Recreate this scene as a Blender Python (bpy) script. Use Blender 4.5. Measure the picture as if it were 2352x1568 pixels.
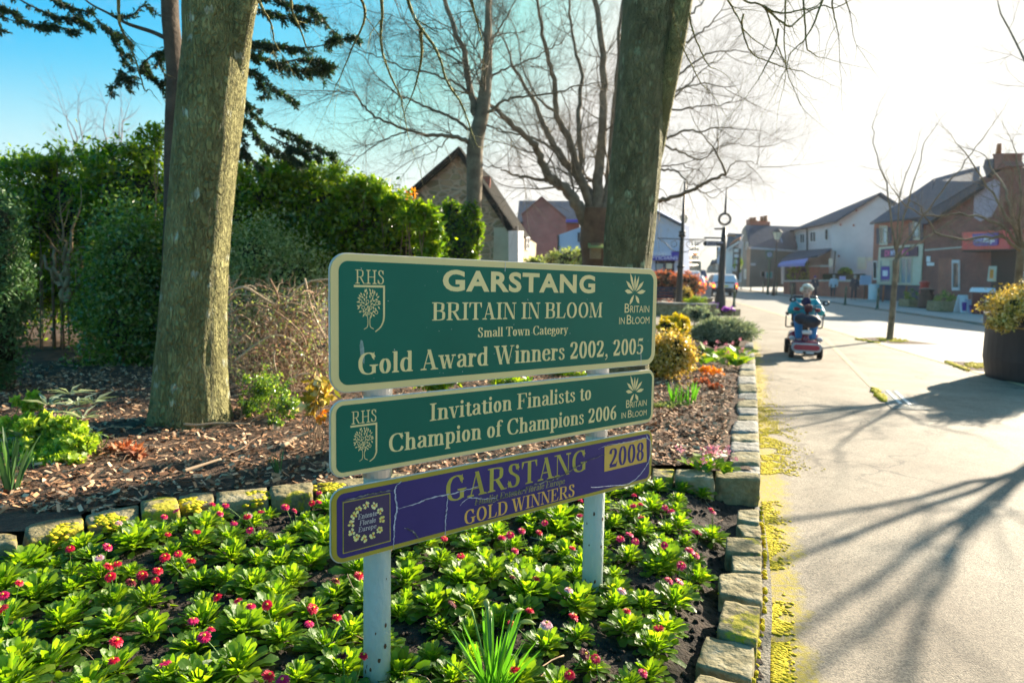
import bpy, math, random
import numpy as np
from math import sin, cos, pi, radians, sqrt, atan2
from mathutils import Vector
random.seed(7); rng = np.random.default_rng(11)
for o in list(bpy.data.objects): bpy.data.objects.remove(o)
SC = bpy.context.scene; COL = SC.collection
# ------------------------------------------------------------------ camera
CAMH = 1.4
TH = math.atan(160/1568); RHO = .027
F = np.array([0, cos(TH), -sin(TH)]); _R0 = np.array([1., 0, 0]); _U0 = np.array([0, sin(TH), cos(TH)])
RR = _R0*cos(RHO)+_U0*sin(RHO); UU = _U0*cos(RHO)-_R0*sin(RHO); CP = np.array([0, 0, CAMH])
cam = bpy.data.cameras.new('camera'); cam.lens = 24; cam.sensor_width = 36; cam.clip_start = .05; cam.clip_end = 2000
cam.dof.use_dof = True; cam.dof.focus_distance = 2.35; cam.dof.aperture_fstop = 3.2
camo = bpy.data.objects.new('camera', cam); COL.objects.link(camo)
from mathutils import Matrix
camo.matrix_world = Matrix([[RR[0], UU[0], -F[0], 0], [RR[1], UU[1], -F[1], 0], [RR[2], UU[2], -F[2], CAMH], [0, 0, 0, 1]])
SC.camera = camo
# ------------------------------------------------------------------ light
AZ = radians(48.3); EL = radians(23)
SUN = np.array([sin(AZ)*cos(EL), cos(AZ)*cos(EL), sin(EL)])
sl = bpy.data.lights.new('sun', 'SUN'); sl.energy = 5.0; sl.angle = radians(.55); sl.color = (1, .88, .69)
so = bpy.data.objects.new('sun', sl); COL.objects.link(so)
so.rotation_euler = Vector(SUN).to_track_quat('Z', 'Y').to_euler()
w = bpy.data.worlds.new('World'); SC.world = w; w.use_nodes = True
nt = w.node_tree; nt.nodes.clear()
out = nt.nodes.new('ShaderNodeOutputWorld'); bg = nt.nodes.new('ShaderNodeBackground')
sky = nt.nodes.new('ShaderNodeTexSky'); sky.sky_type = 'NISHITA'; sky.sun_disc = False
sky.sun_elevation = EL; sky.sun_rotation = AZ; sky.altitude = 0; sky.air_density = 1.0; sky.dust_density = 3.0; sky.ozone_density = 2.5
bg.inputs[1].default_value = .066
tc = nt.nodes.new('ShaderNodeTexCoord'); mp = nt.nodes.new('ShaderNodeMapping'); mp.inputs['Scale'].default_value = (1.2, 1.2, 3.2)
ns = nt.nodes.new('ShaderNodeTexNoise'); ns.inputs['Scale'].default_value = 2.1; ns.inputs['Detail'].default_value = 6; ns.inputs['Roughness'].default_value = .62
cr = nt.nodes.new('ShaderNodeValToRGB'); cr.color_ramp.elements[0].position = .56; cr.color_ramp.elements[1].position = .85
cr.color_ramp.elements[1].color = (.5, .5, .5, 1)
mx = nt.nodes.new('ShaderNodeMixRGB'); mx.inputs[2].default_value = (3.8, 4.1, 4.0, 1)
L = nt.links.new
L(tc.outputs['Generated'], mp.inputs[0]); L(mp.outputs[0], ns.inputs[0]); L(ns.outputs[0], cr.inputs[0]); L(cr.outputs[0], mx.inputs[0])
hs = nt.nodes.new('ShaderNodeHueSaturation'); hs.inputs['Saturation'].default_value = 1.7; hs.inputs['Hue'].default_value = .48; hs.inputs['Value'].default_value = 1.4; L(sky.outputs[0], hs.inputs['Color']); L(hs.outputs[0], mx.inputs[1])
spz = nt.nodes.new('ShaderNodeSeparateXYZ'); L(tc.outputs['Generated'], spz.inputs[0]); mr = nt.nodes.new('ShaderNodeMapRange'); mr.interpolation_type = 'SMOOTHSTEP'
mr.inputs['From Min'].default_value = .02; mr.inputs['From Max'].default_value = .26; mr.inputs['To Min'].default_value = .75; mr.inputs['To Max'].default_value = 0; L(spz.outputs[2], mr.inputs[0])
mh = nt.nodes.new('ShaderNodeMixRGB'); mh.inputs[2].default_value = (4.1, 4.75, 5.0, 1); L(mr.outputs[0], mh.inputs[0]); L(mx.outputs[0], mh.inputs[1]); cap = nt.nodes.new('ShaderNodeMixRGB'); cap.blend_type = 'DARKEN'; cap.inputs[0].default_value = 1; cap.inputs[2].default_value = (4.75, 4.7, 4.45, 1); L(mh.outputs[0], cap.inputs[1]); L(cap.outputs[0], bg.inputs[0]); L(bg.outputs[0], out.inputs[0])
vs = SC.view_settings; vs.view_transform = 'Standard'; vs.look = 'None'; vs.exposure = 1.75; vs.gamma = 1
SC.cycles.max_bounces = 6; SC.cycles.transparent_max_bounces = 6; SC.cycles.diffuse_bounces = 3; SC.cycles.glossy_bounces = 3; SC.cycles.transmission_bounces = 4
SC.cycles.use_denoising = True; SC.cycles.sample_clamp_indirect = 6
# ------------------------------------------------------------------ pixel -> place helpers (photo measured on a 2352 x 1568 copy)
def ray(x, y): return F*1568+RR*(x-1176)+UU*(784-y)
def G(x, y, z=0.):
    d = ray(x, y); return CP+d*((z-CAMH)/d[2])
def AT(x, y, Y):
    d = ray(x, y); return CP+d*(Y/d[1])
def HZ(x): return 624+.027*(x-1176)
def ZC(x0, y0, s): return lambda x, y: ((x0+x/s)/1.7415, (y0+y/s)/1.7415)
Z1 = ZC(0, 0, 1.568); Z2 = ZC(1300, 0, 1.568); Z3 = ZC(2500, 600, 2.24); Z4 = ZC(3250, 600, 2.24); Z5 = ZC(1300, 1000, 1.68); Z6 = ZC(1300, 1600, 1.68)
ZA = ZC(0, 1900, 1.68); ZBB = ZC(1400, 1900, 1.68); ZB = ZC(2500, 1150, 1.845); ZR = ZC(2600, 1800, 1.684); ZT = ZC(2400, 0, 1.742)
ZH = ZC(2780, 750, 3.919); ZW = ZC(1600, 550, 2.138); ZS = ZC(3050, 1050, 3.485); ZF = ZC(2580, 880, 3.733); ZP = ZC(3780, 850, 2.24); ZG = ZC(3000, 1300, 1.742)
class Pl:
    "vertical plane through the ground points seen in column xa at distance Ya and column xb at distance Yb"
    def __init__(s, xa, Ya, xb, Yb):
        a = AT(xa, HZ(xa), Ya); b = AT(xb, HZ(xb), Yb); s.a = a; e = b-a; e[2] = 0; s.e = e/np.linalg.norm(e)
        s.n = np.array([s.e[1], -s.e[0], 0])
        if s.n@(CP-a) < 0: s.n = -s.n
    def P(s, x, y, off=0.):
        d = ray(x, y); t = ((s.a+s.n*off-CP)@s.n)/(d@s.n); return CP+d*t
# ------------------------------------------------------------------ mesh builder
class MB:
    def __init__(s): s.v = []; s.f = []; s.n = 0; s.av = []; s.af = []
    def add(s, vs, fs):
        n = len(s.v); s.v += [tuple(map(float, p)) for p in vs]; s.f += [tuple(i+n for i in f) for f in fs]
    def box(s, c, d, ax=None, taper=1.):
        c = np.array(c, float); ax = np.eye(3) if ax is None else np.array(ax, float)
        vs = []
        for k in (-1, 1):
            t = taper if k > 0 else 1
            for i, j in ((-1, -1), (1, -1), (1, 1), (-1, 1)): vs.append(c+ax[0]*i*d[0]/2*t+ax[1]*j*d[1]/2*t+ax[2]*k*d[2]/2)
        s.add(vs, [(0, 3, 2, 1), (4, 5, 6, 7), (0, 1, 5, 4), (1, 2, 6, 5), (2, 3, 7, 6), (3, 0, 4, 7)])
    def tube(s, pts, rs, n=8, cap=True, sq=(1, 1)):
        pts = [np.array(p, float) for p in pts]
        if not hasattr(rs, '__len__'): rs = [rs]*len(pts)
        t0 = pts[-1]-pts[0]; ref = np.array([0, 0, 1.]) if abs(t0[2]) < .8*np.linalg.norm(t0)+1e-9 else np.array([1., 0, 0])
        b = len(s.v); m = len(pts)
        for i, p in enumerate(pts):
            t = pts[min(i+1, m-1)]-pts[max(i-1, 0)]; t = t/(np.linalg.norm(t)+1e-12)
            u = np.cross(t, ref); u /= (np.linalg.norm(u)+1e-9); v = np.cross(t, u)
            for k in range(n):
                a = 2*pi*k/n; q = p+(u*cos(a)*sq[0]+v*sin(a)*sq[1])*rs[i]; s.v.append((q[0], q[1], q[2]))
        for i in range(m-1):
            for k in range(n):
                k2 = (k+1) % n; s.f.append((b+i*n+k, b+i*n+k2, b+(i+1)*n+k2, b+(i+1)*n+k))
        if cap: s.f.append(tuple(b+k for k in range(n))[::-1]); s.f.append(tuple(b+(m-1)*n+k for k in range(n)))
    def prism(s, poly, vec):
        poly = [np.array(p, float) for p in poly]; n = len(poly); vec = np.array(vec, float)
        s.add(poly+[p+vec for p in poly], [tuple(range(n)), tuple(range(2*n-1, n-1, -1))]+[(i, i+n, (i+1) % n+n, (i+1) % n) for i in range(n)])
    def face(s, poly): s.add(poly, [tuple(range(len(poly)))])
    def blob(s, c, r, sub=2, amp=.15, sc=2., ax=None, seed=0, flat=None):
        import mathutils
        vs, fs = ICO[sub]; c = np.array(c, float); r = np.array(r, float)*np.ones(3); out = []
        for v in vs:
            k = 1+amp*mathutils.noise.noise(Vector(v*sc)+Vector((seed*3.1, seed*1.7, seed)))
            q = v*r*k
            if flat is not None and q[2] < -flat: q[2] = -flat
            out.append(c+(q if ax is None else q@np.array(ax)))
        s.add(out, fs)
    def lathe(s, c, prof, n=20, ax=None):
        b = len(s.v); c = np.array(c, float); ax = np.eye(3) if ax is None else np.array(ax, float)
        for r, z in prof:
            for k in range(n):
                a = 2*pi*k/n; q = c+ax[0]*r*cos(a)+ax[1]*r*sin(a)+ax[2]*z; s.v.append(tuple(q))
        m = len(prof)
        for i in range(m-1):
            for k in range(n):
                k2 = (k+1) % n; s.f.append((b+i*n+k, b+i*n+k2, b+(i+1)*n+k2, b+(i+1)*n+k))
        s.f.append(tuple(b+k for k in range(n))[::-1]); s.f.append(tuple(b+(m-1)*n+k for k in range(n)))
    def arr(s, V, Q): s.av.append(np.asarray(V, np.float32)); s.af.append(np.asarray(Q, np.int64)+s.n); s.n += len(V)
    def mesh(s, name):
        me = bpy.data.meshes.new(name)
        if s.av:
            V = np.concatenate(s.av); Q = np.concatenate(s.af); k = Q.shape[1]
            if s.v:
                V2 = np.array(s.v, np.float32); off = len(V); V = np.concatenate([V, V2])
            me.vertices.add(len(V)); me.vertices.foreach_set('co', V.ravel())
            li = Q.ravel().tolist(); st = list(range(0, len(Q)*k, k))
            if s.v:
                for f in s.f: st.append(len(li)); li += [i+off for i in f]
            me.loops.add(len(li)); me.loops.foreach_set('vertex_index', li)
            me.polygons.add(len(st)); me.polygons.foreach_set('loop_start', st)
            me.update(calc_edges=True); me.validate()
        else:
            me.from_pydata(s.v, [], s.f); me.update()
        return me
    def build(s, name, m, parent=None, smooth=False, bevel=0, recalc=False):
        me = s.mesh(name); me.materials.append(m)
        if recalc:
            import bmesh
            bm = bmesh.new(); bm.from_mesh(me); bmesh.ops.recalc_face_normals(bm, faces=bm.faces); bm.to_mesh(me); bm.free()
        if smooth: me.polygons.foreach_set('use_smooth', [True]*len(me.polygons))
        o = bpy.data.objects.new(name, me); COL.objects.link(o)
        if bevel:
            b = o.modifiers.new('bevel', 'BEVEL'); b.width = bevel; b.segments = 2; b.limit_method = 'ANGLE'
        if parent is not None: setp(o, parent)
        return o
def setp(o, parent):
    o.parent = parent
    if not parent.get('_local'): o.matrix_parent_inverse = Matrix(mw(parent)).inverted()
def mw(o):
    M = Matrix.LocRotScale(o.location, o.rotation_euler.to_quaternion(), o.scale)
    return (mw(o.parent)@o.matrix_parent_inverse@M) if o.parent else M
def ico(sub):
    import bmesh
    bm = bmesh.new(); bmesh.ops.create_icosphere(bm, subdivisions=sub, radius=1)
    bm.verts.ensure_lookup_table(); v = np.array([list(x.co) for x in bm.verts]); f = [tuple(y.index for y in x.verts) for x in bm.faces]; bm.free(); return v, f
ICO = {i: ico(i) for i in (1, 2, 3, 4)}
def tag(o, label=None, cat=None, group=None, kind=None):
    if label: o['label'] = label
    if cat: o['category'] = cat
    if group: o['group'] = group
    if kind: o['kind'] = kind
    return o
def thing(name, label, cat, loc, group=None, rz=0):
    o = bpy.data.objects.new(name, None); COL.objects.link(o); o.location = [float(a) for a in loc]; o.rotation_euler.z = rz; o.empty_display_size = .2
    return tag(o, label, cat, group)
def catmull(p, n=6, closed=False):
    p = [np.array(q, float) for q in p]; m = len(p); out = []
    rngk = range(m if closed else m-1)
    for i in rngk:
        if closed: a, b, c, d = p[(i-1) % m], p[i], p[(i+1) % m], p[(i+2) % m]
        else: a, b, c, d = p[max(i-1, 0)], p[i], p[i+1], p[min(i+2, m-1)]
        for k in range(n):
            t = k/n; out.append(.5*((2*b)+(-a+c)*t+(2*a-5*b+4*c-d)*t*t+(-a+3*b-3*c+d)*t**3))
    if not closed: out.append(p[-1])
    return out
# ------------------------------------------------------------------ materials
def srgb(h):
    if isinstance(h, str):
        c = [int(h[i:i+2], 16)/255 for i in (0, 2, 4)]
        return tuple((x/12.92 if x <= .04045 else ((x+.055)/1.055)**2.4) for x in c)+(1,)
    return tuple(h)+(1,) if len(h) == 3 else tuple(h)
def mat(name, cols, scale=8., rough=.8, bump=0., bscale=None, island=0., trans=None, metal=0., spec=.4, detail=6, stretch=None, bd=.02, emit=None, coat=0., transw=.45, coords='Object', sheen=0):
    if not isinstance(cols, list): cols = [cols]
    m = bpy.data.materials.new(name); m.use_nodes = True; nt = m.node_tree; N = nt.nodes; L = nt.links.new
    b = N['Principled BSDF']; b.inputs['Roughness'].default_value = rough; b.inputs['Metallic'].default_value = metal
    b.inputs['Specular IOR Level'].default_value = spec; b.inputs['Coat Weight'].default_value = coat
    tc = N.new('ShaderNodeTexCoord'); mp = N.new('ShaderNodeMapping'); L(tc.outputs[coords], mp.inputs[0])
    if stretch: mp.inputs['Scale'].default_value = stretch
    cols = [srgb(c) for c in cols]
    if len(cols) > 1 or island:
        ns = N.new('ShaderNodeTexNoise'); ns.inputs['Scale'].default_value = scale; ns.inputs['Detail'].default_value = detail; ns.inputs['Roughness'].default_value = .65
        L(mp.outputs[0], ns.inputs[0]); fac = ns.outputs[0]
        if island:
            g = N.new('ShaderNodeNewGeometry'); mm = N.new('ShaderNodeMix'); mm.inputs[0].default_value = island
            L(ns.outputs[0], mm.inputs[2]); L(g.outputs['Random Per Island'], mm.inputs[3]); fac = mm.outputs[0]
        cr = N.new('ShaderNodeValToRGB'); e = cr.color_ramp.elements; k = len(cols)
        lo, hi = (.3, .7) if not island else (.3-.25*island, .7+.25*island)
        e[0].position = lo; e[0].color = cols[0]; e[1].position = hi; e[1].color = cols[-1]
        for i in range(1, k-1): x = e.new(lo+(hi-lo)*i/(k-1)); x.color = cols[i]
        L(fac, cr.inputs[0]); L(cr.outputs[0], b.inputs['Base Color']); csock = cr.outputs[0]
    else: b.inputs['Base Color'].default_value = cols[0]; csock = None
    if bump:
        n2 = N.new('ShaderNodeTexNoise'); n2.inputs['Scale'].default_value = bscale or scale*3; n2.inputs['Detail'].default_value = 8
        L(mp.outputs[0], n2.inputs[0]); bp = N.new('ShaderNodeBump'); bp.inputs['Strength'].default_value = min(1, bump); bp.inputs['Distance'].default_value = bd*max(1, bump)
        L(n2.outputs[0], bp.inputs['Height']); L(bp.outputs[0], b.inputs['Normal'])
    if emit: b.inputs['Emission Color'].default_value = srgb(emit[0]); b.inputs['Emission Strength'].default_value = emit[1]
    if trans:
        o = N['Material Output']; t = N.new('ShaderNodeBsdfTranslucent'); ms = N.new('ShaderNodeMixShader'); ms.inputs[0].default_value = transw
        mc = N.new('ShaderNodeMixRGB'); mc.blend_type = 'MULTIPLY'; mc.inputs[0].default_value = 1; mc.inputs[2].default_value = srgb(trans)
        if csock: L(csock, mc.inputs[1])
        else: mc.inputs[1].default_value = cols[0]
        L(mc.outputs[0], t.inputs[0]); L(b.outputs[0], ms.inputs[1]); L(t.outputs[0], ms.inputs[2]); L(ms.outputs[0], o.inputs[0])
    return m
M = {}
# leaves: base albedo plus a translucent tint (values >1 keep the transmitted light bright and yellower)
M['daisy_leaf'] = mat('daisy_leaf', [(.04, .105, .01), (.09, .19, .016), (.15, .26, .022), (.22, .3, .03)], 9, .45, bump=.5, bscale=120, bd=.004, island=.6, trans=(3.2, 2.8, .5), spec=.6, transw=.54)
M['petal_red'] = mat('petal_red', [(.55, .008, .035), (.8, .025, .09)], 30, .5, island=.7, trans=(1.3, 1, 1.2), transw=.35)
M['petal_magenta'] = mat('petal_magenta', [(.55, .01, .1), (.8, .04, .2)], 30, .5, island=.7, trans=(1.3, 1, 1.2), transw=.35)
M['petal_pink'] = mat('petal_pink', [(.75, .35, .42), (.9, .7, .72)], 30, .5, island=.7, trans=(1.1, 1, 1), transw=.35)
M['petal_dark'] = mat('petal_dark', [(.09, .004, .01), (.2, .008, .02)], 30, .6, island=.7)
M['flower_eye'] = mat('flower_eye', [(.8, .45, .02), (.9, .6, .05)], 60, .7, bump=.5)
M['stem'] = mat('stem', [(.1, .2, .03), (.16, .28, .05)], 20, .5)
M['blade'] = mat('blade', [(.06, .2, .02), (.1, .3, .03)], 20, .35, island=.5, trans=(2.2, 2.1, .7), spec=.5)
M['soil'] = mat('soil', [(.008, .0055, .004), (.03, .02, .013), (.07, .045, .03)], 14, .95, bump=1, bscale=60)
M['mulch'] = mat('mulch', [(.035, .02, .012), (.085, .048, .027), (.16, .09, .05)], 12, .95, bump=1, bscale=70)
M['chip'] = mat('chip', [(.12, .055, .028), (.28, .13, .06), (.52, .28, .14), (.7, .48, .3)], 10, .8, island=.85, spec=.35)
M['twig'] = mat('twig', [(.12, .07, .04), (.28, .18, .1)], 12, .85)
M['straw'] = mat('straw', [(.22, .12, .07), (.42, .28, .17), (.55, .42, .28)], 12, .8, island=.8)
M['moss'] = mat('moss', [(.4, .34, .008), (.62, .52, .012), (.75, .62, .02)], 20, .9, island=.6, trans=(1.2, 1.1, .4), transw=.25)
M['hedge'] = mat('hedge', [(.035, .085, .008), (.085, .17, .012), (.2, .3, .025)], 3, .25, island=.7, trans=(3.2, 2.8, .4), spec=.8, transw=.5)
M['holly'] = mat('holly', [(.04, .09, .016), (.09, .18, .03), (.25, .34, .12)], 3, .18, island=.75, trans=(2.8, 2.6, .5), spec=1., transw=.42)
M['lime'] = mat('lime', [(.06, .16, .01), (.14, .28, .015), (.3, .4, .03)], 3, .35, island=.6, trans=(2, 1.7, .5), spec=.5, transw=.5)
M['gold'] = mat('gold', [(.1, .15, .02), (.5, .36, .04), (.75, .56, .08), (.85, .76, .42)], 6, .35, island=.85, trans=(1.3, 1.1, .6), spec=.6, transw=.4)
M['yellow'] = mat('yellow', [(.6, .5, .02), (.8, .65, .03)], 6, .5, island=.7, trans=(1.2, 1.1, .5), transw=.4)
M['orange'] = mat('orange', [(.8, .22, .01), (.85, .42, .02)], 6, .5, island=.7, trans=(1.2, 1.1, .5), transw=.4)
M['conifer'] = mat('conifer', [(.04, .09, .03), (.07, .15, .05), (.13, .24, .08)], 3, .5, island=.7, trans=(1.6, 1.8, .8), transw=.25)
M['cedar'] = mat('cedar', [(.012, .03, .016), (.025, .055, .025), (.06, .1, .03)], 2, .55, island=.7, trans=(1.6, 1.8, .6), transw=.25)
M['greyleaf'] = mat('greyleaf', [(.13, .17, .1), (.27, .33, .22), (.46, .5, .38)], 4, .6, island=.7, trans=(1.4, 1.4, .9), transw=.35)
M['russet'] = mat('russet', [(.2, .05, .02), (.42, .13, .05), (.55, .3, .15)], 4, .6, island=.8, trans=(1.5, 1.1, .8), transw=.4)
M['paleleaf'] = mat('paleleaf', [(.12, .2, .05), (.3, .38, .14), (.5, .55, .3)], 4, .4, island=.8, trans=(1.5, 1.4, .6), transw=.4)
M['violet'] = mat('violet', [(.3, .08, .45), (.6, .25, .75)], 6, .5, island=.7, trans=(1.2, 1, 1.2), transw=.4)
M['whitepetal'] = mat('whitepetal', [(.75, .72, .65), (.85, .84, .8)], 6, .5, trans=(1, 1, .9), transw=.4)
M['pinkpetal'] = mat('pinkpetal', [(.7, .2, .3), (.85, .45, .5)], 6, .5, island=.7, trans=(1.1, 1, 1), transw=.3)
M['bark_far'] = mat('bark_far', [(.09, .068, .045), (.25, .2, .135)], 6, .85, bump=.5, bscale=30)
M['bark_cedar'] = mat('bark_cedar', [(.05, .035, .025), (.11, .08, .055)], 6, .9, bump=.8, bscale=30)
M['bark_red'] = mat('bark_red', [(.09, .045, .028), (.2, .11, .06)], 5, .85, bump=.6, bscale=26)
M['bark_warm'] = mat('bark_warm', [(.18, .11, .06), (.35, .24, .12)], 6, .85, bump=.5)
def bark(name, cols, lich):
    m = mat(name, cols, 5.5, .88, bump=1.4, bscale=30, stretch=(1.4, 1.4, .7))
    nt = m.node_tree; N = nt.nodes; L = nt.links.new; b = N['Principled BSDF']; src = b.inputs['Base Color'].links[0].from_socket
    tc = N.new('ShaderNodeTexCoord'); v = N.new('ShaderNodeTexVoronoi'); v.inputs['Scale'].default_value = 7; v.inputs['Randomness'].default_value = 1
    n3 = N.new('ShaderNodeTexNoise'); n3.inputs['Scale'].default_value = 28; ad = N.new('ShaderNodeMixRGB'); ad.blend_type = 'LINEAR_LIGHT'; ad.inputs[0].default_value = .06
    L(tc.outputs['Object'], ad.inputs[1]); L(n3.outputs[1], ad.inputs[2]); L(ad.outputs[0], v.inputs[0])
    cr = N.new('ShaderNodeValToRGB'); cr.color_ramp.elements[0].position = .17; cr.color_ramp.elements[0].color = (1, 1, 1, 1); cr.color_ramp.elements[1].position = .26; cr.color_ramp.elements[1].color = (0, 0, 0, 1)
    L(v.outputs['Distance'], cr.inputs[0])
    gt = N.new('ShaderNodeMath'); gt.operation = 'GREATER_THAN'; gt.inputs[1].default_value = .45; sx = N.new('ShaderNodeSeparateColor'); L(v.outputs['Color'], sx.inputs[0]); L(sx.outputs[0], gt.inputs[0])
    mu = N.new('ShaderNodeMath'); mu.operation = 'MULTIPLY'; L(cr.outputs[0], mu.inputs[0]); L(gt.outputs[0], mu.inputs[1])
    m2 = N.new('ShaderNodeMath'); m2.operation = 'MULTIPLY'; m2.inputs[1].default_value = .75; L(mu.outputs[0], m2.inputs[0])
    mx = N.new('ShaderNodeMixRGB'); mx.inputs[2].default_value = srgb(lich); L(m2.outputs[0], mx.inputs[0]); L(src, mx.inputs[1]); L(mx.outputs[0], b.inputs['Base Color'])
    # long furrows in the bark
    wv = N.new('ShaderNodeTexVoronoi'); wv.feature = 'DISTANCE_TO_EDGE'; wv.inputs['Scale'].default_value = 1; mp = N.new('ShaderNodeMapping'); mp.inputs['Scale'].default_value = (30, 30, 10)
    ad2 = N.new('ShaderNodeMixRGB'); ad2.blend_type = 'LINEAR_LIGHT'; ad2.inputs[0].default_value = .05; L(tc.outputs['Object'], ad2.inputs[1]); L(n3.outputs[1], ad2.inputs[2])
    L(ad2.outputs[0], mp.inputs[0]); L(mp.outputs[0], wv.inputs[0]); cr2 = N.new('ShaderNodeValToRGB'); cr2.color_ramp.elements[1].position = .22; L(wv.outputs['Distance'], cr2.inputs[0])
    bp0 = b.inputs['Normal'].links[0].from_node; bp = N.new('ShaderNodeBump'); bp.inputs['Strength'].default_value = 1; bp.inputs['Distance'].default_value = .022
    L(cr2.outputs[0], bp.inputs['Height']); L(bp0.outputs[0], bp.inputs['Normal']); L(bp.outputs[0], b.inputs['Normal'])
    return m
M['bark_a'] = bark('bark_olive', [(.13, .12, .04), (.25, .23, .085), (.36, .33, .14)], (.55, .56, .42))
M['bark_b'] = bark('bark_dark', [(.1, .095, .045), (.2, .185, .085), (.3, .28, .15)], (.42, .48, .28))
M['stone'] = mat('stone', [(.09, .075, .035), (.2, .165, .08), (.28, .24, .135), (.36, .32, .22)], 9, .92, bump=1.2, bscale=22)
M['stone_grey'] = mat('stone_grey', [(.13, .12, .1), (.25, .235, .2), (.4, .38, .33)], 10, .92, bump=1.2, bscale=24)
def mossy(m):   # moss growing in patches of its own shape
    nt = m.node_tree; N = nt.nodes; L = nt.links.new; b = N['Principled BSDF']; src = b.inputs['Base Color'].links[0].from_socket
    n = N.new('ShaderNodeTexNoise'); n.inputs['Scale'].default_value = 3.2; n.inputs['Detail'].default_value = 9; n.inputs['Roughness'].default_value = .7
    tc = N.new('ShaderNodeTexCoord'); L(tc.outputs['Object'], n.inputs[0]); cr = N.new('ShaderNodeValToRGB'); cr.color_ramp.elements[0].position = .55; cr.color_ramp.elements[1].position = .59
    L(n.outputs[0], cr.inputs[0]); mx = N.new('ShaderNodeMixRGB'); mx.inputs[2].default_value = (.36, .31, .02, 1); L(cr.outputs[0], mx.inputs[0]); L(src, mx.inputs[1]); L(mx.outputs[0], b.inputs['Base Color']); return m
M['stone_moss'] = mossy(mat('stone_moss', [(.09, .075, .035), (.2, .165, .08), (.29, .25, .14)], 9, .92, bump=1.2, bscale=22))
M['kerb'] = mat('kerb', [(.17, .15, .12), (.3, .27, .22)], 14, .9, bump=.8, bscale=70)
M['tarmac'] = mat('tarmac', [(.22, .175, .125), (.29, .24, .175), (.35, .295, .22)], 1.3, .78, bump=.8, bscale=150, bd=.006, detail=12, spec=.35)
M['road'] = mat('road', [(.22, .2, .175), (.29, .265, .23)], .8, .7, bump=.5, bscale=60, detail=10)
M['paving'] = mat('paving', [(.28, .26, .24), (.38, .355, .32)], 1.5, .8, bump=.4, bscale=40)
M['ground'] = mat('ground', [(.1, .1, .07), (.16, .15, .1)], .4, .95)
M['lines'] = mat('lines', [(.5, .42, .2), (.62, .52, .28)], 6, .8)
M['white'] = mat('white_paint', [(.64, .6, .61), (.74, .7, .71)], 3, .7)
M['render'] = mat('render_wall', [(.54, .48, .5), (.64, .58, .6)], .7, .85, bump=.3, bscale=20)
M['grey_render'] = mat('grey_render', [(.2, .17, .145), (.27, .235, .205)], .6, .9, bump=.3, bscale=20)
M['slate'] = mat('slate', [(.04, .055, .08), (.08, .1, .14)], 2, .9, spec=.15, stretch=(1, 1, 6))
M['black'] = mat('black_paint', [(.012, .012, .014), (.022, .022, .025)], 10, .45)
M['green_paint'] = mat('green_paint', [(.01, .05, .03), (.02, .075, .045)], 10, .4)
M['navy'] = mat('navy_paint', [(.01, .015, .05), (.02, .03, .08)], 10, .5)
M['glass'] = mat('window_glass', (.02, .025, .03), rough=.06, spec=.9)
M['metal'] = mat('metal', (.5, .5, .5), rough=.3, metal=.9)
M['chrome'] = mat('chrome', (.8, .8, .8), rough=.12, metal=1)
M['tyre'] = mat('tyre', (.015, .015, .015), rough=.8)
M['pot'] = mat('terracotta', (.35, .12, .05), rough=.9)
M['wood'] = mat('wood', [(.1, .06, .035), (.2, .13, .08)], 5, .8, stretch=(1, 1, 8))
def brickmat(name, c1, c2, mortar, sx=.225, sy=.075, ms=.011, rough=.9):
    m = bpy.data.materials.new(name); m.use_nodes = True; nt = m.node_tree; N = nt.nodes; L = nt.links.new; b = N['Principled BSDF']; b.inputs['Roughness'].default_value = rough
    tc = N.new('ShaderNodeTexCoord'); sp = N.new('ShaderNodeSeparateXYZ'); L(tc.outputs['Object'], sp.inputs[0])
    ad = N.new('ShaderNodeMath'); ad.operation = 'SUBTRACT'; L(sp.outputs[0], ad.inputs[0]); L(sp.outputs[1], ad.inputs[1])
    cb = N.new('ShaderNodeCombineXYZ'); L(ad.outputs[0], cb.inputs[0]); L(sp.outputs[2], cb.inputs[1])
    br = N.new('ShaderNodeTexBrick'); br.inputs['Scale'].default_value = 1; br.inputs['Brick Width'].default_value = sx; br.inputs['Row Height'].default_value = sy; br.inputs['Mortar Size'].default_value = ms
    br.inputs['Color1'].default_value = srgb(c1); br.inputs['Color2'].default_value = srgb(c2); br.inputs['Mortar'].default_value = srgb(mortar); L(cb.outputs[0], br.inputs[0])
    ns = N.new('ShaderNodeTexNoise'); ns.inputs['Scale'].default_value = 1.2; ns.inputs['Detail'].default_value = 6; L(tc.outputs['Object'], ns.inputs[0])
    mx = N.new('ShaderNodeMixRGB'); mx.blend_type = 'OVERLAY'; mx.inputs[0].default_value = .5; L(br.outputs[0], mx.inputs[1]); L(ns.outputs[0], mx.inputs[2]); L(mx.outputs[0], b.inputs['Base Color'])
    bp = N.new('ShaderNodeBump'); bp.inputs['Strength'].default_value = .5; bp.inputs['Distance'].default_value = .01; bp.invert = True; L(br.outputs[1], bp.inputs['Height']); L(bp.outputs[0], b.inputs['Normal'])
    return m
M['brick'] = brickmat('red_brick', (.46, .11, .07), (.34, .085, .06), (.25, .17, .13))
M['brick_dark'] = brickmat('dark_brick', (.25, .065, .05), (.19, .05, .042), (.22, .12, .1))
M['brick_pink'] = brickmat('pink_brick', (.36, .1, .09), (.28, .08, .07), (.3, .2, .18))
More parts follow.
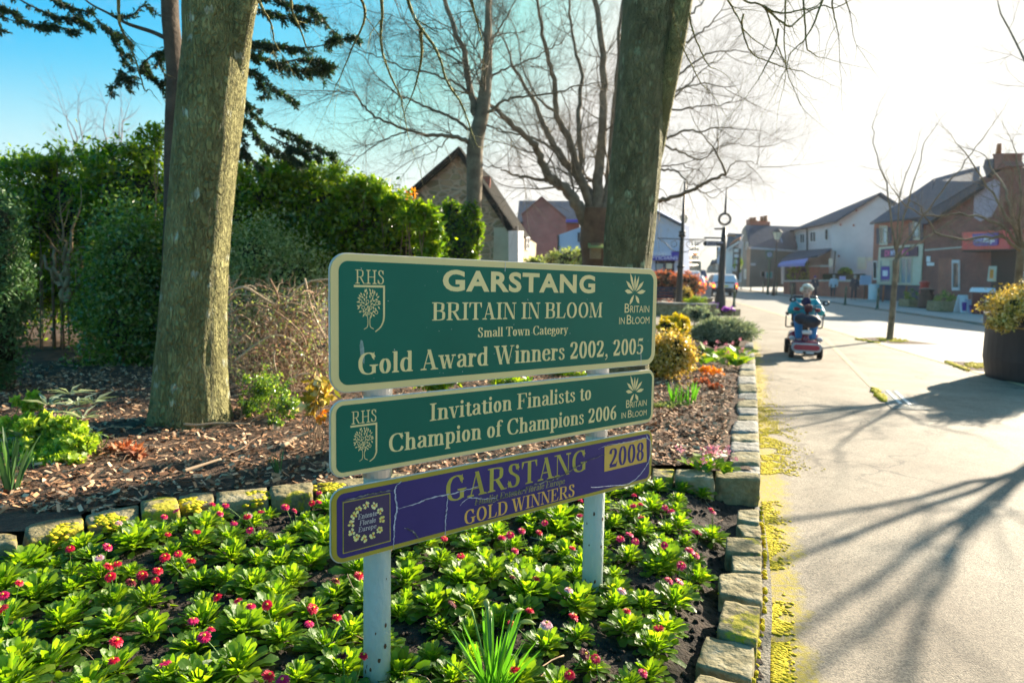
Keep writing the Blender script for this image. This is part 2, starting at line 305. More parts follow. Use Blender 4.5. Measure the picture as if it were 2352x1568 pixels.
def rubble():
    m = bpy.data.materials.new('rubble_stone'); m.use_nodes = True; nt = m.node_tree; N = nt.nodes; L = nt.links.new; b = N['Principled BSDF']; b.inputs['Roughness'].default_value = .92
    tc = N.new('ShaderNodeTexCoord'); mp = N.new('ShaderNodeMapping'); mp.inputs['Scale'].default_value = (2.9, 2.9, 5.6); L(tc.outputs['Object'], mp.inputs[0])
    v = N.new('ShaderNodeTexVoronoi'); v.feature = 'DISTANCE_TO_EDGE'; v2 = N.new('ShaderNodeTexVoronoi'); 
    for q in (v, v2): q.inputs['Scale'].default_value = 1; q.inputs['Randomness'].default_value = .75; L(mp.outputs[0], q.inputs[0])
    sx = N.new('ShaderNodeSeparateColor'); L(v2.outputs['Color'], sx.inputs[0]); cr = N.new('ShaderNodeValToRGB'); L(sx.outputs[0], cr.inputs[0]); e = cr.color_ramp.elements
    e[0].color = (.2, .13, .065, 1); e[1].color = (.52, .27, .15, 1); x = e.new(.5); x.color = (.4, .26, .13, 1)
    c2 = N.new('ShaderNodeValToRGB'); c2.color_ramp.elements[0].position = .06; c2.color_ramp.elements[1].position = .13; L(v.outputs['Distance'], c2.inputs[0])
    mx = N.new('ShaderNodeMixRGB'); mx.inputs[1].default_value = (.6, .36, .23, 1); L(c2.outputs[0], mx.inputs[0]); L(cr.outputs[0], mx.inputs[2]); L(mx.outputs[0], b.inputs['Base Color'])
    bp = N.new('ShaderNodeBump'); bp.inputs['Distance'].default_value = .05; L(c2.outputs[0], bp.inputs['Height']); L(bp.outputs[0], b.inputs['Normal']); return m
M['rubble'] = rubble()
def M1(name, col, rough=.6, **k):
    key = name
    if key not in M: M[key] = mat(name, col, rough=rough, **k)
    return M[key]
# ------------------------------------------------------------------ foliage helpers
def leafcloud(mb, C, size, asp=.5, nrm=None, jit=1., fold=.25, dirs=None, dj=.6, curl=.0):
    C = np.asarray(C, float); n = len(C)
    s = rng.uniform(size[0], size[1], n)[:, None]
    if dirs is None: d = rng.normal(size=(n, 3))
    else: d = np.asarray(dirs, float)+rng.normal(size=(n, 3))*dj
    d /= np.linalg.norm(d, axis=1)[:, None]+1e-9
    q = rng.normal(size=(n, 3))*jit
    if nrm is not None: q = q+np.asarray(nrm, float)
    nn = q-(q*d).sum(1)[:, None]*d; nn /= np.linalg.norm(nn, axis=1)[:, None]+1e-9
    sd = np.cross(d, nn)
    b = C; mid = C+d*s*.5-nn*s*fold*.3; tip = C+d*s-nn*s*(fold*.2+curl); l = C+d*s*.45+sd*s*asp*.5; r = C+d*s*.45-sd*s*asp*.5
    V = np.stack([b, r, tip, mid, l], 1).reshape(-1, 3)
    k = np.arange(n)[:, None]*5
    Q = np.concatenate([k+np.array([0, 1, 2, 3]), k+np.array([0, 3, 2, 4])])
    mb.arr(V, Q)
def strips(mb, P, S, W, T):
    "thin flat quads: centres P, half vectors S (length), W (width)"
    V = np.stack([P-S-W, P+S-W, P+S+W, P-S+W], 1).reshape(-1, 3); k = np.arange(len(P))[:, None]*4; mb.arr(V, k+np.array([0, 1, 2, 3]))
def shellpts(n, c, r, thick=.35, top=0., cl=0, cr=.12):
    v = rng.normal(size=(n, 3)); v /= np.linalg.norm(v, axis=1)[:, None]
    if top: v[:, 2] = np.where(v[:, 2] < -top, -v[:, 2], v[:, 2])
    if cl:
        K = rng.normal(size=(cl, 3)); K /= np.linalg.norm(K, axis=1)[:, None]
        if top: K[:, 2] = np.where(K[:, 2] < -top, -K[:, 2], K[:, 2])
        idx = rng.integers(0, cl, n); rk = (1-thick*rng.random(cl)**1.5)*rng.choice([1, 1, 1, 1.07, 1.16], cl)
        p = K[idx]*rk[idx][:, None]+rng.normal(size=(n, 3))*cr
    else:
        p = v*(1-thick*rng.random(n)**1.3)[:, None]
    return np.array(c)+p*np.array(r), p/(np.linalg.norm(p, axis=1)[:, None]+1e-9)
# ------------------------------------------------------------------ lettering (serif letters drawn with a broad pen)
GL = {
'A': (.84, [('d', .16, 0, .41, 1, .06), ('d', .66, 0, .41, 1.0, .2), ('h', .24, .56, .32), ('f', .16, 0, .14), ('f', .66, 0, .18)]),
'B': (.78, [('s', .2, 0, 1), ('c', [(.2, .972), (.42, .965), (.59, .9), (.6, .74), (.57, .6), (.42, .53), (.2, .525)]), ('c', [(.2, .525), (.46, .52), (.63, .43), (.65, .27), (.62, .1), (.46, .03), (.2, .028)]), ('h', .03, .22, .972), ('h', .03, .22, .028)]),
'C': (.82, [('c', [(.72, .76), (.64, .92), (.48, .98), (.28, .9), (.17, .7), (.15, .5), (.17, .3), (.27, .1), (.46, .02), (.64, .07), (.75, .25)]), ('p', [(.69, .66), (.73, .66), (.73, 1.02), (.68, .97)])]),
'D': (.86, [('s', .2, 0, 1), ('h', .03, .22, .972), ('h', .03, .22, .028), ('c', [(.2, .972), (.42, .965), (.62, .86), (.7, .68), (.72, .5), (.7, .32), (.62, .14), (.42, .035), (.2, .028)])]),
'E': (.76, [('s', .2, 0, 1), ('h', .03, .64, .972), ('h', .03, .68, .028), ('h', .2, .5, .51), ('p', [(.56, .97), (.66, 1), (.66, .7), (.635, .7)]), ('p', [(.58, .03), (.68, 0), (.72, .3), (.695, .3)]), ('p', [(.45, .37), (.49, .37), (.49, .65), (.45, .65)])]),
'F': (.7, [('s', .2, 0, 1), ('h', .03, .64, .972), ('h', .2, .5, .51), ('f', .2, 0, .18), ('p', [(.56, .97), (.66, 1), (.66, .7), (.635, .7)]), ('p', [(.45, .37), (.49, .37), (.49, .65), (.45, .65)])]),
'G': (.88, [('c', [(.7, .76), (.62, .92), (.47, .98), (.28, .9), (.17, .7), (.15, .5), (.17, .3), (.27, .1), (.45, .02), (.6, .05), (.7, .14)]), ('s', .69, .05, .44), ('f', .69, .44, .18), ('p', [(.67, .66), (.71, .66), (.71, 1.02), (.66, .97)])]),
'H': (.9, [('s', .2, 0, 1), ('s', .7, 0, 1), ('h', .2, .7, .5), ('f', .2, 0, .17), ('f', .7, 0, .17), ('f', .2, 1, .17), ('f', .7, 1, .17)]),
'I': (.42, [('s', .21, 0, 1), ('f', .21, 0, .18), ('f', .21, 1, .18)]),
'L': (.74, [('s', .2, 0, 1), ('f', .2, 1, .18), ('h', .03, .66, .028), ('p', [(.54, .03), (.66, 0), (.72, .33), (.69, .33)])]),
'M': (1.06, [('d', .14, 0, .14, 1, .05), ('d', .2, 1, .5, 0, .2), ('d', .5, 0, .86, 1, .05), ('s', .88, 0, 1), ('f', .14, 0, .12), ('f', .88, 0, .16), ('h', .02, .2, .972), ('h', .85, 1.04, .972)]),
'N': (.86, [('d', .15, 0, .15, 1, .05), ('d', .2, 1, .7, 0, .2), ('d', .72, 0, .72, 1, .05), ('f', .15, 0, .13), ('h', .0, .2, .972), ('f', .72, 1, .13)]),
'O': (.88, [('o', .44, .5, .29, .48)]),
'R': (.86, [('s', .2, 0, 1), ('f', .2, 0, .17), ('h', .03, .3, .972), ('c', [(.2, .972), (.44, .965), (.6, .9), (.62, .74), (.59, .57), (.44, .49), (.2, .485)]), ('d', .42, .49, .7, 0, .2), ('h', .64, .86, .022)]),
'S': (.66, [('c', [(.5, .76), (.45, .91), (.33, .975), (.2, .93), (.16, .78), (.22, .64), (.34, .54), (.47, .42), (.51, .25), (.45, .08), (.32, .02), (.18, .07), (.1, .25)]), ('p', [(.5, .68), (.53, .68), (.53, 1), (.49, .96)]), ('p', [(.06, 0), (.1, .05), (.1, .32), (.07, .32)])]),
'T': (.76, [('s', .38, 0, 1), ('f', .38, 0, .18), ('h', .03, .73, .972), ('p', [(.02, 1), (.13, .96), (.05, .7), (.02, .7)]), ('p', [(.74, 1), (.63, .96), (.71, .7), (.74, .7)])]),
'W': (1.12, [('d', .13, 1, .37, 0, .2), ('d', .37, 0, .57, 1, .055), ('d', .54, 1, .78, 0, .2), ('d', .78, 0, .99, 1, .055), ('f', .13, 1, .15), ('f', .54, 1, .15), ('h', .88, 1.1, .972)]),
'a': (.56, [('c', [(.12, .55), (.2, .655), (.32, .65), (.4, .57), (.42, .5)]), ('s', .42, .05, .52), ('c', [(.4, .41), (.25, .36), (.14, .26), (.13, .12), (.24, .04), (.4, .12)]), ('b', .15, .53, .07), ('h', .42, .56, .04)]),
'c': (.52, [('c', [(.43, .54), (.38, .63), (.28, .66), (.16, .57), (.11, .34), (.16, .12), (.29, .03), (.42, .08), (.48, .2)]), ('b', .42, .53, .07)]),
'd': (.62, [('c', [(.44, .58), (.3, .655), (.17, .57), (.12, .34), (.17, .11), (.3, .03), (.44, .12)]), ('s', .46, 0, 1), ('h', .34, .46, .972), ('h', .46, .6, .03)]),
'e': (.54, [('h', .12, .46, .38), ('c', [(.46, .38), (.42, .58), (.29, .66), (.16, .57), (.11, .34), (.16, .12), (.3, .03), (.42, .08), (.49, .2)])]),
'f': (.38, [('s', .18, 0, .74), ('c', [(.18, .72), (.2, .88), (.3, .975), (.4, .95)]), ('b', .41, .9, .065), ('h', .04, .36, .655), ('f', .18, 0, .15)]),
'g': (.54, [('o', .26, .46, .13, .2), ('c', [(.18, .28), (.12, .18), (.2, .1), (.4, .07), (.5, -.03), (.44, -.16), (.28, -.22), (.12, -.18), (.08, -.08), (.18, .03)]), ('h', .34, .52, .62)]),
'h': (.64, [('s', .17, 0, 1), ('h', .02, .17, .972), ('f', .17, 0, .15), ('c', [(.2, .54), (.32, .645), (.43, .61), (.48, .48)]), ('s', .48, 0, .5), ('f', .48, 0, .14)]),
'i': (.32, [('s', .16, 0, .69), ('h', .03, .16, .66), ('f', .16, 0, .15), ('b', .16, .9, .11)]),
'l': (.32, [('s', .16, 0, 1), ('h', .03, .16, .972), ('f', .16, 0, .15)]),
'm': (.94, [('s', .17, 0, .69), ('h', .02, .17, .66), ('f', .17, 0, .14), ('c', [(.2, .54), (.32, .645), (.42, .61), (.47, .48)]), ('s', .47, 0, .5), ('f', .47, 0, .13), ('c', [(.5, .54), (.62, .645), (.72, .61), (.77, .48)]), ('s', .77, 0, .5), ('f', .77, 0, .14)]),
'n': (.64, [('s', .17, 0, .69), ('h', .02, .17, .66), ('f', .17, 0, .15), ('c', [(.2, .54), (.32, .645), (.43, .61), (.48, .48)]), ('s', .48, 0, .5), ('f', .48, 0, .14)]),
'o': (.56, [('o', .28, .34, .16, .315)]),
'p': (.62, [('s', .17, -.28, .69), ('h', .02, .17, .66), ('f', .17, -.28, .15), ('c', [(.2, .57), (.33, .655), (.45, .57), (.5, .34), (.45, .11), (.33, .03), (.2, .1)])]),
'r': (.48, [('s', .17, 0, .69), ('h', .02, .17, .66), ('f', .17, 0, .15), ('c', [(.2, .48), (.27, .61), (.36, .65)]), ('b', .39, .58, .085)]),
's': (.44, [('c', [(.35, .51), (.3, .63), (.22, .655), (.13, .6), (.14, .47), (.25, .37), (.34, .28), (.35, .12), (.25, .03), (.15, .05), (.08, .18)], .75)]),
't': (.4, [('s', .2, .09, .82), ('h', .03, .37, .655), ('c', [(.2, .12), (.25, .03), (.33, .03), (.39, .11)])]),
'u': (.66, [('s', .17, .1, .69), ('h', .02, .17, .66), ('c', [(.17, .16), (.23, .05), (.34, .04), (.46, .14)]), ('s', .48, 0, .69), ('h', .35, .48, .66), ('h', .48, .62, .03)]),
'v': (.58, [('d', .13, .69, .3, 0, .18), ('d', .3, 0, .47, .69, .055), ('f', .13, .69, .13), ('f', .47, .69, .1)]),
'w': (.86, [('d', .13, .69, .29, 0, .18), ('d', .29, 0, .43, .69, .055), ('d', .42, .69, .58, 0, .18), ('d', .58, 0, .74, .69, .055), ('f', .13, .69, .13), ('f', .42, .69, .1), ('f', .74, .69, .1)]),
'y': (.58, [('d', .13, .69, .3, 0, .18), ('c', [(.48, .67), (.32, .04), (.24, -.16), (.13, -.2)], .45), ('b', .13, -.16, .07), ('f', .13, .69, .13), ('f', .48, .69, .1)]),
'0': (.6, [('o', .3, .5, .18, .475)]),
'2': (.6, [('c', [(.1, .72), (.15, .9), (.27, .965), (.4, .9), (.44, .73), (.38, .53), (.24, .3), (.08, .1)]), ('p', [(.05, 0), (.5, 0), (.56, .27), (.53, .27), (.46, .17), (.1, .15)])]),
'5': (.6, [('p', [(.17, 1), (.5, 1), (.54, 1.05), (.47, .84), (.15, .84)]), ('d', .155, .9, .12, .5, .045), ('c', [(.12, .54), (.27, .58), (.42, .5), (.46, .31), (.38, .1), (.22, .02), (.08, .06)]), ('b', .1, .1, .075)]),
'6': (.6, [('c', [(.5, .96), (.32, .87), (.18, .65), (.13, .34), (.19, .1), (.31, .025), (.43, .1), (.47, .3), (.42, .49), (.31, .56), (.18, .47)])]),
'8': (.6, [('o', .3, .75, .14, .215), ('o', .3, .275, .17, .25)]),
',': (.3, [('b', .14, .07, .09), ('c', [(.2, .05), (.18, -.1), (.07, -.2)], .3)]),
' ': (.3, []),
}
def glyph(mb, g, put, T=.2, t=.05, kx=1., pure=False):
    lay = [0]
    def ply(p):
        o = .0008+.00006*lay[0]; lay[0] += 1; mb.face([put(x, y, o) for x, y in p])
    def strip(P, closed, k, T, t):
        o = .0008+.00006*lay[0]; lay[0] += 1
        P = np.array(catmull(P, 5, closed)); m = len(P); l = []; r = []
        for i in range(m):
            a = P[(i-1) % m] if closed or i else P[0]; b = P[(i+1) % m] if closed or i < m-1 else P[-1]
            d = (b-a)*np.array([kx, 1]); d /= np.linalg.norm(d)+1e-9
            wd = t+(T*k-t)*abs(d[1])**1.35 if not pure else T
            nn = np.array([-d[1]/kx, d[0]]); l.append(P[i]+nn*wd/2); r.append(P[i]-nn*wd/2)
        n0 = len(mb.v); mb.v += [tuple(put(x, y, o)) for x, y in l]+[tuple(put(x, y, o)) for x, y in r]
        for i in range(m if closed else m-1):
            j = (i+1) % m; mb.f.append((n0+i, n0+j, n0+m+j, n0+m+i))
    for e in g:
        if e[0] == 's': x, y0, y1 = e[1:]; w = T/kx/2; ply([(x-w, y0), (x+w, y0), (x+w, y1), (x-w, y1)])
        elif e[0] == 'h': x0, x1, y = e[1:]; ply([(x0, y-t/2), (x1, y-t/2), (x1, y+t/2), (x0, y+t/2)])
        elif e[0] == 'd':
            x0, y0, x1, y1, w = e[1:]; w = w*T/.2/2/kx if w > .1 else w/2/kx*max(1, t/.05)
            if pure: w = T/2/kx*1.08
            q = [(x0-w, y0), (x0+w, y0), (x1+w, y1), (x1-w, y1)]; ply(q if y1 > y0 else q[::-1])
        elif e[0] == 'f':
            if pure: continue
            x, y, hw = e[1:]; s = -1 if y > .4 else 1; a = .11; q = [(x-hw, y), (x+hw, y), (x+hw, y+s*.035), (x+a, y+s*.075), (x-a, y+s*.075), (x-hw, y+s*.035)]
            ply(q if s > 0 else q[::-1])
        elif e[0] == 'b': x, y, r = e[1:]; ply([(x+r/kx*cos(2*pi*i/12), y+r*sin(2*pi*i/12)) for i in range(12)])
        elif e[0] == 'p': q = e[1]; A = sum(q[i-1][0]*q[i][1]-q[i][0]*q[i-1][1] for i in range(len(q))); ply(q if A > 0 else q[::-1])
        elif e[0] == 'c': strip(e[1], False, e[2] if len(e) > 2 else 1, T, t)
        elif e[0] == 'o': x, y, rx, ry = e[1:]; strip([(x+rx*cos(2*pi*i/10), y+ry*sin(2*pi*i/10)) for i in range(10)], True, 1, T, t)
def serif(mb, txt, fr, u0, u1, v0, v1, cap, shear=0., track=0., T=.2, t=.05, zo=0., pure=False):
    "fr(u, v, o) -> 3D; baseline from (u0,v0) to (u1,v1)"
    W = sum(GL[c][0]+track for c in txt)-track-.06; s = (u1-u0)/W; x = -.03; kx = s/cap
    for c in txt:
        a, g = GL[c]
        def put(px, py, o, x=x):
            f = (x+px)*s+shear*py*cap; u = u0+f; v = v0+(v1-v0)*f/(u1-u0)+py*cap; return fr(u, v, o+zo)
        glyph(mb, g, put, T, t, kx, pure); x += a+track
_fc = {}
def ftext(mb, txt, fr, u0, u1, v0, v1, cap, off=0., zo=.001, space=1.):
    "sans lettering from the built-in font, fitted between u0 and u1"
    key = (txt, off, space)
    if key not in _fc:
        c = bpy.data.curves.new('t', 'FONT'); c.body = txt; c.offset = off; c.resolution_u = 4; c.space_character = space
        o = bpy.data.objects.new('t', c); COL.objects.link(o); dg = bpy.context.evaluated_depsgraph_get(); me = bpy.data.meshes.new_from_object(o.evaluated_get(dg))
        V = np.array([list(v.co) for v in me.vertices]); Fs = [tuple(p.vertices) for p in me.polygons]
        bpy.data.objects.remove(o); bpy.data.curves.remove(c); bpy.data.meshes.remove(me)
        c = bpy.data.curves.new('t', 'FONT'); c.body = 'H'; c.offset = off; o = bpy.data.objects.new('t', c); COL.objects.link(o); dg = bpy.context.evaluated_depsgraph_get(); me = bpy.data.meshes.new_from_object(o.evaluated_get(dg))
        ch = max(v.co[1] for v in me.vertices); bpy.data.objects.remove(o); bpy.data.curves.remove(c); bpy.data.meshes.remove(me)
        _fc[key] = (V, Fs, ch)
    V, Fs, ch = _fc[key]; x0, x1 = V[:, 0].min(), V[:, 0].max(); P = []
    for p in V:
        f = (p[0]-x0)/(x1-x0); P.append(fr(u0+(u1-u0)*f, v0+(v1-v0)*f+p[1]/ch*cap, zo))
    mb.add(P, Fs)
# ------------------------------------------------------------------ the town sign
SO = np.array([-.4956, 1.8439, 1.44]); _yaw, _rol, _pit = .7108, -.0096, -.029
SX = np.array([cos(_yaw)*cos(_rol), sin(_yaw)*cos(_rol), sin(_rol)]); _n = np.array([sin(_yaw), -cos(_yaw), 0])
SY = np.cross(_n, SX); SY /= np.linalg.norm(SY); SY = SY*cos(_pit)+_n*sin(_pit)
if SY[2] < 0: SY = -SY
SN = np.cross(SX, SY); SN /= np.linalg.norm(SN)
SW = 1.42; SV = [0, -.3859, -.4049, -.6221, -.6517, -.8671]
def fs(u, v, o=0.): return SO+SX*u+SY*v+SN*o
def onsign(x, y):
    d = ray(x, y); t = ((SO-CP)@SN)/(d@SN); p = CP+d*t-SO; return p@SX, p@SY
M['panel_green'] = mat('panel_green', [(.002, .115, .075), (.004, .14, .092)], 2.2, .35, spec=.18)
M['panel_purple'] = mat('panel_purple', [(.045, .03, .145), (.06, .04, .18)], 2.2, .35, spec=.18)
M['plaque_purple'] = mat('plaque_purple', [(.028, .018, .07), (.05, .03, .1)], 5, .35)
M['panel_gold'] = mat('panel_gold', [(.74, .57, .24), (.8, .62, .28)], 3, .35)
M['panel_ochre'] = mat('panel_ochre', [(.36, .27, .02), (.48, .36, .04)], 2.5, .4)
M['text_gold'] = mat('text_gold', [(.8, .62, .27), (.86, .68, .31)], 3, .4)
M['text_olive'] = mat('text_olive', [(.35, .29, .035), (.5, .42, .07)], 9, .4)
M['text_faint'] = mat('text_faint', [(.22, .2, .06), (.3, .27, .1)], 9, .5)
M['text_amber'] = mat('text_amber', [(.75, .4, .07), (.85, .48, .1)], 9, .4)
M['plate_edge'] = mat('plate_edge', [(.5, .5, .48), (.7, .7, .66)], 30, .5)
M['post_paint'] = mat('post_paint', [(.4, .45, .41), (.5, .55, .5), (.53, .58, .53)], 5, .55, bump=.3, bscale=80, stretch=(1, 1, .5))
M['crack'] = mat('crack', [(.1, .09, .13), (.5, .49, .58), (.65, .64, .68)], 60, .5)
M['crack_dark'] = mat('crack_dark', [(.02, .02, .025), (.12, .11, .1), (.45, .42, .38)], 70, .6)
M['rust'] = mat('rust', [(.06, .035, .02), (.2, .09, .04)], 60, .9)
sign = thing('town_sign', 'large green and purple town sign of three stacked panels on two pale posts', 'sign', fs(SW*.45, -1.25, -.06))
def rrect(u0, v0, u1, v1, r, n=8):
    out = []
    for cx, cy, a0 in ((u1-r, v1-r, 0), (u0+r, v1-r, 90), (u0+r, v0+r, 180), (u1-r, v0+r, 270)):
        for i in range(n+1): a = radians(a0+90*i/n); out.append((cx+r*cos(a), cy+r*sin(a)))
    return out
def panel(name, v1, v0, edge, field, r, bw, label):
    mb = MB(); mb.prism([fs(u, v, -.004) for u, v in rrect(0, v0, SW, v1, r)], -SN*.004*0-SN*.004); p = mb.build(name, M['plate_edge'], sign, recalc=True); p['label'] = label
    mb = MB(); mb.prism([fs(u, v, 0) for u, v in rrect(.003, v0+.003, SW-.003, v1-.003, r-.003)], -SN*.0038); mb.build('border', edge, p, recalc=True)
    mb = MB(); mb.prism([fs(u, v, .0006) for u, v in rrect(bw, v0+bw*.85, SW-bw, v1-bw*.85, r*.55)], -SN*.0004); mb.build('field', field, p, recalc=True)
    return p
def line(p, m, fn, txt, a, b, capa, capb=None, name='lettering', **k):
    "a, b: baseline ends in the photo; capa/capb: a point level with the top of a capital"
    u0, v0 = onsign(*a); u1, v1 = onsign(*b); c = onsign(*capa); t = (c[0]-u0)/(u1-u0); cap = c[1]-(v0+(v1-v0)*t)
    if capb: c = onsign(*capb); t = (c[0]-u0)/(u1-u0); cap = .5*(cap+c[1]-(v0+(v1-v0)*t))
    mb = MB(); vm = (v0+v1)/2 if abs(v0-v1) < .012 else None
    if vm is not None: v0 = v1 = vm
    if fn == 'serif': serif(mb, txt, fs, u0, u1, v0, v1, cap, **k)
    else: ftext(mb, txt, fs, u0, u1, v0, v1, cap, **k)
    return mb.build(name, M[m], p)
def emblem(p, name, c, r, foot, zf):
    "round-crowned tree with leaves and apples inside an open shield"
    mb = MB(); cu, cv = onsign(*zf(*c)); eu, ev = onsign(*zf(c[0]+r, c[1])); R = sqrt((eu-cu)**2+(ev-cv)**2); fu, fv = onsign(*zf(*foot)); lay = [0]
    def ply(q):
        A = sum(q[i-1][0]*q[i][1]-q[i][0]*q[i-1][1] for i in range(len(q))); q = q if A > 0 else q[::-1]
        mb.face([fs(u, v, .0008+.00005*(lay[0] % 8)) for u, v in q]); lay[0] += 1
    rr = random.Random(3)
    ap = [(.32, .62), (-.72, .15), (-.12, .12), (.72, .02), (-.5, -.28), (.14, -.3), (-.22, -.72), (.66, -.62)]
    for ring, k in ((.93, 24), (.72, 18), (.48, 12), (.25, 7)):
        for i in range(k):
            a = 2*pi*i/k+ring*3+rr.uniform(-.1, .1)
            x, y = cos(a)*ring, sin(a)*ring
            if any((x-q[0])**2+(y-q[1])**2 < .04 for q in ap) or (y < -.75 and abs(x) < .15): continue
            al = a+rr.uniform(-.7, .7); l = .15; w = .065
            q = [(x-cos(al)*l, y-sin(al)*l), (x-sin(al)*w, y+cos(al)*w), (x+cos(al)*l, y+sin(al)*l), (x+sin(al)*w, y-cos(al)*w)]
            ply([(cu+R*a_, cv+R*1.12*b_) for a_, b_ in q])
    def rib(P, wd):
        P = catmull(P, 4)
        for i in range(len(P)-1):
            a, b = P[i], P[i+1]; d = b-a; d /= np.linalg.norm(d)+1e-9; n = np.array([-d[1], d[0]])*wd/2; ply([tuple(a+n), tuple(a-n), tuple(b-n+d*wd*.1), tuple(b+n+d*wd*.1)])
    for x, y in ap:
        pts = [(x+.13*cos(t*pi/3), y+.12*sin(t*pi/3)) for t in range(7)]
        rib([(cu+R*a_, cv+R*1.12*b_) for a_, b_ in pts], R*.05)
    h = cv-fv
    for s in (-1, 1):
        rib([(cu+s*R*.42, cv-R*.55), (cu+s*R*.22, cv-R*.85), (cu+s*R*.1, cv-R*1.15), (cu+s*R*.09, fv+h*.2), (cu+s*R*.16, fv+h*.07), (cu+s*R*.42, fv)], R*.055)
        rib([(cu+s*R*.1, cv-R*.2), (cu+s*R*.05, cv-R*.9)], R*.045)
    return mb.build(name, M['text_gold'], p)
def shield(p, pts, zf, wd):
    mb = MB()
    P = [np.array(onsign(*zf(*q))) for q in pts]
    a = P[0]; b = P[1]; vv = (a[1]+b[1])/2; a = np.array([a[0], vv]); b = np.array([b[0], vv])
    mb.face([fs(a[0], vv-wd/2, .0009), fs(b[0], vv-wd/2, .0009), fs(b[0], vv+wd/2, .0009), fs(a[0], vv+wd/2, .0009)])
    C = [np.array([b[0]-wd/2, vv-wd/2])]+[np.array([b[0]-wd/2, P[2][1]])]+P[3:]; C = [C[0]]+catmull(C[1:], 6)
    for i in range(len(C)-1):
        q, r = C[i], C[i+1]; d = r-q; d = d/np.linalg.norm(d); n = np.array([-d[1], d[0]])*wd/2*(1-.6*max(0, i-2)/len(C))
        mb.face([fs(*(q-n), .001), fs(*(r-n+d*wd*.1), .001), fs(*(r+n+d*wd*.1), .001), fs(*(q+n), .001)])
    mb.build('shield_outline', M['text_gold'], p, recalc=False)
def lotus(p, c, s, zf):
    mb = MB(); cu, cv = onsign(*zf(*c)); eu, _ = onsign(*zf(c[0]+s, c[1])); S = abs(eu-cu)
    # petals: (angle, start, length, width) radiating from a low centre
    for i, (a, r0, l, w) in enumerate([(90, .12, .95, .1), (112, .12, 1.15, .13), (70, .12, .95, .13), (140, .14, .95, .14), (40, .14, .95, .14), (172, .2, .75, .16), (8, .2, .85, .16), (236, .1, .72, .15), (308, .15, .6, .17), (100, .35, .5, .05)][:9]):
        t = radians(a); d = np.array([cos(t), sin(t)]); n = np.array([-d[1], d[0]])
        q = [d*r0, d*(r0+l*.35)-n*w*.7, d*(r0+l*.7)-n*w*.75, d*(r0+l), d*(r0+l*.6)+n*w*.75, d*(r0+l*.3)+n*w*.5]
        mb.face([fs(cu+S*x[0], cv+S*1.05*x[1], .0009+.00004*i) for x in q])
    mb.build('flower_emblem', M['text_gold'], p)
def bib(p, q1, q2, c1, s1, zf):
    line(p, 'text_gold', 'f', 'B', zf(*q1[0]), zf(*q1[1]), zf(*c1[0]), name='small_lettering')
    line(p, 'text_gold', 'f', 'RITAIN', zf(*q1[2]), zf(*q1[3]), zf(*s1[0]), name='small_lettering')
    line(p, 'text_gold', 'f', 'IN', zf(*q2[0]), zf(*q2[1]), zf(*s1[1]), name='small_lettering')
    line(p, 'text_gold', 'f', 'B', zf(*q2[2]), zf(*q2[3]), zf(*c1[1]), name='small_lettering')
    line(p, 'text_gold', 'f', 'LOOM', zf(*q2[4]), zf(*q2[5]), zf(*s1[2]), name='small_lettering')
P1 = panel('upper_panel', SV[0], SV[1], M['panel_gold'], M['panel_green'], .052, .026, 'tall green panel with the town name in gold')
line(P1, 'text_gold', 'f', 'GARSTANG', Z5(790, 271), Z5(1813, 283), Z5(960, 137), Z5(1650, 165), off=.035, space=1.12)
line(P1, 'text_gold', 'serif', 'BRITAIN IN BLOOM', Z5(718, 472), Z5(1860, 452), Z5(760, 352), Z5(1800, 352))
line(P1, 'text_gold', 'serif', 'Small Town Category', Z5(1025, 583), Z5(1630, 564), Z5(1230, 514))
line(P1, 'text_gold', 'serif', 'Gold Award Winners 2002, 2005', Z5(217, 834), Z5(2138, 699), Z5(575, 674), Z5(1990, 600))
line(P1, 'text_gold', 'serif', 'RHS', Z5(203, 228), Z5(400, 227), Z5(300, 134), T=.1, t=.045)
shield(P1, [(193, 243), (402, 244), (397, 440), (390, 480), (370, 520), (338, 547)], Z5, .006)
emblem(P1, 'tree_emblem', (294, 359), 76, (294, 530), Z5)
lotus(P1, (2080, 290), 70, Z5)
bib(P1, [(2012, 420), (2044, 420), (2050, 420), (2177, 418)], [(1975, 498), (2012, 497), (2026, 497), (2058, 496), (2063, 496), (2178, 493)], [(2020, 359), (2030, 436)], [(2080, 374), (1990, 452), (2120, 449)], Z5)
P2 = panel('middle_panel', SV[2], SV[3], M['panel_gold'], M['panel_green'], .04, .017, 'narrow green panel naming the finalists')
line(P2, 'text_gold', 'serif', 'Invitation Finalists to', Z5(703, 1148), Z5(1787, 1003), Z5(745, 1028), Z5(1320, 960))
line(P2, 'text_gold', 'serif', 'Champion of Champions 2006', Z6(424, 352), Z6(1957, 126), Z6(570, 224), Z6(1740, 50))
line(P2, 'text_gold', 'serif', 'RHS', Z5(178, 1168), Z5(349, 1151), Z5(258, 1076), T=.1, t=.045)
shield(P2, [(170, 178), (350, 155), (347, 320), (343, 350), (328, 384), (300, 409)], Z6, .0055)
emblem(P2, 'tree_emblem', (258, 263), 64, (259, 403), Z6)
lotus(P2, (2078, 955), 60, Z5)
bib(P2, [(2022, 1059), (2046, 1057), (2051, 1056), (2160, 1045)], [(1990, 1130), (2020, 1127), (2034, 1125), (2060, 1122), (2065, 1121), (2160, 1107)], [(2028, 1007), (2040, 1075)], [(2100, 1012), (2000, 1090), (2110, 1079)], Z5)
P3 = panel('lower_panel', SV[4], SV[5], M['panel_ochre'], M['panel_purple'], .04, .018, 'cracked purple panel with ochre border')
line(P3, 'text_olive', 'serif', 'GARSTANG', Z6(806, 677), Z6(1757, 478), Z6(1000, 478), Z6(1380, 402))
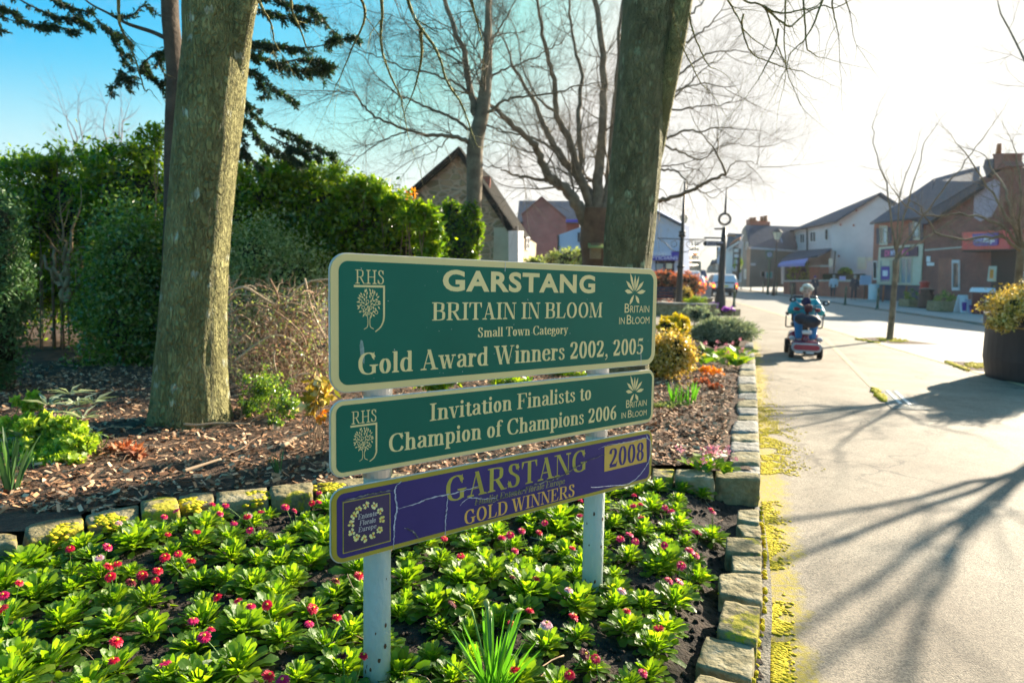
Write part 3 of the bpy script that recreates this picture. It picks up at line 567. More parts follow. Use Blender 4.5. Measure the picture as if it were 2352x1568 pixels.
line(P3, 'text_faint', 'serif', 'Finalist Entente Florale Europe', Z6(1003, 697), Z6(1608, 568), Z6(1100, 632), shear=.2)
line(P3, 'text_amber', 'serif', 'GOLD WINNERS', Z6(933, 828), Z6(1677, 650), Z6(1160, 688), Z6(1560, 590))
def quadp(p, name, m, pts, zf, o, z=.0004):
    mb = MB(); q = [onsign(*zf(*a)) for a in pts]
    mb.prism([fs(u, v, o) for u, v in q], -SN*z); return mb.build(name, M[m], p, recalc=True)
M['plaque_amber'] = mat('plaque_amber', [(.62, .36, .05), (.72, .44, .08)], 6, .4)
pq = quadp(P3, 'year_plaque', 'plaque_amber', [(1877, 312), (2158, 250), (2160, 412), (1875, 480)], Z6, .0016)
line(P3, 'panel_purple', 'serif', '2008', Z6(1906, 451), Z6(2140, 403), Z6(1940, 322), Z6(2105, 284), zo=.0012)
quadp(P3, 'rose_plaque', 'text_olive', [(117, 684), (437, 620), (439, 946), (118, 1031)], Z6, .0016)
quadp(P3, 'plaque_field', 'plaque_purple', [(123, 689), (431, 628), (433, 940), (124, 1023)], Z6, .0024)
for tx, a, b, c in (('Entente', (218, 798), (344, 772), (232, 762)), ('Florale', (228, 840), (336, 817), (245, 803)), ('Europe', (220, 882), (340, 858), (232, 848))):
    line(P3, 'whitepetal', 'serif', tx, Z6(*a), Z6(*b), Z6(*c), zo=.0022, shear=.12, T=.15, t=.07)
mb = MB(); mo = MB(); rr = random.Random(5)
for x, y in [(272, 703), (327, 705), (366, 742), (380, 798), (362, 868), (317, 907), (260, 928), (208, 918), (176, 883), (175, 827), (190, 772), (222, 732)]:
    u, v = onsign(*Z6(x, y)); R = .0098
    for k in range(6):
        a = 2*pi*k/6+rr.random(); q = [(u+R*cos(a+b)*f*rr.uniform(.8, 1.15), v+R*sin(a+b)*f*rr.uniform(.8, 1.15)) for b, f in ((0, .2), (-.5, .8), (-.2, 1.15), (.3, 1.1), (.6, .8))]
        mb.face([fs(*p, .0031+.0001*k) for p in q])
    for k in range(3):
        a = rr.random()*6; mo.face([fs(u+R*.45*cos(a+t)*rr.uniform(.5, 1)+.001, v+R*.4*sin(a+t)*rr.uniform(.5, 1), .004+.0001*k) for t in (0, 1.6, 3.2, 4.8)])
M['rose_yellow'] = mat('rose_yellow', [(.85, .7, .16), (.9, .8, .4)], 40, .5, island=.8)
mb.build('rose_ring', M['rose_yellow'], P3); mo.build('rose_hearts', M['orange'], P3)
def crk(name, m, pts, w, zf=Z6, seed=0):
    mb = MB(); P = [np.array(onsign(*zf(*q))) for q in pts]; P = catmull(P, 7); rr = random.Random(seed+len(pts)); n = len(P); l = []; r = []
    for i, p in enumerate(P):
        d = P[min(i+1, n-1)]-P[max(i-1, 0)]; d = d/(np.linalg.norm(d)+1e-9); nn = np.array([-d[1], d[0]]); wd = .72*w*(.35+.65*sin(pi*min(1, (i+1)/n*1.0)))*rr.uniform(.55, 1.3)
        j = nn*rr.uniform(-.25, .25)*w; l.append(p+nn*wd/2+j); r.append(p-nn*wd/2+j)
    k = len(mb.v); mb.v += [tuple(fs(*a, .0045)) for a in l]+[tuple(fs(*a, .0041)) for a in r]
    for i in range(n-1): mb.f.append((k+i, k+n+i, k+n+i+1, k+i+1))
    mb.build(name, M[m], P3)
crk('crack_line', 'crack_dark', [(105, 675), (220, 648), (330, 622), (450, 603)], .007)
crk('crack_line', 'crack', [(510, 545), (470, 580), (468, 640), (478, 720), (462, 820), (458, 900), (456, 990)], .0075)
crk('crack_line', 'crack', [(487, 727), (600, 695), (700, 655), (820, 632), (930, 603), (1030, 572)], .006)
crk('crack_line', 'crack', [(820, 640), (814, 720), (806, 800), (802, 905)], .0055)
crk('crack_line', 'crack_dark', [(1000, 690), (1120, 680), (1200, 650), (1330, 600), (1420, 560), (1560, 520), (1680, 450), (1760, 405), (1878, 362)], .0085)
crk('crack_line', 'crack', [(900, 705), (960, 655), (1060, 660), (1150, 655)], .005)
crk('crack_line', 'crack', [(1832, 325), (1900, 300), (2000, 285), (2110, 262), (2150, 252), (2180, 275), (2183, 340), (2165, 420), (2100, 510), (2030, 560), (1950, 570), (1780, 583)], .006)
crk('crack_line', 'crack', [(2155, 232), (2168, 262)], .005)
crk('crack_line', 'crack_dark', [(530, 853), (580, 875), (610, 905), (628, 935)], .006)
def crk1(pts, w, P, m='plate_edge'):
    mb = MB(); q = [np.array(onsign(*Z5(*a))) for a in pts]
    for i in range(len(q)-1):
        d = q[i+1]-q[i]; d /= np.linalg.norm(d); n = np.array([-d[1], d[0]])*w/2; mb.face([fs(*(q[i]+n), .0016), fs(*(q[i]-n), .0016), fs(*(q[i+1]-n), .0016), fs(*(q[i+1]+n), .0016)])
    mb.build('scratch_line', M[m], P)
crk1([(1210, 75), (1208, 145)], .0022, P1); crk1([(2119, 660), (2122, 720), (2121, 770)], .0028, P1)
mb = MB(); M['scuff_mark'] = mat('scuff_mark', [(.1, .2, .18), (.35, .42, .38)], 60, .6)
q = [onsign(*Z5(x, y)) for x, y in ((232, 640), (240, 602), (252, 610), (262, 660), (266, 735), (262, 765), (240, 730))]; mb.face([fs(u, v, .0007) for u, v in q][::-1]); mb.build('scuff_mark', M['scuff_mark'], P1)
mb = MB(); rr = random.Random(8)
for i in range(46):
    u = rr.uniform(.05, SW-.05); v = rr.uniform(SV[1]+.03, SV[0]-.03); r = rr.uniform(.0006, .0017); mb.face([fs(u+r*cos(t), v+r*sin(t), .0013) for t in np.linspace(0, 5.2, 6)])
mb.build('dirt_specks', M['plate_edge'], P1)
# posts, caps, brackets
for k, (xc, yb, wpx, x1) in enumerate([(887, 1530, 60, 887), (1391, 1342, 48, 1391)]):
    u, _ = onsign(xc, 1200 if k == 0 else 1050); u -= 0.0
    r = .0405; top = fs(u, -.03, -.012-r); bot = top.copy(); lean = SY/SY[2]; bot = top-lean*(top[2]+.05)
    mb = MB(); pts = [bot, bot+(top-bot)*.3, bot+(top-bot)*.6, top]; mb.tube(pts, r, 32); po = mb.build('post', M['post_paint'], sign, smooth=True)
    po.data.polygons.foreach_set('use_smooth', [len(p.vertices) == 4 for p in po.data.polygons])
    mb = MB(); rr = random.Random(k+2)
    for i in range(9):
        a = rr.uniform(-1.0, 1.0); z = rr.uniform(.18, .5) if i < 5 else rr.uniform(.16, .24); c = bot+lean*(z+.05)
        d = -F*cos(a)+RR*sin(a); d[2] = 0; d /= np.linalg.norm(d); t = np.cross(d, [0, 0, 1.]); s = rr.uniform(.002, .006)
        mb.face([c+d*(r+.0006)+t*s*cos(b)*rr.uniform(.6, 1)+np.array([0, 0, 1])*s*rr.uniform(.8, 2)*sin(b)-d*.0001 for b in np.linspace(0, 5.3, 7)])
    mb.build('rust_stain', M['rust'], po)
    for v in (-.395, -.637):
        mb = MB(); c = fs(u, v, -.012-r); mb.tube([c-SY*.012, c+SY*.012], r+.004, 24); mb.build('clamp_band', M['metal'], po, smooth=False)
    for v in (-.06, -.3, -.44, -.59, -.69, -.83):
        mb = MB(); mb.box(fs(u, v, -.0125), (.12, .02, .012), (SX, SY, SN)); mb.build('bracket', M['metal'], sign)
# ------------------------------------------------------------------ ground, beds, stones
def xy(p): return float(p[0]), float(p[1])
E0, E1, E2 = G(1772, 1568), G(1745, 1160), G(1731, 770)          # path edge along the bed
_ed = (E2-E0)/np.linalg.norm(E2-E0)
def edgeX(y):
    return float(np.interp(y, [E0[1]-2, E0[1], E1[1], E2[1], E2[1]+10], [E0[0]-2*_ed[0], E0[0], E1[0], E2[0], E2[0]+10*_ed[0]/_ed[1]]))
gr = MB(); gr.face([(-300, -20, -.03), (300, -20, -.03), (300, 900, -.03), (-300, 900, -.03)]); tag(gr.build('ground', M['ground'], None), kind='structure')
mb = MB(); ys = list(np.linspace(-1.5, 18, 24)); far = 60
pl = [(edgeX(y)-.03, y, 0) for y in ys]+[(edgeX(18)-.03, 18.01, 0), (-6, 19, 0), (4, far, 0), (50, far, 0), (50, -1.5, 0)]
def staintar():
    m = M['tarmac']; nt = m.node_tree; N = nt.nodes; L = nt.links.new; b = N['Principled BSDF']; src = b.inputs['Base Color'].links[0].from_socket
    tc = N.new('ShaderNodeTexCoord'); sp = N.new('ShaderNodeSeparateXYZ'); L(tc.outputs['Object'], sp.inputs[0])
    k = (E1[0]-E0[0])/(E1[1]-E0[1]); k2 = (E2[0]-E0[0])/(E2[1]-E0[1]); kk = (k+k2)/2
    def mth(op, a, c, cl=False):
        q = N.new('ShaderNodeMath'); q.operation = op; q.use_clamp = cl
        for i, v in enumerate((a, c)):
            if isinstance(v, (int, float)): q.inputs[i].default_value = v
            else: L(v, q.inputs[i])
        return q.outputs[0]
    dist = mth('SUBTRACT', sp.outputs[0], mth('ADD', mth('MULTIPLY', sp.outputs[1], kk), float(E0[0]-kk*E0[1])))
    n = N.new('ShaderNodeTexNoise'); n.inputs['Scale'].default_value = 2.2; n.inputs['Detail'].default_value = 9; n.inputs['Roughness'].default_value = .7; L(tc.outputs['Object'], n.inputs[0])
    f = mth('SUBTRACT', mth('MULTIPLY', n.outputs[0], 1.25), mth('ADD', mth('MULTIPLY', dist, 2.1), .24)); f = mth('MULTIPLY', mth('MULTIPLY', f, 7., True), mth('MULTIPLY', mth('SUBTRACT', float(E2[1])-1., sp.outputs[1]), .5, True))
    mx = N.new('ShaderNodeMixRGB'); mx.inputs[2].default_value = (.4, .31, .01, 1); nf = N.new('ShaderNodeTexNoise'); nf.inputs['Scale'].default_value = 38; nf.inputs['Detail'].default_value = 6; L(tc.outputs['Object'], nf.inputs[0]); L(mth('MULTIPLY', f, mth('MULTIPLY', mth('SUBTRACT', nf.outputs[0], .3), 3.2, True)), mx.inputs[0])
    # fine aggregate: dark and pale grains of stone in the tarmac, plus wide worn patches
    v = N.new('ShaderNodeTexVoronoi'); v.inputs['Scale'].default_value = 130; L(tc.outputs['Object'], v.inputs[0]); sc = N.new('ShaderNodeSeparateColor'); L(v.outputs['Color'], sc.inputs[0])
    cr = N.new('ShaderNodeValToRGB'); cr.color_ramp.elements[0].position = .0; cr.color_ramp.elements[0].color = (.45, .45, .46, 1); cr.color_ramp.elements[1].position = .9; cr.color_ramp.elements[1].color = (1.35, 1.35, 1.35, 1); L(sc.outputs[0], cr.inputs[0])
    m2 = N.new('ShaderNodeMixRGB'); m2.blend_type = 'MULTIPLY'; m2.inputs[0].default_value = .75; L(src, m2.inputs[1]); L(cr.outputs[0], m2.inputs[2])
    n2 = N.new('ShaderNodeTexNoise'); n2.inputs['Scale'].default_value = .7; n2.inputs['Detail'].default_value = 10; n2.inputs['Roughness'].default_value = .75; L(tc.outputs['Object'], n2.inputs[0])
    c2 = N.new('ShaderNodeValToRGB'); c2.color_ramp.elements[0].position = .35; c2.color_ramp.elements[0].color = (.72, .7, .68, 1); c2.color_ramp.elements[1].position = .6; L(n2.outputs[0], c2.inputs[0])
    m3 = N.new('ShaderNodeMixRGB'); m3.blend_type = 'MULTIPLY'; m3.inputs[0].default_value = 1; L(m2.outputs[0], m3.inputs[1]); L(c2.outputs[0], m3.inputs[2])
    vc = N.new('ShaderNodeTexVoronoi'); vc.feature = 'DISTANCE_TO_EDGE'; vc.inputs['Scale'].default_value = .55; nd = N.new('ShaderNodeTexNoise'); nd.inputs['Scale'].default_value = 2.5; nd.inputs['Detail'].default_value = 8; L(tc.outputs['Object'], nd.inputs[0])
    ml = N.new('ShaderNodeMixRGB'); ml.blend_type = 'LINEAR_LIGHT'; ml.inputs[0].default_value = .35; L(tc.outputs['Object'], ml.inputs[1]); L(nd.outputs[1], ml.inputs[2]); L(ml.outputs[0], vc.inputs[0])
    cc_ = N.new('ShaderNodeValToRGB'); cc_.color_ramp.elements[0].position = .0; cc_.color_ramp.elements[0].color = (.35, .34, .33, 1); cc_.color_ramp.elements[1].position = .012; L(vc.outputs['Distance'], cc_.inputs[0])
    nm_ = N.new('ShaderNodeTexNoise'); nm_.inputs['Scale'].default_value = .45; nm_.inputs['Detail'].default_value = 3; L(tc.outputs['Object'], nm_.inputs[0])
    m4 = N.new('ShaderNodeMixRGB'); m4.blend_type = 'MULTIPLY'; L(mth('MULTIPLY', mth('SUBTRACT', nm_.outputs[0], .45), 6., True), m4.inputs[0]); L(m3.outputs[0], m4.inputs[1]); L(cc_.outputs[0], m4.inputs[2]); L(m4.outputs[0], mx.inputs[1]); L(mx.outputs[0], b.inputs['Base Color'])
staintar()
mb.face(pl); tag(mb.build('path', M['tarmac']), kind='structure')
# road: near edge and far kerb measured on the photo
n0, n1 = G(*Z3(880, 1330)), G(*Z3(1500, 1510)); k0, k1 = G(1702, 664.9), G(2014.9, 711)
def ext(a, b, s0, s1): d = b-a; return a-d*s0, b+d*s1
n0e, n1e = ext(n0, n1, 1.5, 2.2); k0e, k1e = ext(k0, k1, 2.2, 1.6)
up = np.array([0, 0, 1.])
mb = MB(); mb.face([n0e+up*.004, n1e+up*.004, k1e+up*.004, k0e+up*.004]); tag(mb.build('road', M['road'], recalc=True), kind='structure')
kd = (k1e-k0e)/np.linalg.norm(k1e-k0e); kn = np.array([-kd[1], kd[0], 0]); kn = kn if kn[0] > 0 else -kn
mb = MB(); mb.prism([k0e-kn*.08+up*.004, k1e-kn*.08+up*.004, k1e+kn*.08+up*.004, k0e+kn*.08+up*.004], up*.07); tag(mb.build('kerb', M['kerb'], recalc=True), kind='structure')
mb = MB(); mb.prism([k0e+kn*.08+up*-.02, k1e+kn*.08+up*-.02, k1e+kn*45-up*.02, k0e+kn*45-up*.02], up*.086); tag(mb.build('pavement', M['paving'], recalc=True), kind='structure')
mb = MB()
nd = (n1e-n0e)/np.linalg.norm(n1e-n0e); nn_ = np.array([-nd[1], nd[0], 0])
for o in (0,):
    mb.face([n0e+nn_*(o-.05)+up*.008, n1e+nn_*(o-.05)+up*.008, n1e+nn_*(o+.05)+up*.008, n0e+nn_*(o+.05)+up*.008])
a0, a1 = G(*ZG(520, 90)), G(*ZG(900, 470)); ad = (a1-a0)/np.linalg.norm(a1-a0); an = np.array([-ad[1], ad[0], 0]); M['faded_line'] = mat('faded_line', [(.31, .26, .17), (.42, .35, .2)], 3, .85)
tag(mb.build('road_marking', M['lines'], recalc=True), kind='structure')
mb = MB(); mb.face([a0-an*.05+up*.004, a1-an*.05+up*.004, a1+an*.05+up*.004, a0+an*.05+up*.004]); tag(mb.build('path_marking', M['faded_line'], recalc=True), kind='structure')
# soil and mulch sheets
import mathutils.noise as mnoise
def nz(x, y, s, sd=0): return mnoise.noise(Vector((x*s, y*s, sd)))
backline = [(-80, 370), (155, 325), (560, 248), (935, 160), (1190, 125), (1440, 100), (1850, 45), (2105, 32), (2500, -2)]
BL = [G(*ZA(*q), .22) for q in backline]+[G(*ZB(200, 1310), .2), G(*ZB(560, 1320), .2), G(*ZB(985, 1370), .2)]
bx = [p[0] for p in BL]; by = [p[1] for p in BL]
def backY(x): return float(np.interp(x, bx, by)) if x > bx[0] else by[0]-(bx[0]-x)*(by[1]-by[0])/(bx[1]-bx[0])
def sheet(name, m, x0, x1, y0, y1, st, h, keep, lab, cat):
    nx = int((x1-x0)/st); ny = int((y1-y0)/st); V = []; ok = np.zeros((nx+1, ny+1), bool)
    for i in range(nx+1):
        for j in range(ny+1): x = x0+i*st; y = y0+j*st; V.append((x, y, h(x, y))); ok[i, j] = keep(x, y)
    Fc = [(i*(ny+1)+j, (i+1)*(ny+1)+j, (i+1)*(ny+1)+j+1, i*(ny+1)+j+1) for i in range(nx) for j in range(ny) if ok[i, j] and ok[i+1, j] and ok[i+1, j+1] and ok[i, j+1]]
    mb = MB(); mb.add(V, Fc); o = mb.build(name, m, smooth=True); tag(o, kind='structure'); return o
def hsoil(x, y): return .135+.02*nz(x, y, 2.2)+.016*nz(x, y, 9, 3)+.008*nz(x, y, 25, 5)-.1*min(1, max(0, 1.9-(edgeX(y)-x)/.24))
def hmul(x, y): return .185+.03*nz(x, y, 1.1, 7)+.02*nz(x, y, 5, 2)+.012*nz(x, y, 16, 4)
sheet('flower_bed_soil', M['soil'], -3.6, 2.2, .9, 4.6, .03, hsoil, lambda x, y: y < backY(x)+.05 and x < edgeX(y)-.02, '', '')
sheet('mulch_bed', M['mulch'], -16, 5.6, 2.6, 17, .09, hmul, lambda x, y: y > backY(x)-.02 and x < edgeX(y)-.05, '', '')
def hexstone(mb, top, bot, amp=.1, seed=0, rnd=.2, n=6):
    "rough block between four top corners and four bottom corners"
    top = np.array(top, float); bot = np.array(bot, float); c = (top.mean(0)+bot.mean(0))/2; sz = np.linalg.norm(top[0]-top[2])/2
    idx = {}; V = []
    def vert(u, v, w_):
        key = (round(u, 4), round(v, 4), round(w_, 4))
        if key in idx: return idx[key]
        t = (1-u)*(1-v)*top[0]+u*(1-v)*top[1]+u*v*top[2]+(1-u)*v*top[3]; b = (1-u)*(1-v)*bot[0]+u*(1-v)*bot[1]+u*v*bot[2]+(1-u)*v*bot[3]
        p = b+(t-b)*w_; q = np.array([2*u-1, 2*v-1, 2*w_-1]); e = sorted(abs(q)); k = 1-rnd*.28*(e[1]**5)-rnd*.2*(e[0]**5)*e[1]
        p = c+(p-c)*k
        ns = mnoise.noise(Vector(p*7)+Vector((seed, 0, 0)))*.6+mnoise.noise(Vector(p*17)+Vector((0, seed, 0)))*.4+mnoise.noise(Vector(p*42)+Vector((0, seed, 0)))*.2
        d = p-c; p = p+d/(np.linalg.norm(d)+1e-6)*ns*amp*sz
        idx[key] = len(V); V.append(p); return idx[key]
    Fc = []
    for ax in range(3):
        for sd in (0, 1):
            for i in range(n):
                for j in range(n):
                    q = []
                    for a, b in ((i, j), (i+1, j), (i+1, j+1), (i, j+1)):
                        uvw = [0, 0, 0]; uvw[ax] = sd; uvw[(ax+1) % 3] = a/n; uvw[(ax+2) % 3] = b/n; q.append(vert(*uvw))
                    Fc.append(q if sd else q[::-1])
    mb.add(V, Fc)
def down(p, z): q = np.array(p, float).copy(); q[2] = z; return q
def stonerow(name, label, quads, zt, zb, mats, seed=0, cat='edging', n=7, amp=.13, rnd=.14):
    t = thing(name, label, cat, down(np.mean([G(*q, zt) for q in quads[0]], 0), zb))
    for i, q in enumerate(quads):
        zz = zt+.012*sin(i*2.3+seed); tp = [G(*c, zz) for c in q]; mb = MB(); hexstone(mb, tp, [down(c, zb) for c in tp], amp, seed+i*1.37, rnd, n)
        mb.build('stone', mats[i % len(mats)], t, smooth=True, recalc=True)
    return t
SM = [M['stone'], M['stone_moss'], M['stone_moss']]
qA = [[(-90, 385), (112, 398), (112, 470), (-90, 455)], [(158, 338), (555, 258), (568, 345), (180, 430)], [(562, 255), (938, 185), (930, 285), (598, 345)], [(940, 165), (1188, 138), (1210, 222), (950, 252)],
      [(1194, 130), (1432, 108), (1442, 188), (1212, 215)], [(1440, 103), (1802, 72), (1812, 150), (1452, 184)], [(1806, 60), (2100, 40), (2102, 112), (1816, 142)], [(2108, 36), (2500, 0), (2500, 78), (2112, 106)]]
qA = [[ZA(*c) for c in q] for q in qA]
for i in range(5):
    f0, f1 = i/5+.004, (i+1)/5-.004; L_ = lambda f, a, b: a+(b-a)*f
    qA.append([(L_(f0, 856, 1496), L_(f0, 1090, 1068)), (L_(f1, 856, 1496), L_(f1, 1090, 1068)), (L_(f1, 856, 1496), L_(f1, 1124, 1096)), (L_(f0, 856, 1496), L_(f0, 1124, 1096))])
qC = [[(200, 1325), (368, 1335), (362, 1400), (200, 1392)], [(372, 1330), (655, 1345), (660, 1402), (366, 1398)], [(662, 1345), (985, 1362), (1004, 1408), (664, 1402)]]
qA += [[ZB(*c) for c in q] for q in qC]
w1 = stonerow('stone_edging', 'mossy rough sandstone edging running behind the sign along the back of the daisy bed', qA, .215, .0, [M['stone_moss'], M['stone_moss'], M['stone']], 1, 'stone edging', n=10)
yb = [400, 432, 472, 512, 556, 600, 650, 705, 762, 822, 880, 930, 975, 1060, 1130, 1205, 1290, 1375]
def inn(y): return float(np.interp(y, [400, 430, 590, 740, 830, 930, 975, 1060, 1375], [900, 890, 850, 832, 822, 838, 800, 782, 780]))
def outr(y): return float(np.interp(y, [400, 600, 800, 1000, 1380], [947, 962, 975, 987, 1002]))
rr = random.Random(4)
qB = [[ZB(inn(a)+rr.uniform(-12, 12), a+2), ZB(outr(a), a+2), ZB(outr(b), b), ZB(inn(b)+rr.uniform(-12, 12), b)] for a, b in zip(yb, yb[1:])]
w2 = stonerow('stone_edging', 'long row of grey upright edging stones between the bark bed and the tarmac path', qB, .2, -.01, [M['stone_grey'], M['stone']], 5, 'stone edging', amp=.13)
qR = [[(590, 398), (735, 392), (738, 490), (588, 462)], [(578, 500), (742, 496), (752, 588), (640, 580)], [(512, 578), (750, 590), (757, 690), (508, 680)], [(545, 692), (757, 700), (757, 818), (556, 808)], [(470, 820), (757, 828), (757, 1028), (466, 962)],
      [(500, 1000), (750, 1044), (728, 1288), (448, 1206)], [(372, 1236), (708, 1306), (690, 1548), (300, 1432)], [(332, 1492), (668, 1580), (640, 1760), (230, 1660)]]
w3 = stonerow('stone_edging', 'row of large flat tan stones with moss in the gaps beside the daisy bed', [[ZR(*c) for c in q] for q in qR], .12, -.02, [M['stone'], M['stone'], M['stone_moss']], 9, 'stone edging', n=14, rnd=.13, amp=.1)
mb = MB(); kp = [G(*ZR(x, y), .03) for x, y in ((732, 380), (752, 560), (768, 700), (782, 900), (784, 1100), (772, 1300), (762, 1568), (755, 1800))]
kp = catmull(kp, 5)
for i in range(len(kp)-1):
    a, b = kp[i], kp[i+1]; d = (b-a)/np.linalg.norm(b-a); n_ = np.array([d[1], -d[0], 0])*.022; mb.prism([a-n_, b-n_, b+n_, a+n_], [0, 0, -.05])
tag(mb.build('path_edging', M['kerb'], None, recalc=True), kind='structure')
# moss along the path edge, thinning outwards
mb = MB(); P = []
for (x0, y0, x1, y1, wd, n) in [(1731, 792, 1736, 925, 50, 900), (1736, 925, 1745, 1100, 75, 3200), (1747, 1150, 1772, 1568, 46, 3600), (1740, 985, 1746, 1090, 95, 2200)]:
    f = rng.random(n); s = np.abs(rng.normal(size=n))*.42
    for a, b in zip(f, s): P.append(G(x0+(x1-x0)*a+4+b*wd, y0+(y1-y0)*a, .003))
P = [p for p in P if nz(p[0], p[1], 3.1, 9)+.25 > 0.02 and nz(p[0], p[1], 12, 5) > -.25]; rr = random.Random(2)
for i, p in enumerate(P): r = rr.uniform(.0025, .009); mb.blob(p, (r*rr.uniform(.9, 1.8), r*rr.uniform(.8, 1.5), r*rr.uniform(.1, .2)), 1, .8, 3, seed=i)
for q in qR[:]:      # cushions in the stone gaps
    a, b = G(*ZR(*q[3]), .085), G(*ZR(*q[2]), .085)
    for i in range(26): t = rr.random()**.6; p = a+(b-a)*t; r = rr.uniform(.006, .014); mb.blob(p+np.array([rr.uniform(-.012, .012), rr.uniform(-.012, .012), 0]), (r*1.3, r, r*.8), 1, .5, 3, seed=i)
    a, b = G(*ZR(*q[1]), .03), G(*ZR(*q[2]), .03)
    for i in range(22): t = rr.random(); p = a+(b-a)*t+np.array([.012, 0, rr.uniform(-.03, .02)]); r = rr.uniform(.006, .013); mb.blob(p, (r, r*1.3, r), 1, .5, 3, seed=i)
for q in qA[1:8]:
    a, b = G(*q[0], .215), G(*q[1], .215); c, d = G(*q[3], .215), G(*q[2], .215)
    u0 = rr.uniform(.0, .6)
    for i in range(100):
        u = u0+rr.gauss(.15, .13); v = rr.uniform(.25, 1.08); u = min(1, max(0, u)); p = (a*(1-u)+b*u)*(1-v)+(c*(1-u)+d*u)*v; r = rr.uniform(.006, .015)
        p[2] = .207-(.03*rr.random() if v > .97 else 0); mb.blob(p, (r*1.5, r*1.2, r*.5), 1, .5, 3, seed=i)
tag(mb.build('moss', M['moss'], smooth=True), 'bright yellow-green moss along the path edge and on the stones', kind='stuff')
# bark chips
def inmul(x, y, m=.06): return y > backY(x)+m and x < edgeX(y)-.25
def scatter(n, x0, x1, y0, y1, ok, bias=1.):
    out = []
    while len(out) < n:
        x = x0+(x1-x0)*rng.random(); y = y0+(y1-y0)*rng.random()**bias
        if ok(x, y): out.append((x, y))
    return np.array(out)
for nm, N_, box, sz in (('bark_chips', 22000, (-5.5, 2.6, 3.2, 9), (.008, .026)), ('bark_chips', 9000, (-.2, 3.3, 4, 12), (.01, .03))):
    Pt = scatter(N_, *box, inmul, 1.5); z = np.array([hmul(x, y) for x, y in Pt])+rng.uniform(.004, .022, N_); P = np.c_[Pt, z]
    a = rng.random(N_)*2*pi; tl = rng.normal(size=N_)*.35; S = np.c_[np.cos(a), np.sin(a), tl]*rng.uniform(*sz, N_)[:, None]
    W = np.c_[-np.sin(a), np.cos(a), rng.normal(size=N_)*.5]*rng.uniform(.004, .009, N_)[:, None]; mb = MB(); strips(mb, P, S, W, 0)
    tag(mb.build(nm, M['chip']), 'loose brown bark chips spread over the rear bed', kind='stuff')
mb = MB(); Pt = scatter(5200, -3.4, 1.75, 1.2, 4.3, lambda x, y: y < backY(x)-.1 and x < edgeX(y)-.2)
for i, (x, y) in enumerate(Pt): r = rr.uniform(.004, .014); mb.blob((x, y, hsoil(x, y)+r*.3), (r, r*rr.uniform(.7, 1.2), r*.8), 1, .6, 3, seed=i)
tag(mb.build('soil_crumbs', M['soil'], smooth=True), 'dark crumbs of soil over the daisy bed', kind='stuff')
def stick(p, a, l, r, z=.0):
    q = [np.array(p, float)]; d = np.array([cos(a), sin(a), 0])
    for i in range(5): d = d+np.array([rr.gauss(0, .22), rr.gauss(0, .22), rr.gauss(0, .1)]); d /= np.linalg.norm(d); q.append(q[-1]+d*l/5)
    for s in q: s[2] = max(s[2], p[2]-.005)
    return catmull(q, 2), r
mb = MB()
for i in range(170):
    x, y = scatter(1, -4.2, 2.4, 3.1, 7.5, inmul)[0]; q, r = stick((x, y, hmul(x, y)+.025), rr.random()*6.3, rr.uniform(.1, .5), 0); R_ = rr.uniform(.0015, .004); mb.tube(q, [R_*(1-.6*k/len(q)) for k in range(len(q))], 5)
for i in range(60):
    x, y = scatter(1, -3.0, 1.6, 1.4, 4.0, lambda x, y: y < backY(x)-.15 and x < edgeX(y)-.2)[0]; q, r = stick((x, y, hsoil(x, y)+.02), rr.random()*6.3, rr.uniform(.08, .32), 0); R_ = rr.uniform(.0012, .003); mb.tube(q, [R_*(1-.6*k/len(q)) for k in range(len(q))], 5)
tag(mb.build('fallen_twigs', M['straw'], smooth=True), 'thin dry twigs lying on the mulch and soil', kind='stuff')
def branch_on_ground(pts, r, label):
    mb = MB(); q = catmull([G(*p, z) for *p, z in [(a, b, c) for (a, b), c in pts]], 6); mb.tube(q, [r*(1-.5*k/len(q)) for k in range(len(q))], 8)
    return tag(mb.build('fallen_branch', M['straw'], smooth=True), label, 'branch')
Z7 = ZC(700, 1000, 1.743)
branch_on_ground([(Z7(750, 1365), .22), (Z7(860, 1300), .24), (Z7(960, 1260), .27), (Z7(990, 1205), .32)], .016, 'pale bent stick lying on the bark beside the green panel')
branch_on_ground([(Z7(60, 1540), .22), (Z7(180, 1500), .23), (Z7(320, 1455), .24)], .012, 'straight peeled stick on the bark below the big tree')
branch_on_ground([(Z7(0, 1205), .22), (Z7(150, 1218), .23), (Z7(300, 1205), .24), (Z7(520, 1212), .24)], .01, 'long thin grey stick lying across the foot of the big tree')
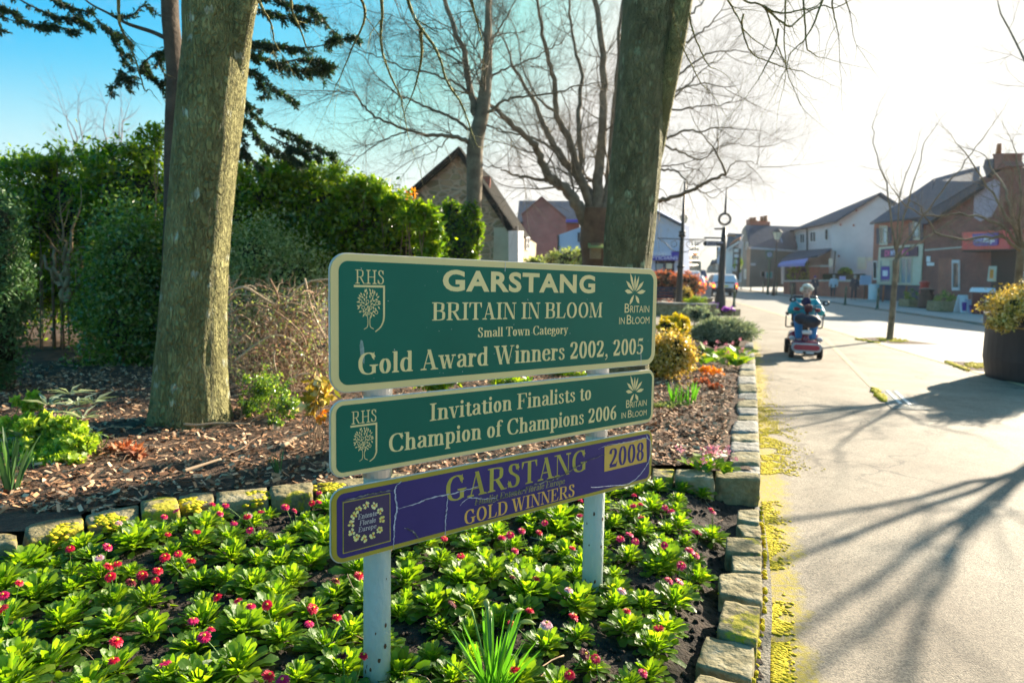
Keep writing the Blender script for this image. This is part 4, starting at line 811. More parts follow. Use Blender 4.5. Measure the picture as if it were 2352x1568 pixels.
# ------------------------------------------------------------------ daisies
def rosette(seed):
    r = random.Random(seed); V = []; Q = []; n = r.randint(60, 80); ns, nw = 5, 2
    for i in range(n):
        a = i*2.399+r.uniform(-.3, .3); tier = i/n; L_ = r.uniform(.06, .098)*(1.12-.5*tier); W = L_*r.uniform(.34, .5); el = radians(12+62*tier+r.uniform(-14, 14)); curl = r.uniform(.3, 1.0)
        base = np.array([cos(a)*.008, sin(a)*.008, .004+.028*tier]); d = np.array([cos(a), sin(a), 0]); sd = np.array([-sin(a), cos(a), 0]); p = base.copy(); e = el; tw = r.uniform(-.5, .5); b0 = len(V)
        for s in range(ns+1):
            f = s/ns; wd = W*(.22+.3*f if f < .45 else .355+.62*sin(min(1, (f-.45)/.4)*pi/2)*.75)*(1 if f < .93 else .55); cup = .22*wd*(1-.6*f)
            up_ = np.array([-d[0]*sin(e), -d[1]*sin(e), cos(e)]); s2 = sd*cos(tw*f)+up_*sin(tw*f)
            for k in (-1, 0, 1): V.append(p+s2*k*wd/2+up_*(cup if k else 0)+up_*r.uniform(-.0032, .0032)*(k != 0))
            p = p+(d*cos(e)+np.array([0, 0, 1])*sin(e))*L_/ns; e -= curl*(.12+.5*f)*.55
        for s in range(ns):
            for k in range(2): j = b0+s*3+k; Q.append((j, j+1, j+4, j+3))
    mb = MB(); mb.arr(np.array(V), np.array(Q)); return mb
ROS = []
for s in range(9):
    me = rosette(s).mesh('leaves'); me.materials.append(M['daisy_leaf']); me.polygons.foreach_set('use_smooth', [True]*len(me.polygons)); ROS.append(me)
def head(seed, m, open_=0.):
    r = random.Random(seed); mb = MB(); R = .0185
    for ring, (k, el, l) in enumerate([(26, -5, 1.08), (24, 8, 1.0), (20, 20, .86), (14, 40, .64)][:4 if not open_ else 2]):
        for i in range(k):
            a = 2*pi*i/k+ring*.4+r.uniform(-.08, .08); e = radians(el+r.uniform(-9, 9)); d = np.array([cos(a)*cos(e), sin(a)*cos(e), sin(e)]); s = np.array([-sin(a), cos(a), 0])*.0021*(1.1 if ring < 2 else .8)
            b = d*.003+np.array([0, 0, ring*.0006]); q = d*R*l*r.uniform(.9, 1.06); dr = np.array([0, 0, -.0022*(ring < 2)])
            mb.add([b-s*.5, b+s*.5, q*.7+s, q+dr+s*.5, q+dr-s*.5, q*.7-s], [(0, 1, 2, 5), (5, 2, 3, 4)])
    me = mb.mesh('flower'); me.materials.append(M[m]); return me
HEADS = {k: [head(s*7+i, k, o) for s, o in ((1, 0), (2, 0), (3, 1))] for i, k in enumerate(('petal_red', 'petal_magenta', 'petal_pink', 'petal_dark'))}
mb = MB(); mb.blob((0, 0, .004), (.0045, .0045, .003), 2, .2, 4); EYE = mb.mesh('flower_eye'); EYE.materials.append(M['flower_eye'])
plA = [(360, 560), (560, 450), (790, 340), (900, 450), (1080, 390), (1210, 310), (1330, 430), (1450, 250), (1560, 500), (1700, 280), (1690, 460), (1900, 440), (2060, 240), (2140, 340), (2090, 540), (240, 760), (30, 700), (420, 950), (680, 650), (760, 790), (990, 790), (1150, 500), (1350, 660), (1360, 790), (1700, 690), (1950, 680), (60, 900), (1010, 1010), (340, 1230), (90, 1260), (780, 1260), (1300, 1130), (1150, 1360), (1600, 880), (1600, 1280), (1880, 1060), (1820, 900), (2100, 920), (2190, 1110), (2250, 760), (2000, 1340), (480, 600), (1540, 380), (600, 400), (1990, 330), (120, 1060), (590, 1400), (1750, 1200), (2300, 1250), (1330, 1400), (880, 620), (1520, 640), (1880, 560), (560, 1080)]
plB = [(60, 620), (20, 760), (390, 520), (380, 660), (600, 540), (510, 430), (740, 690), (820, 430), (980, 350), (950, 640), (1080, 520), (1190, 270), (1250, 470), (1330, 700), (1400, 270), (1390, 330), (1450, 490), (1520, 640), (1480, 230), (1600, 420), (1620, 240), (560, 850), (800, 850), (600, 960), (1160, 900), (1520, 850), (1780, 840), (1000, 960), (560, 1170), (330, 1300), (60, 1290), (1320, 1100), (1530, 1050), (1610, 1250), (1850, 990), (2040, 1090), (1400, 1370), (1870, 1370), (1870, 240), (1880, 500), (1960, 340), (2030, 170), (2130, 320), (2120, 470), (2060, 580), (2170, 610), (2300, 460), (2340, 560), (2180, 770), (2260, 650), (2120, 950), (2250, 360), (700, 560), (890, 530), (1330, 400), (1100, 420), (680, 1300), (900, 1360), (1110, 1340)]
plR = [(422, 450), (160, 470), (260, 560), (360, 620), (300, 700), (60, 600), (190, 780), (100, 700)]
PLN = []
for lst, zf in ((plA, ZA), (plB, ZBB), (plR, ZR)):
    for c in lst:
        p = G(*zf(c[0], c[1]+35), .16)
        if p[0] > edgeX(p[1])-.24: continue
        if any((p[0]-q[0])**2+(p[1]-q[1])**2 < .008 for q in PLN): continue
        PLN.append(p)
# fill remaining gaps of the bed with more plants
for _ in range(2600):
    x, y = rng.uniform(-3.3, 1.5), rng.uniform(1.25, 4.1)
    if y > backY(x)-.3 or x > edgeX(y)-.34: continue
    if any((x-q[0])**2+(y-q[1])**2 < .0125 for q in PLN): continue
    d = np.array([x, y, .16])-CP; u = d@RR/(d@F)*1568; v = -(d@UU)/(d@F)*1568
    if abs(u) > 1230 or v > 860: continue
    PLN.append(np.array([x, y, .16]))
FLA = [(130, 722, 0), (20, 808, 1), (10, 905, 0), (470, 500, 0), (725, 493, 1), (668, 573, 2), (800, 333, 2), (1105, 288, 1), (1183, 248, 1), (1127, 415, 0), (1320, 385, 0), (1425, 205, 1), (1515, 203, 1), (1480, 272, 1), (1573, 330, 1), (1678, 380, 1), (1675, 275, 2), (1750, 258, 1), (1195, 540, 0), (1107, 566, 0), (1283, 584, 0), (732, 620, 0), (788, 606, 0), (955, 670, 0), (1062, 660, 0), (1042, 705, 0), (740, 690, 0), (880, 730, 3), (1918, 214, 1), (1980, 240, 1), (2143, 128, 1), (2140, 185, 1), (2095, 200, 0), (1460, 840, 0), (1595, 852, 1), (1685, 893, 1), (1795, 872, 0), (2102, 902, 0), (2264, 955, 0), (2255, 722, 3), (1298, 983, 1), (1418, 1035, 1), (1372, 1097, 1), (783, 1138, 0), (762, 1247, 0), (1103, 1278, 1), (2078, 1010, 1), (1805, 1352, 0), (1900, 1380, 1), (2300, 1235, 3), (1660, 290, 0)]
FLB = [(62, 685, 0), (90, 1233, 0), (633, 437, 0), (1020, 432, 1), (1075, 415, 1), (1155, 385, 1), (1272, 385, 0), (1308, 318, 1), (1548, 180, 1), (1542, 278, 1), (1590, 280, 1), (1632, 318, 1), (1110, 508, 1), (743, 550, 0), (1493, 490, 0), (1590, 448, 0), (1088, 690, 3), (1253, 700, 0), (1470, 772, 2), (1827, 795, 2), (690, 872, 3), (1207, 915, 0), (1087, 998, 0), (1320, 1025, 2), (1505, 965, 0), (1862, 928, 0), (1577, 1215, 3), (1650, 1248, 0), (1105, 1315, 0), (1475, 1360, 0), (1970, 1335, 1), (2072, 1040, 0), (1908, 148, 1), (1900, 215, 1), (1950, 205, 1), (2115, 230, 1), (2155, 245, 1), (1955, 297, 1), (1880, 395, 1), (1817, 430, 1), (1918, 455, 1), (2112, 475, 1), (2283, 503, 1), (2228, 603, 1), (2145, 715, 1), (2215, 712, 1), (2320, 385, 1), (2345, 395, 1)]
FLR = [(422, 418, 1), (308, 718, 1), (412, 412, 1)]
KEYS = ['petal_red', 'petal_magenta', 'petal_pink', 'petal_dark']; CN = ['scarlet', 'magenta', 'pale pink', 'dark crimson']
fl = {i: [] for i in range(len(PLN))}
for lst, zf in ((FLA, ZA), (FLB, ZBB), (FLR, ZR)):
    for x, y, k in lst:
        p = G(*zf(x, y), .16+.105); i = min(range(len(PLN)), key=lambda j: (PLN[j][0]-p[0])**2+(PLN[j][1]-p[1]-.04)**2)
        p[2] += rr.uniform(-.0, .012)
        fl[i].append((p, k))
order = sorted(range(len(PLN)), key=lambda i: PLN[i][1]); ORD = ['first', 'second', 'third', 'fourth', 'fifth', 'sixth', 'seventh', 'eighth', 'ninth', 'tenth', 'eleventh', 'twelfth', 'thirteenth', 'fourteenth', 'fifteenth', 'sixteenth', 'seventeenth', 'eighteenth', 'nineteenth', 'twentieth']
rows = [order[i:i+14] for i in range(0, len(order), 14)]; NUM = ['no', 'one', 'two', 'three', 'four', 'five', 'six']
for ri, row in enumerate(rows):
    row.sort(key=lambda i: PLN[i][0]/PLN[i][1])
    for ci, i in enumerate(row):
        p = PLN[i].copy(); p[2] = hsoil(p[0], p[1])-.004; rt = bpy.data.objects.new('daisy_plant', None); COL.objects.link(rt); rt.location = p.tolist(); rt.empty_display_size = .05; rt['_local'] = 1
        f = fl[i]; cols = [CN[k] for _, k in f]
        desc = 'flowerless daisy plant' if not f else 'daisy plant with '+(f'{NUM[min(6, len(f))]} {cols[0]} flower{"s" if len(f) > 1 else ""}' if len(set(cols)) == 1 else f'{" and ".join(sorted(set(cols))[:2])} flowers')
        tag(rt, f'{desc}, {ORD[ci]} from left in {ORD[ri]} row of bed', 'daisy', 'daisy plants in the front flower bed')
        me = ROS[rr.randrange(9)]; o = bpy.data.objects.new('leaves', me); COL.objects.link(o); o.parent = rt; s = rr.choice((.7, .85, .95, 1.0, 1.08, 1.18))*rr.uniform(.95, 1.05); o.scale = (s, s, s*rr.uniform(.9, 1.15)); o.rotation_euler = (rr.uniform(-.12, .12), rr.uniform(-.12, .12), rr.uniform(0, 6.28))
        for q, k in f:
            rel = q-p; h = bpy.data.objects.new('flower', HEADS[KEYS[k]][rr.choice([0, 0, 1, 1, 2])]); COL.objects.link(h); h.parent = rt; h.location = rel.tolist(); sc = rr.uniform(.75, 1.08); h.scale = (sc, sc, sc)
            lean = Vector((rr.gauss(.2, .3), rr.gauss(-.12, .3), 1)); h.rotation_euler = lean.to_track_quat('Z', 'Y').to_euler()
            e = bpy.data.objects.new('flower_eye', EYE); COL.objects.link(e); e.parent = h; e.location = (0, 0, .004 if k != 2 else .006)
            mb = MB(); b = np.array([rel[0]*.25, rel[1]*.25, .02]); mb.tube(catmull([b, (b+rel)/2+np.array([rr.uniform(-.008, .008), rr.uniform(-.008, .008), .004]), rel-np.array([0, 0, .001])], 3), .0013, 5)
            st = mb.build('stem', M['stem'], None, smooth=True); st.parent = rt
def blades(name, c, n, h, w_, spread, m, label, cat, buds=0, budm='paleleaf', group=None, lean=(0, 0)):
    r_ = random.Random(int(abs(c[0]*97+c[1]*31)*10)); t = thing(name, label, cat, c, group); mb = MB(); V = []; Q = []
    for i in range(n):
        a = r_.random()*2*pi; H = h*r_.uniform(.6, 1.05); sp = spread*r_.random()**.7; d = np.array([cos(a), sin(a), 0]); p = np.array(c, float)+d*.035*r_.random()*h/.3+np.array([0, 0, -.01]); e = pi/2-sp; sd = np.array([-sin(a), cos(a), 0]); sd = sd*cos(r_.uniform(-1, 1))+d*sin(r_.uniform(-1, 1)); sd /= np.linalg.norm(sd); b0 = len(V); ns = 6
        for s in range(ns+1):
            f = s/ns; wd = w_*(1 if f < .75 else max(.12, 1-(f-.75)*3.4)); V += [p-sd*wd/2, p+sd*wd/2]
            p = p+(d*cos(e)+np.array([lean[0], lean[1], sin(e)]))*H/ns; e -= sp*.14
        for s in range(ns): j = b0+2*s; Q.append((j, j+1, j+3, j+2))
    mb.arr(np.array(V), np.array(Q)); mb.build('leaves', M[m], t, smooth=True)
    for i in range(buds):
        a = r_.random()*2*pi; H = h*r_.uniform(.75, 1.05); d = np.array([cos(a), sin(a), 0])*.3*spread*2; p = np.array(c, float); q = p+d*H+np.array([0, 0, H*.92]); b = MB(); b.tube(catmull([p, (p+q)/2-d*.02, q], 4), .0035*h/.3, 6); st = b.build('stem', M['stem'], t, smooth=True)
        b = MB(); dd = d/(np.linalg.norm(d)+1e-9); k = h/.3; b.tube([q, q+dd*.012*k+up*.004, q+dd*.03*k+up*.006*k, q+dd*.05*k], [.003*k, .0075*k, .007*k, .001], 7); b.build('bud', M[budm], st, smooth=True)
    return t
blades('daffodil_clump', G(*ZBB(950, 1500), .15), 70, .27, .0085, .5, 'blade', 'clump of bright green daffodil leaves with closed buds among the daisies', 'daffodils', 6)
blades('daffodil_clump', G(-10, 1480, .15), 16, .2, .009, .6, 'blade', 'small daffodil clump at the left end of the daisy bed', 'daffodils', 0)
mb = None
# ------------------------------------------------------------------ trees
def vec(*a): return np.array(a, float)
def grow(mb, p, d, L_, r, lv, R_, up_=.05, spread=.75, nch=3, droop=0., bend=.12, kink=.6):
    n = 4 if lv > 0 else 3; pts = [p]; d = d/(np.linalg.norm(d)+1e-9); ds = [d]
    for i in range(n):
        d = d+np.array([R_.gauss(0, bend), R_.gauss(0, bend), R_.gauss(0, bend)+up_-droop]); d = d/np.linalg.norm(d); pts.append(pts[-1]+d*L_/n); ds.append(d)
    mb.tube(pts, [r*(1-.55*i/n) for i in range(n+1)], 6 if r > .02 else (4 if r > .008 else 3), cap=False)
    if lv <= 0: return
    for k in range(nch):
        i = R_.randint(1, n); q = pts[i]; dd = ds[i]; s = np.array([R_.gauss(0, 1), R_.gauss(0, 1), R_.gauss(0, 1)]); s -= (s@dd)*dd; s /= np.linalg.norm(s)+1e-9
        a = spread*R_.uniform(.6, 1.25); grow(mb, q, dd*cos(a)+s*sin(a), L_*R_.uniform(.5, .85), r*(1-.5*i/n)*R_.uniform(.5, .75), lv-1, R_, up_, spread, nch, droop, bend)
    grow(mb, pts[-1], ds[-1], L_*.75, r*.45, lv-1, R_, up_, spread, nch, droop, bend)
def limb(mb, P, r0, r1, R_, twig=(.5, .9), tr=.3, lv=2, every=.35, nch=3, droop=0., up_=.05, start=.15, wob=.02, sides=8, minr=.004, spread=.75):
    P = catmull(P, 5); P = [p+np.array([R_.gauss(0, wob), R_.gauss(0, wob), R_.gauss(0, wob)])*(0 if i == 0 else 1) for i, p in enumerate(P)]
    n = len(P); rad = [r0+(r1-r0)*(i/(n-1))**.8 for i in range(n)]; mb.tube(P, rad, sides, cap=False)
    acc = 0; tot = sum(np.linalg.norm(P[i+1]-P[i]) for i in range(n-1)); run = 0
    for i in range(n-1):
        s = np.linalg.norm(P[i+1]-P[i]); acc += s; run += s
        if run < tot*start: continue
        while acc > every:
            acc -= every*R_.uniform(.7, 1.3); d = (P[i+1]-P[i])/s; q = np.array([R_.gauss(0, 1), R_.gauss(0, 1), R_.gauss(0, 1)]); q -= (q@d)*d; q /= np.linalg.norm(q)
            a = R_.uniform(.5, 1.2); grow(mb, P[i], d*cos(a)+q*sin(a), R_.uniform(*twig), max(minr, rad[i]*tr), lv, R_, up_, spread, nch, droop)
    grow(mb, P[-1], P[-1]-P[-2], twig[1], max(minr, r1), lv, R_, up_, spread, nch, droop)
    return P
def px(zf, pts, Y, dY=0., y0=0.):
    n = len(pts); return [AT(*zf(*p), Y+y0+dY*i/(n-1)) for i, p in enumerate(pts)]
ID = lambda x, y: (x, y)
def trunkmesh(prof, Y, n=44, amp=.035, seed=0, flare=0., zb=None, sub=5):
    "prof: (y px, left px, right px) down the trunk; a round trunk of that outline with bark relief and root flare"
    C = []; Rd = []
    for y, l, r in prof:
        c = AT((l+r)/2, y, Y); d = Y/1568*1.02; C.append(c); Rd.append((r-l)/2*d)
    if zb is not None: C[-1][2] = zb
    C = catmull(C, sub); Rd = np.interp(np.linspace(0, 1, len(C)), np.linspace(0, 1, len(Rd)), Rd); mb = MB(); V = []
    for i, c in enumerate(C):
        for k in range(n):
            a = 2*pi*k/n; q = np.array([cos(a), sin(a), 0]); h = c[2]
            rr_ = Rd[i]*(1+amp*mnoise.noise(Vector((cos(a)*1.6+seed, sin(a)*1.6, h*.8)))+amp*.35*mnoise.noise(Vector((cos(a)*7, sin(a)*7+seed, h*2.2)))+.022*mnoise.noise(Vector((cos(a)*13+seed, sin(a)*13, h*3.2)))+flare*math.exp(-(h-C[-1][2])/.2)*(.5+.9*mnoise.noise(Vector((cos(a)*2.2+seed, sin(a)*2.2, 0)))))
            V.append(c+q*rr_)
    Fc = [(i*n+k, i*n+(k+1) % n, (i+1)*n+(k+1) % n, (i+1)*n+k) for i in range(len(C)-1) for k in range(n)]
    mb.add(V, Fc); return mb, C, Rd
def leaves_obj(nm, m, t, C, size, **k):
    mb = MB(); leafcloud(mb, C, size, **k); return mb.build(nm, m, t)
# --- big tree beside the sign, left
tA = thing('lime_tree', 'large bare tree with thick olive trunk sunlit along its right edge, left of the sign', 'tree', G(440, 968, .2))
mb, C, Rd = trunkmesh([(-420, 452, 580), (-220, 445, 572), (0, 430, 572), (100, 431, 564), (250, 415, 550), (400, 401, 536), (574, 386, 522), (700, 376, 516), (850, 362, 514), (930, 356, 517), (985, 352, 522)], 5.2, amp=.06, seed=1, flare=.22, zb=.12, n=120, sub=14)
mb.build('trunk', M['bark_a'], tA, smooth=True, recalc=True)
R_ = random.Random(31); mb = MB()
mb.tube(catmull([AT(510, 300, 5.3), AT(535, 170, 5.2), AT(560, 40, 5.1), AT(590, -90, 5.0), AT(640, -300, 4.9), AT(720, -520, 4.7)], 5), [.04, .06, .075, .085, .09, .09, .09, .085, .08, .08, .075, .075, .07, .07, .065, .06, .06, .055, .05, .05, .045, .04, .04, .035, .03, .03], 16, cap=False)
mb.build('fork_stem', M['bark_a'], tA, smooth=True); mb = MB()
top = AT(500, -400, 5.2)
for a, b, c in ((1.9, .2, 1.3), (-1.2, .8, 1.5), (.6, -1.2, 1.4), (-.6, 2.0, 1.6), (1.6, 1.6, 1.8), (-1.8, -.5, 1.7)):
    limb(mb, [top, top+vec(a*.4, b*.4, c*.5), top+vec(a, b, c)], .07, .02, R_, lv=2, every=.4, twig=(.6, 1.1))
for pts in ([(1010, 30), (1060, 90), (1110, 100), (1180, 60)],):
    pass
def hang(mb, zf, pts, Y, dY, r0=.012, r1=.003, n=.22, tw=(.12, .3), lv=1): limb(mb, px(zf, pts, Y, dY), r0, r1, R_, lv=lv, every=n, twig=tw, tr=.45, minr=.0022, droop=.08, start=.05, wob=.0015, sides=6, nch=2)
for pts in ([(740, -60), (745, 60), (752, 160), (790, 240), (850, 380), (905, 560), (930, 560)], [(1600, -40), (1660, 80), (1700, 150), (1720, 260), (1760, 330)], [(1830, -60), (1830, 60), (1880, 180), (1930, 310), (1960, 340)]): 
    hang(mb, Z1, pts, 4.6, .3)
for pts in ([(340, -80), (360, 80), (350, 260), (400, 450), (470, 600), (500, 740), (520, 850)], [(500, -80), (560, 110), (700, 320), (770, 520), (860, 660), (920, 830), (960, 920), (1010, 915)], [(900, -60), (960, 160), (985, 260)], [(600, 200), (605, 360), (560, 560), (500, 700)], [(200, -60), (250, 100), (160, 330), (60, 560)]):
    hang(mb, Z2, pts, 4.8, .5, r0=.014)
mb.build('crown', M['bark_a'], tA, smooth=True)
# --- right trunk
tB = thing('lime_tree', 'large dark trunk with pale lichen spots rising behind the right end of the sign', 'tree', G(1440, 930, .2))
mb, C, Rd = trunkmesh([(-420, 1475, 1590), (-200, 1455, 1580), (0, 1436, 1562), (132, 1426, 1543), (264, 1416, 1524), (395, 1403, 1514), (514, 1393, 1503), (610, 1388, 1493), (760, 1380, 1488), (880, 1372, 1492), (945, 1368, 1497)], 6., amp=.07, seed=6, flare=.2, zb=.12, n=120, sub=14)
mb.build('trunk', M['bark_b'], tB, smooth=True, recalc=True)
mb = MB(); P = catmull([AT(1480, 480, 6.1), AT(1500, 380, 6.05), AT(1522, 260, 5.93), AT(1548, 130, 5.8), AT(1566, 30, 5.75), AT(1590, -120, 5.7), AT(1640, -350, 5.6)], 5); mb.tube(P, [min(.07, .03+.006*i) for i in range(len(P))], 18, cap=False); mb.build('fork_stem', M['bark_a'], tB, smooth=True)
mb = MB(); R_ = random.Random(77); top = AT(1530, -400, 6)
for a, b, c in ((-1.6, .9, 1.4), (-1.0, -1.2, 1.5), (.4, 1.6, 1.6), (-2.2, .1, 1.8)): limb(mb, [top, top+vec(a*.4, b*.4, c*.5), top+vec(a, b, c)], .07, .02, R_, lv=2, every=.45, twig=(.6, 1.1))
s0 = AT(1560, -200, 5.75); lim = [s0, AT(1700, -170, 5.4), AT(1900, -130, 5.1), AT(2150, -110, 4.9), AT(2400, -90, 4.8)]; limb(mb, lim, .05, .015, R_, lv=2, every=.5, twig=(.3, .6), up_=.12)
for pts, dY in (([(900, -160), (1000, 0), (1130, 40), (1190, 160), (1225, 290), (1290, 440), (1315, 540), (1345, 600)], .2), ([(1130, 40), (1210, 80), (1290, 92), (1400, 70), (1500, 50), (1560, -20), (1580, -140)], -.1), ([(1300, -150), (1290, 100), (1285, 300), (1300, 470)], .1), ([(1150, 55), (1300, 180), (1360, 160), (1440, 90), (1560, 40), (1620, 60), (1700, 30)], .2),
               ([(1640, -120), (1620, 20), (1640, 150), (1665, 250)], .1), ([(1570, -60), (1500, 140), (1430, 270), (1330, 370), (1300, 470)], 0), ([(1415, -80), (1425, 150), (1440, 330), (1480, 370), (1520, 400)], .2), ([(1700, -60), (1742, 100)], .1), ([(1000, 100), (990, 200), (1040, 340), (1100, 400), (1290, 470), (1420, 500)], .3), ([(1240, 200), (1220, 330), (1150, 470), (1100, 560)], .1),
               ([(620, 90), (650, 230), (710, 370), (760, 460), (800, 480)], .2), ([(500, 60), (540, 240), (600, 380), (690, 560), (740, 620)], .4), ([(850, -60), (960, 120), (1020, 230), (1150, 330)], .2)):
    hang(mb, ZT, pts, 4.9, dY, r0=.008, n=.14, tw=(.1, .3))
mb.build('crown', M['bark_a'], tB, smooth=True)
# --- middle tree with ivy
tC = thing('birch_tree', 'slim bare tree with ivy at its foot in front of the stone gable', 'tree', AT(1090, 760, 12)*vec(1, 1, 0)+up*.2)
mb, C, Rd = trunkmesh([(-30, 1117, 1129), (95, 1112, 1130), (180, 1104, 1129), (255, 1092, 1124), (330, 1074, 1110), (400, 1073, 1108), (470, 1072, 1105), (560, 1068, 1103), (680, 1064, 1104), (790, 1060, 1108)], 12, n=20, amp=.05, zb=.15)
mb.build('trunk', M['bark_far'], tC, smooth=True, recalc=True)
mb = MB(); R_ = random.Random(5)
LC = [([(945, 720), (900, 500), (870, 330), (800, 150), (750, 0), (700, -160)], .1, .05, .4), ([(1000, 720), (1005, 500), (1020, 260), (1028, 0), (1035, -200)], .11, .06, -.2),
      ([(925, 900), (860, 875), (780, 855), (660, 848), (560, 830), (430, 780), (300, 720), (220, 640), (180, 580), (80, 575)], .07, .015, -1.2), ([(925, 830), (820, 750), (700, 700), (590, 650), (470, 600), (380, 530), (320, 470), (240, 350)], .05, .012, .8),
      ([(900, 580), (830, 530), (750, 490), (620, 450), (520, 435), (380, 375), (250, 330), (120, 250)], .04, .01, -.8), ([(780, 855), (720, 930), (640, 970), (540, 1005)], .022, .006, .4), ([(510, 828), (400, 870), (300, 920), (200, 1000), (110, 1080)], .025, .006, -.5),
      ([(860, 400), (740, 330), (640, 280), (560, 200), (480, 100), (430, -30)], .03, .01, .6), ([(850, 330), (780, 200), (700, 180), (560, 140), (400, 90)], .022, .008, -.6), ([(995, 720), (1050, 690), (1100, 645), (1180, 615), (1290, 600), (1420, 590), (1500, 565), (1620, 530), (1750, 515)], .05, .012, -.8),
      ([(1030, 500), (1110, 440), (1200, 410), (1300, 370), (1400, 310), (1500, 250), (1560, 150)], .035, .01, .7), ([(1020, 290), (1080, 200), (1140, 110), (1200, -20)], .04, .015, .3), ([(985, 770), (1060, 800), (1150, 850), (1210, 960), (1240, 1120)], .025, .006, -.4), ([(1000, 230), (950, 100), (890, -20)], .03, .012, .5),
      ([(240, 690), (200, 600), (160, 560), (60, 580)], .02, .006, 0), ([(470, 605), (440, 700), (510, 810)], .015, .005, 0), ([(540, 440), (450, 540), (330, 720), (250, 880), (120, 1060)], .015, .004, -.4)]
for pts, r0, r1, dY in LC: limb(mb, px(Z2, pts, 12, dY), r0*.62, r1*.6, R_, lv=3, every=.2, twig=(.35, .8), tr=.3, minr=.0075, nch=4, up_=.03, wob=.01)
mb.build('crown', M['bark_far'], tC, smooth=True)
# --- large spreading tree
tD = thing('sycamore_tree', 'broad many-limbed bare tree with reddish forked bole behind the dark trunk', 'tree', AT(1360, 730, 15)*vec(1, 1, 0))
mb, C, Rd = trunkmesh([(480, 1338, 1410), (520, 1335, 1412), (560, 1333, 1408), (600, 1338, 1400), (700, 1330, 1402), (780, 1322, 1408)], 15, n=24, amp=.12, zb=-.02)
mb.build('trunk', M['bark_red'], tD, smooth=True, recalc=True)
mb = MB(); R_ = random.Random(9)
LD = [([(1640, 1420), (1590, 1290), (1520, 1200), (1400, 1100), (1340, 950), (1280, 880), (1120, 730), (1000, 640), (900, 600)], .25, .03, -1.), ([(1395, 1130), (1300, 1125), (1180, 1090), (1100, 1055), (1010, 1040)], .07, .015, -.5), ([(1700, 1330), (1620, 1150), (1480, 980), (1400, 850), (1340, 700), (1270, 560), (1180, 420), (1120, 250)], .19, .03, 1.),
      ([(1700, 1350), (1715, 1100), (1740, 850), (1745, 600), (1735, 300), (1700, 0), (1680, -150)], .22, .07, .3), ([(1660, 1300), (1580, 1050), (1520, 850), (1450, 720), (1440, 500), (1380, 300), (1350, 100), (1300, -100)], .16, .04, -1.2), ([(1600, 1120), (1600, 900), (1590, 700), (1610, 480), (1560, 250), (1530, 0)], .12, .04, .6),
      ([(1740, 1350), (1780, 1100), (1800, 800), (1830, 500), (1850, 200), (1880, -100)], .15, .05, .8), ([(1290, 890), (1150, 780), (1050, 700)], .06, .015, -.3), ([(1480, 1000), (1380, 900), (1200, 840), (1100, 830), (1010, 780)], .06, .015, .8), ([(1440, 700), (1340, 620), (1240, 440), (1210, 250)], .05, .02, .7)]
for pts, r0, r1, dY in LD: limb(mb, px(Z2, pts, 15, dY), r0*.62, r1*.6, R_, lv=4, every=.42, twig=(.45, 1.), tr=.24, minr=.0105, nch=3, up_=.05, wob=.015, sides=10)
LE = [([(350, 1330), (400, 1395), (480, 1385), (600, 1345), (700, 1290), (790, 1240), (880, 1210)], .1, .04, -2.5), ([(880, 1210), (930, 1140), (1000, 1125), (1080, 1135), (1110, 1160)], .03, .006, 0), ([(640, 1320), (700, 1330), (780, 1380), (850, 1340)], .03, .008, 0), ([(350, 1150), (430, 1180), (540, 1195), (620, 1280), (700, 1290)], .06, .015, -1), ([(300, 900), (440, 960), (560, 920), (700, 910), (860, 885)], .07, .02, -1),
      ([(300, 750), (440, 770), (600, 760), (700, 740), (900, 715), (960, 640)], .06, .012, 1), ([(300, 700), (430, 670), (560, 620), (700, 580), (890, 625)], .07, .012, -.5), ([(350, 450), (500, 540), (600, 480), (740, 380), (900, 350), (1060, 370)], .07, .012, .5), ([(350, 300), (500, 320), (640, 270), (760, 180), (860, 60)], .08, .015, -.5), ([(380, 160), (520, 120), (650, 90), (760, -60)], .08, .02, .6),
      ([(360, 900), (500, 700), (600, 600), (700, 500), (830, 420)], .07, .012, 1.), ([(430, 1000), (560, 1060), (700, 1110), (820, 1030), (940, 1000), (1050, 1020)], .05, .01, .4), ([(300, 1200), (450, 1150), (600, 1160), (720, 1200)], .04, .01, -1)]
for pts, r0, r1, dY in LE: limb(mb, px(ZT, pts, 15, dY), r0*.55, r1*.6, R_, lv=4, every=.36, twig=(.35, .8), tr=.26, minr=.0095, nch=3, up_=.02, wob=.015)
mb.build('crown', M['bark_far'], tD, smooth=True)
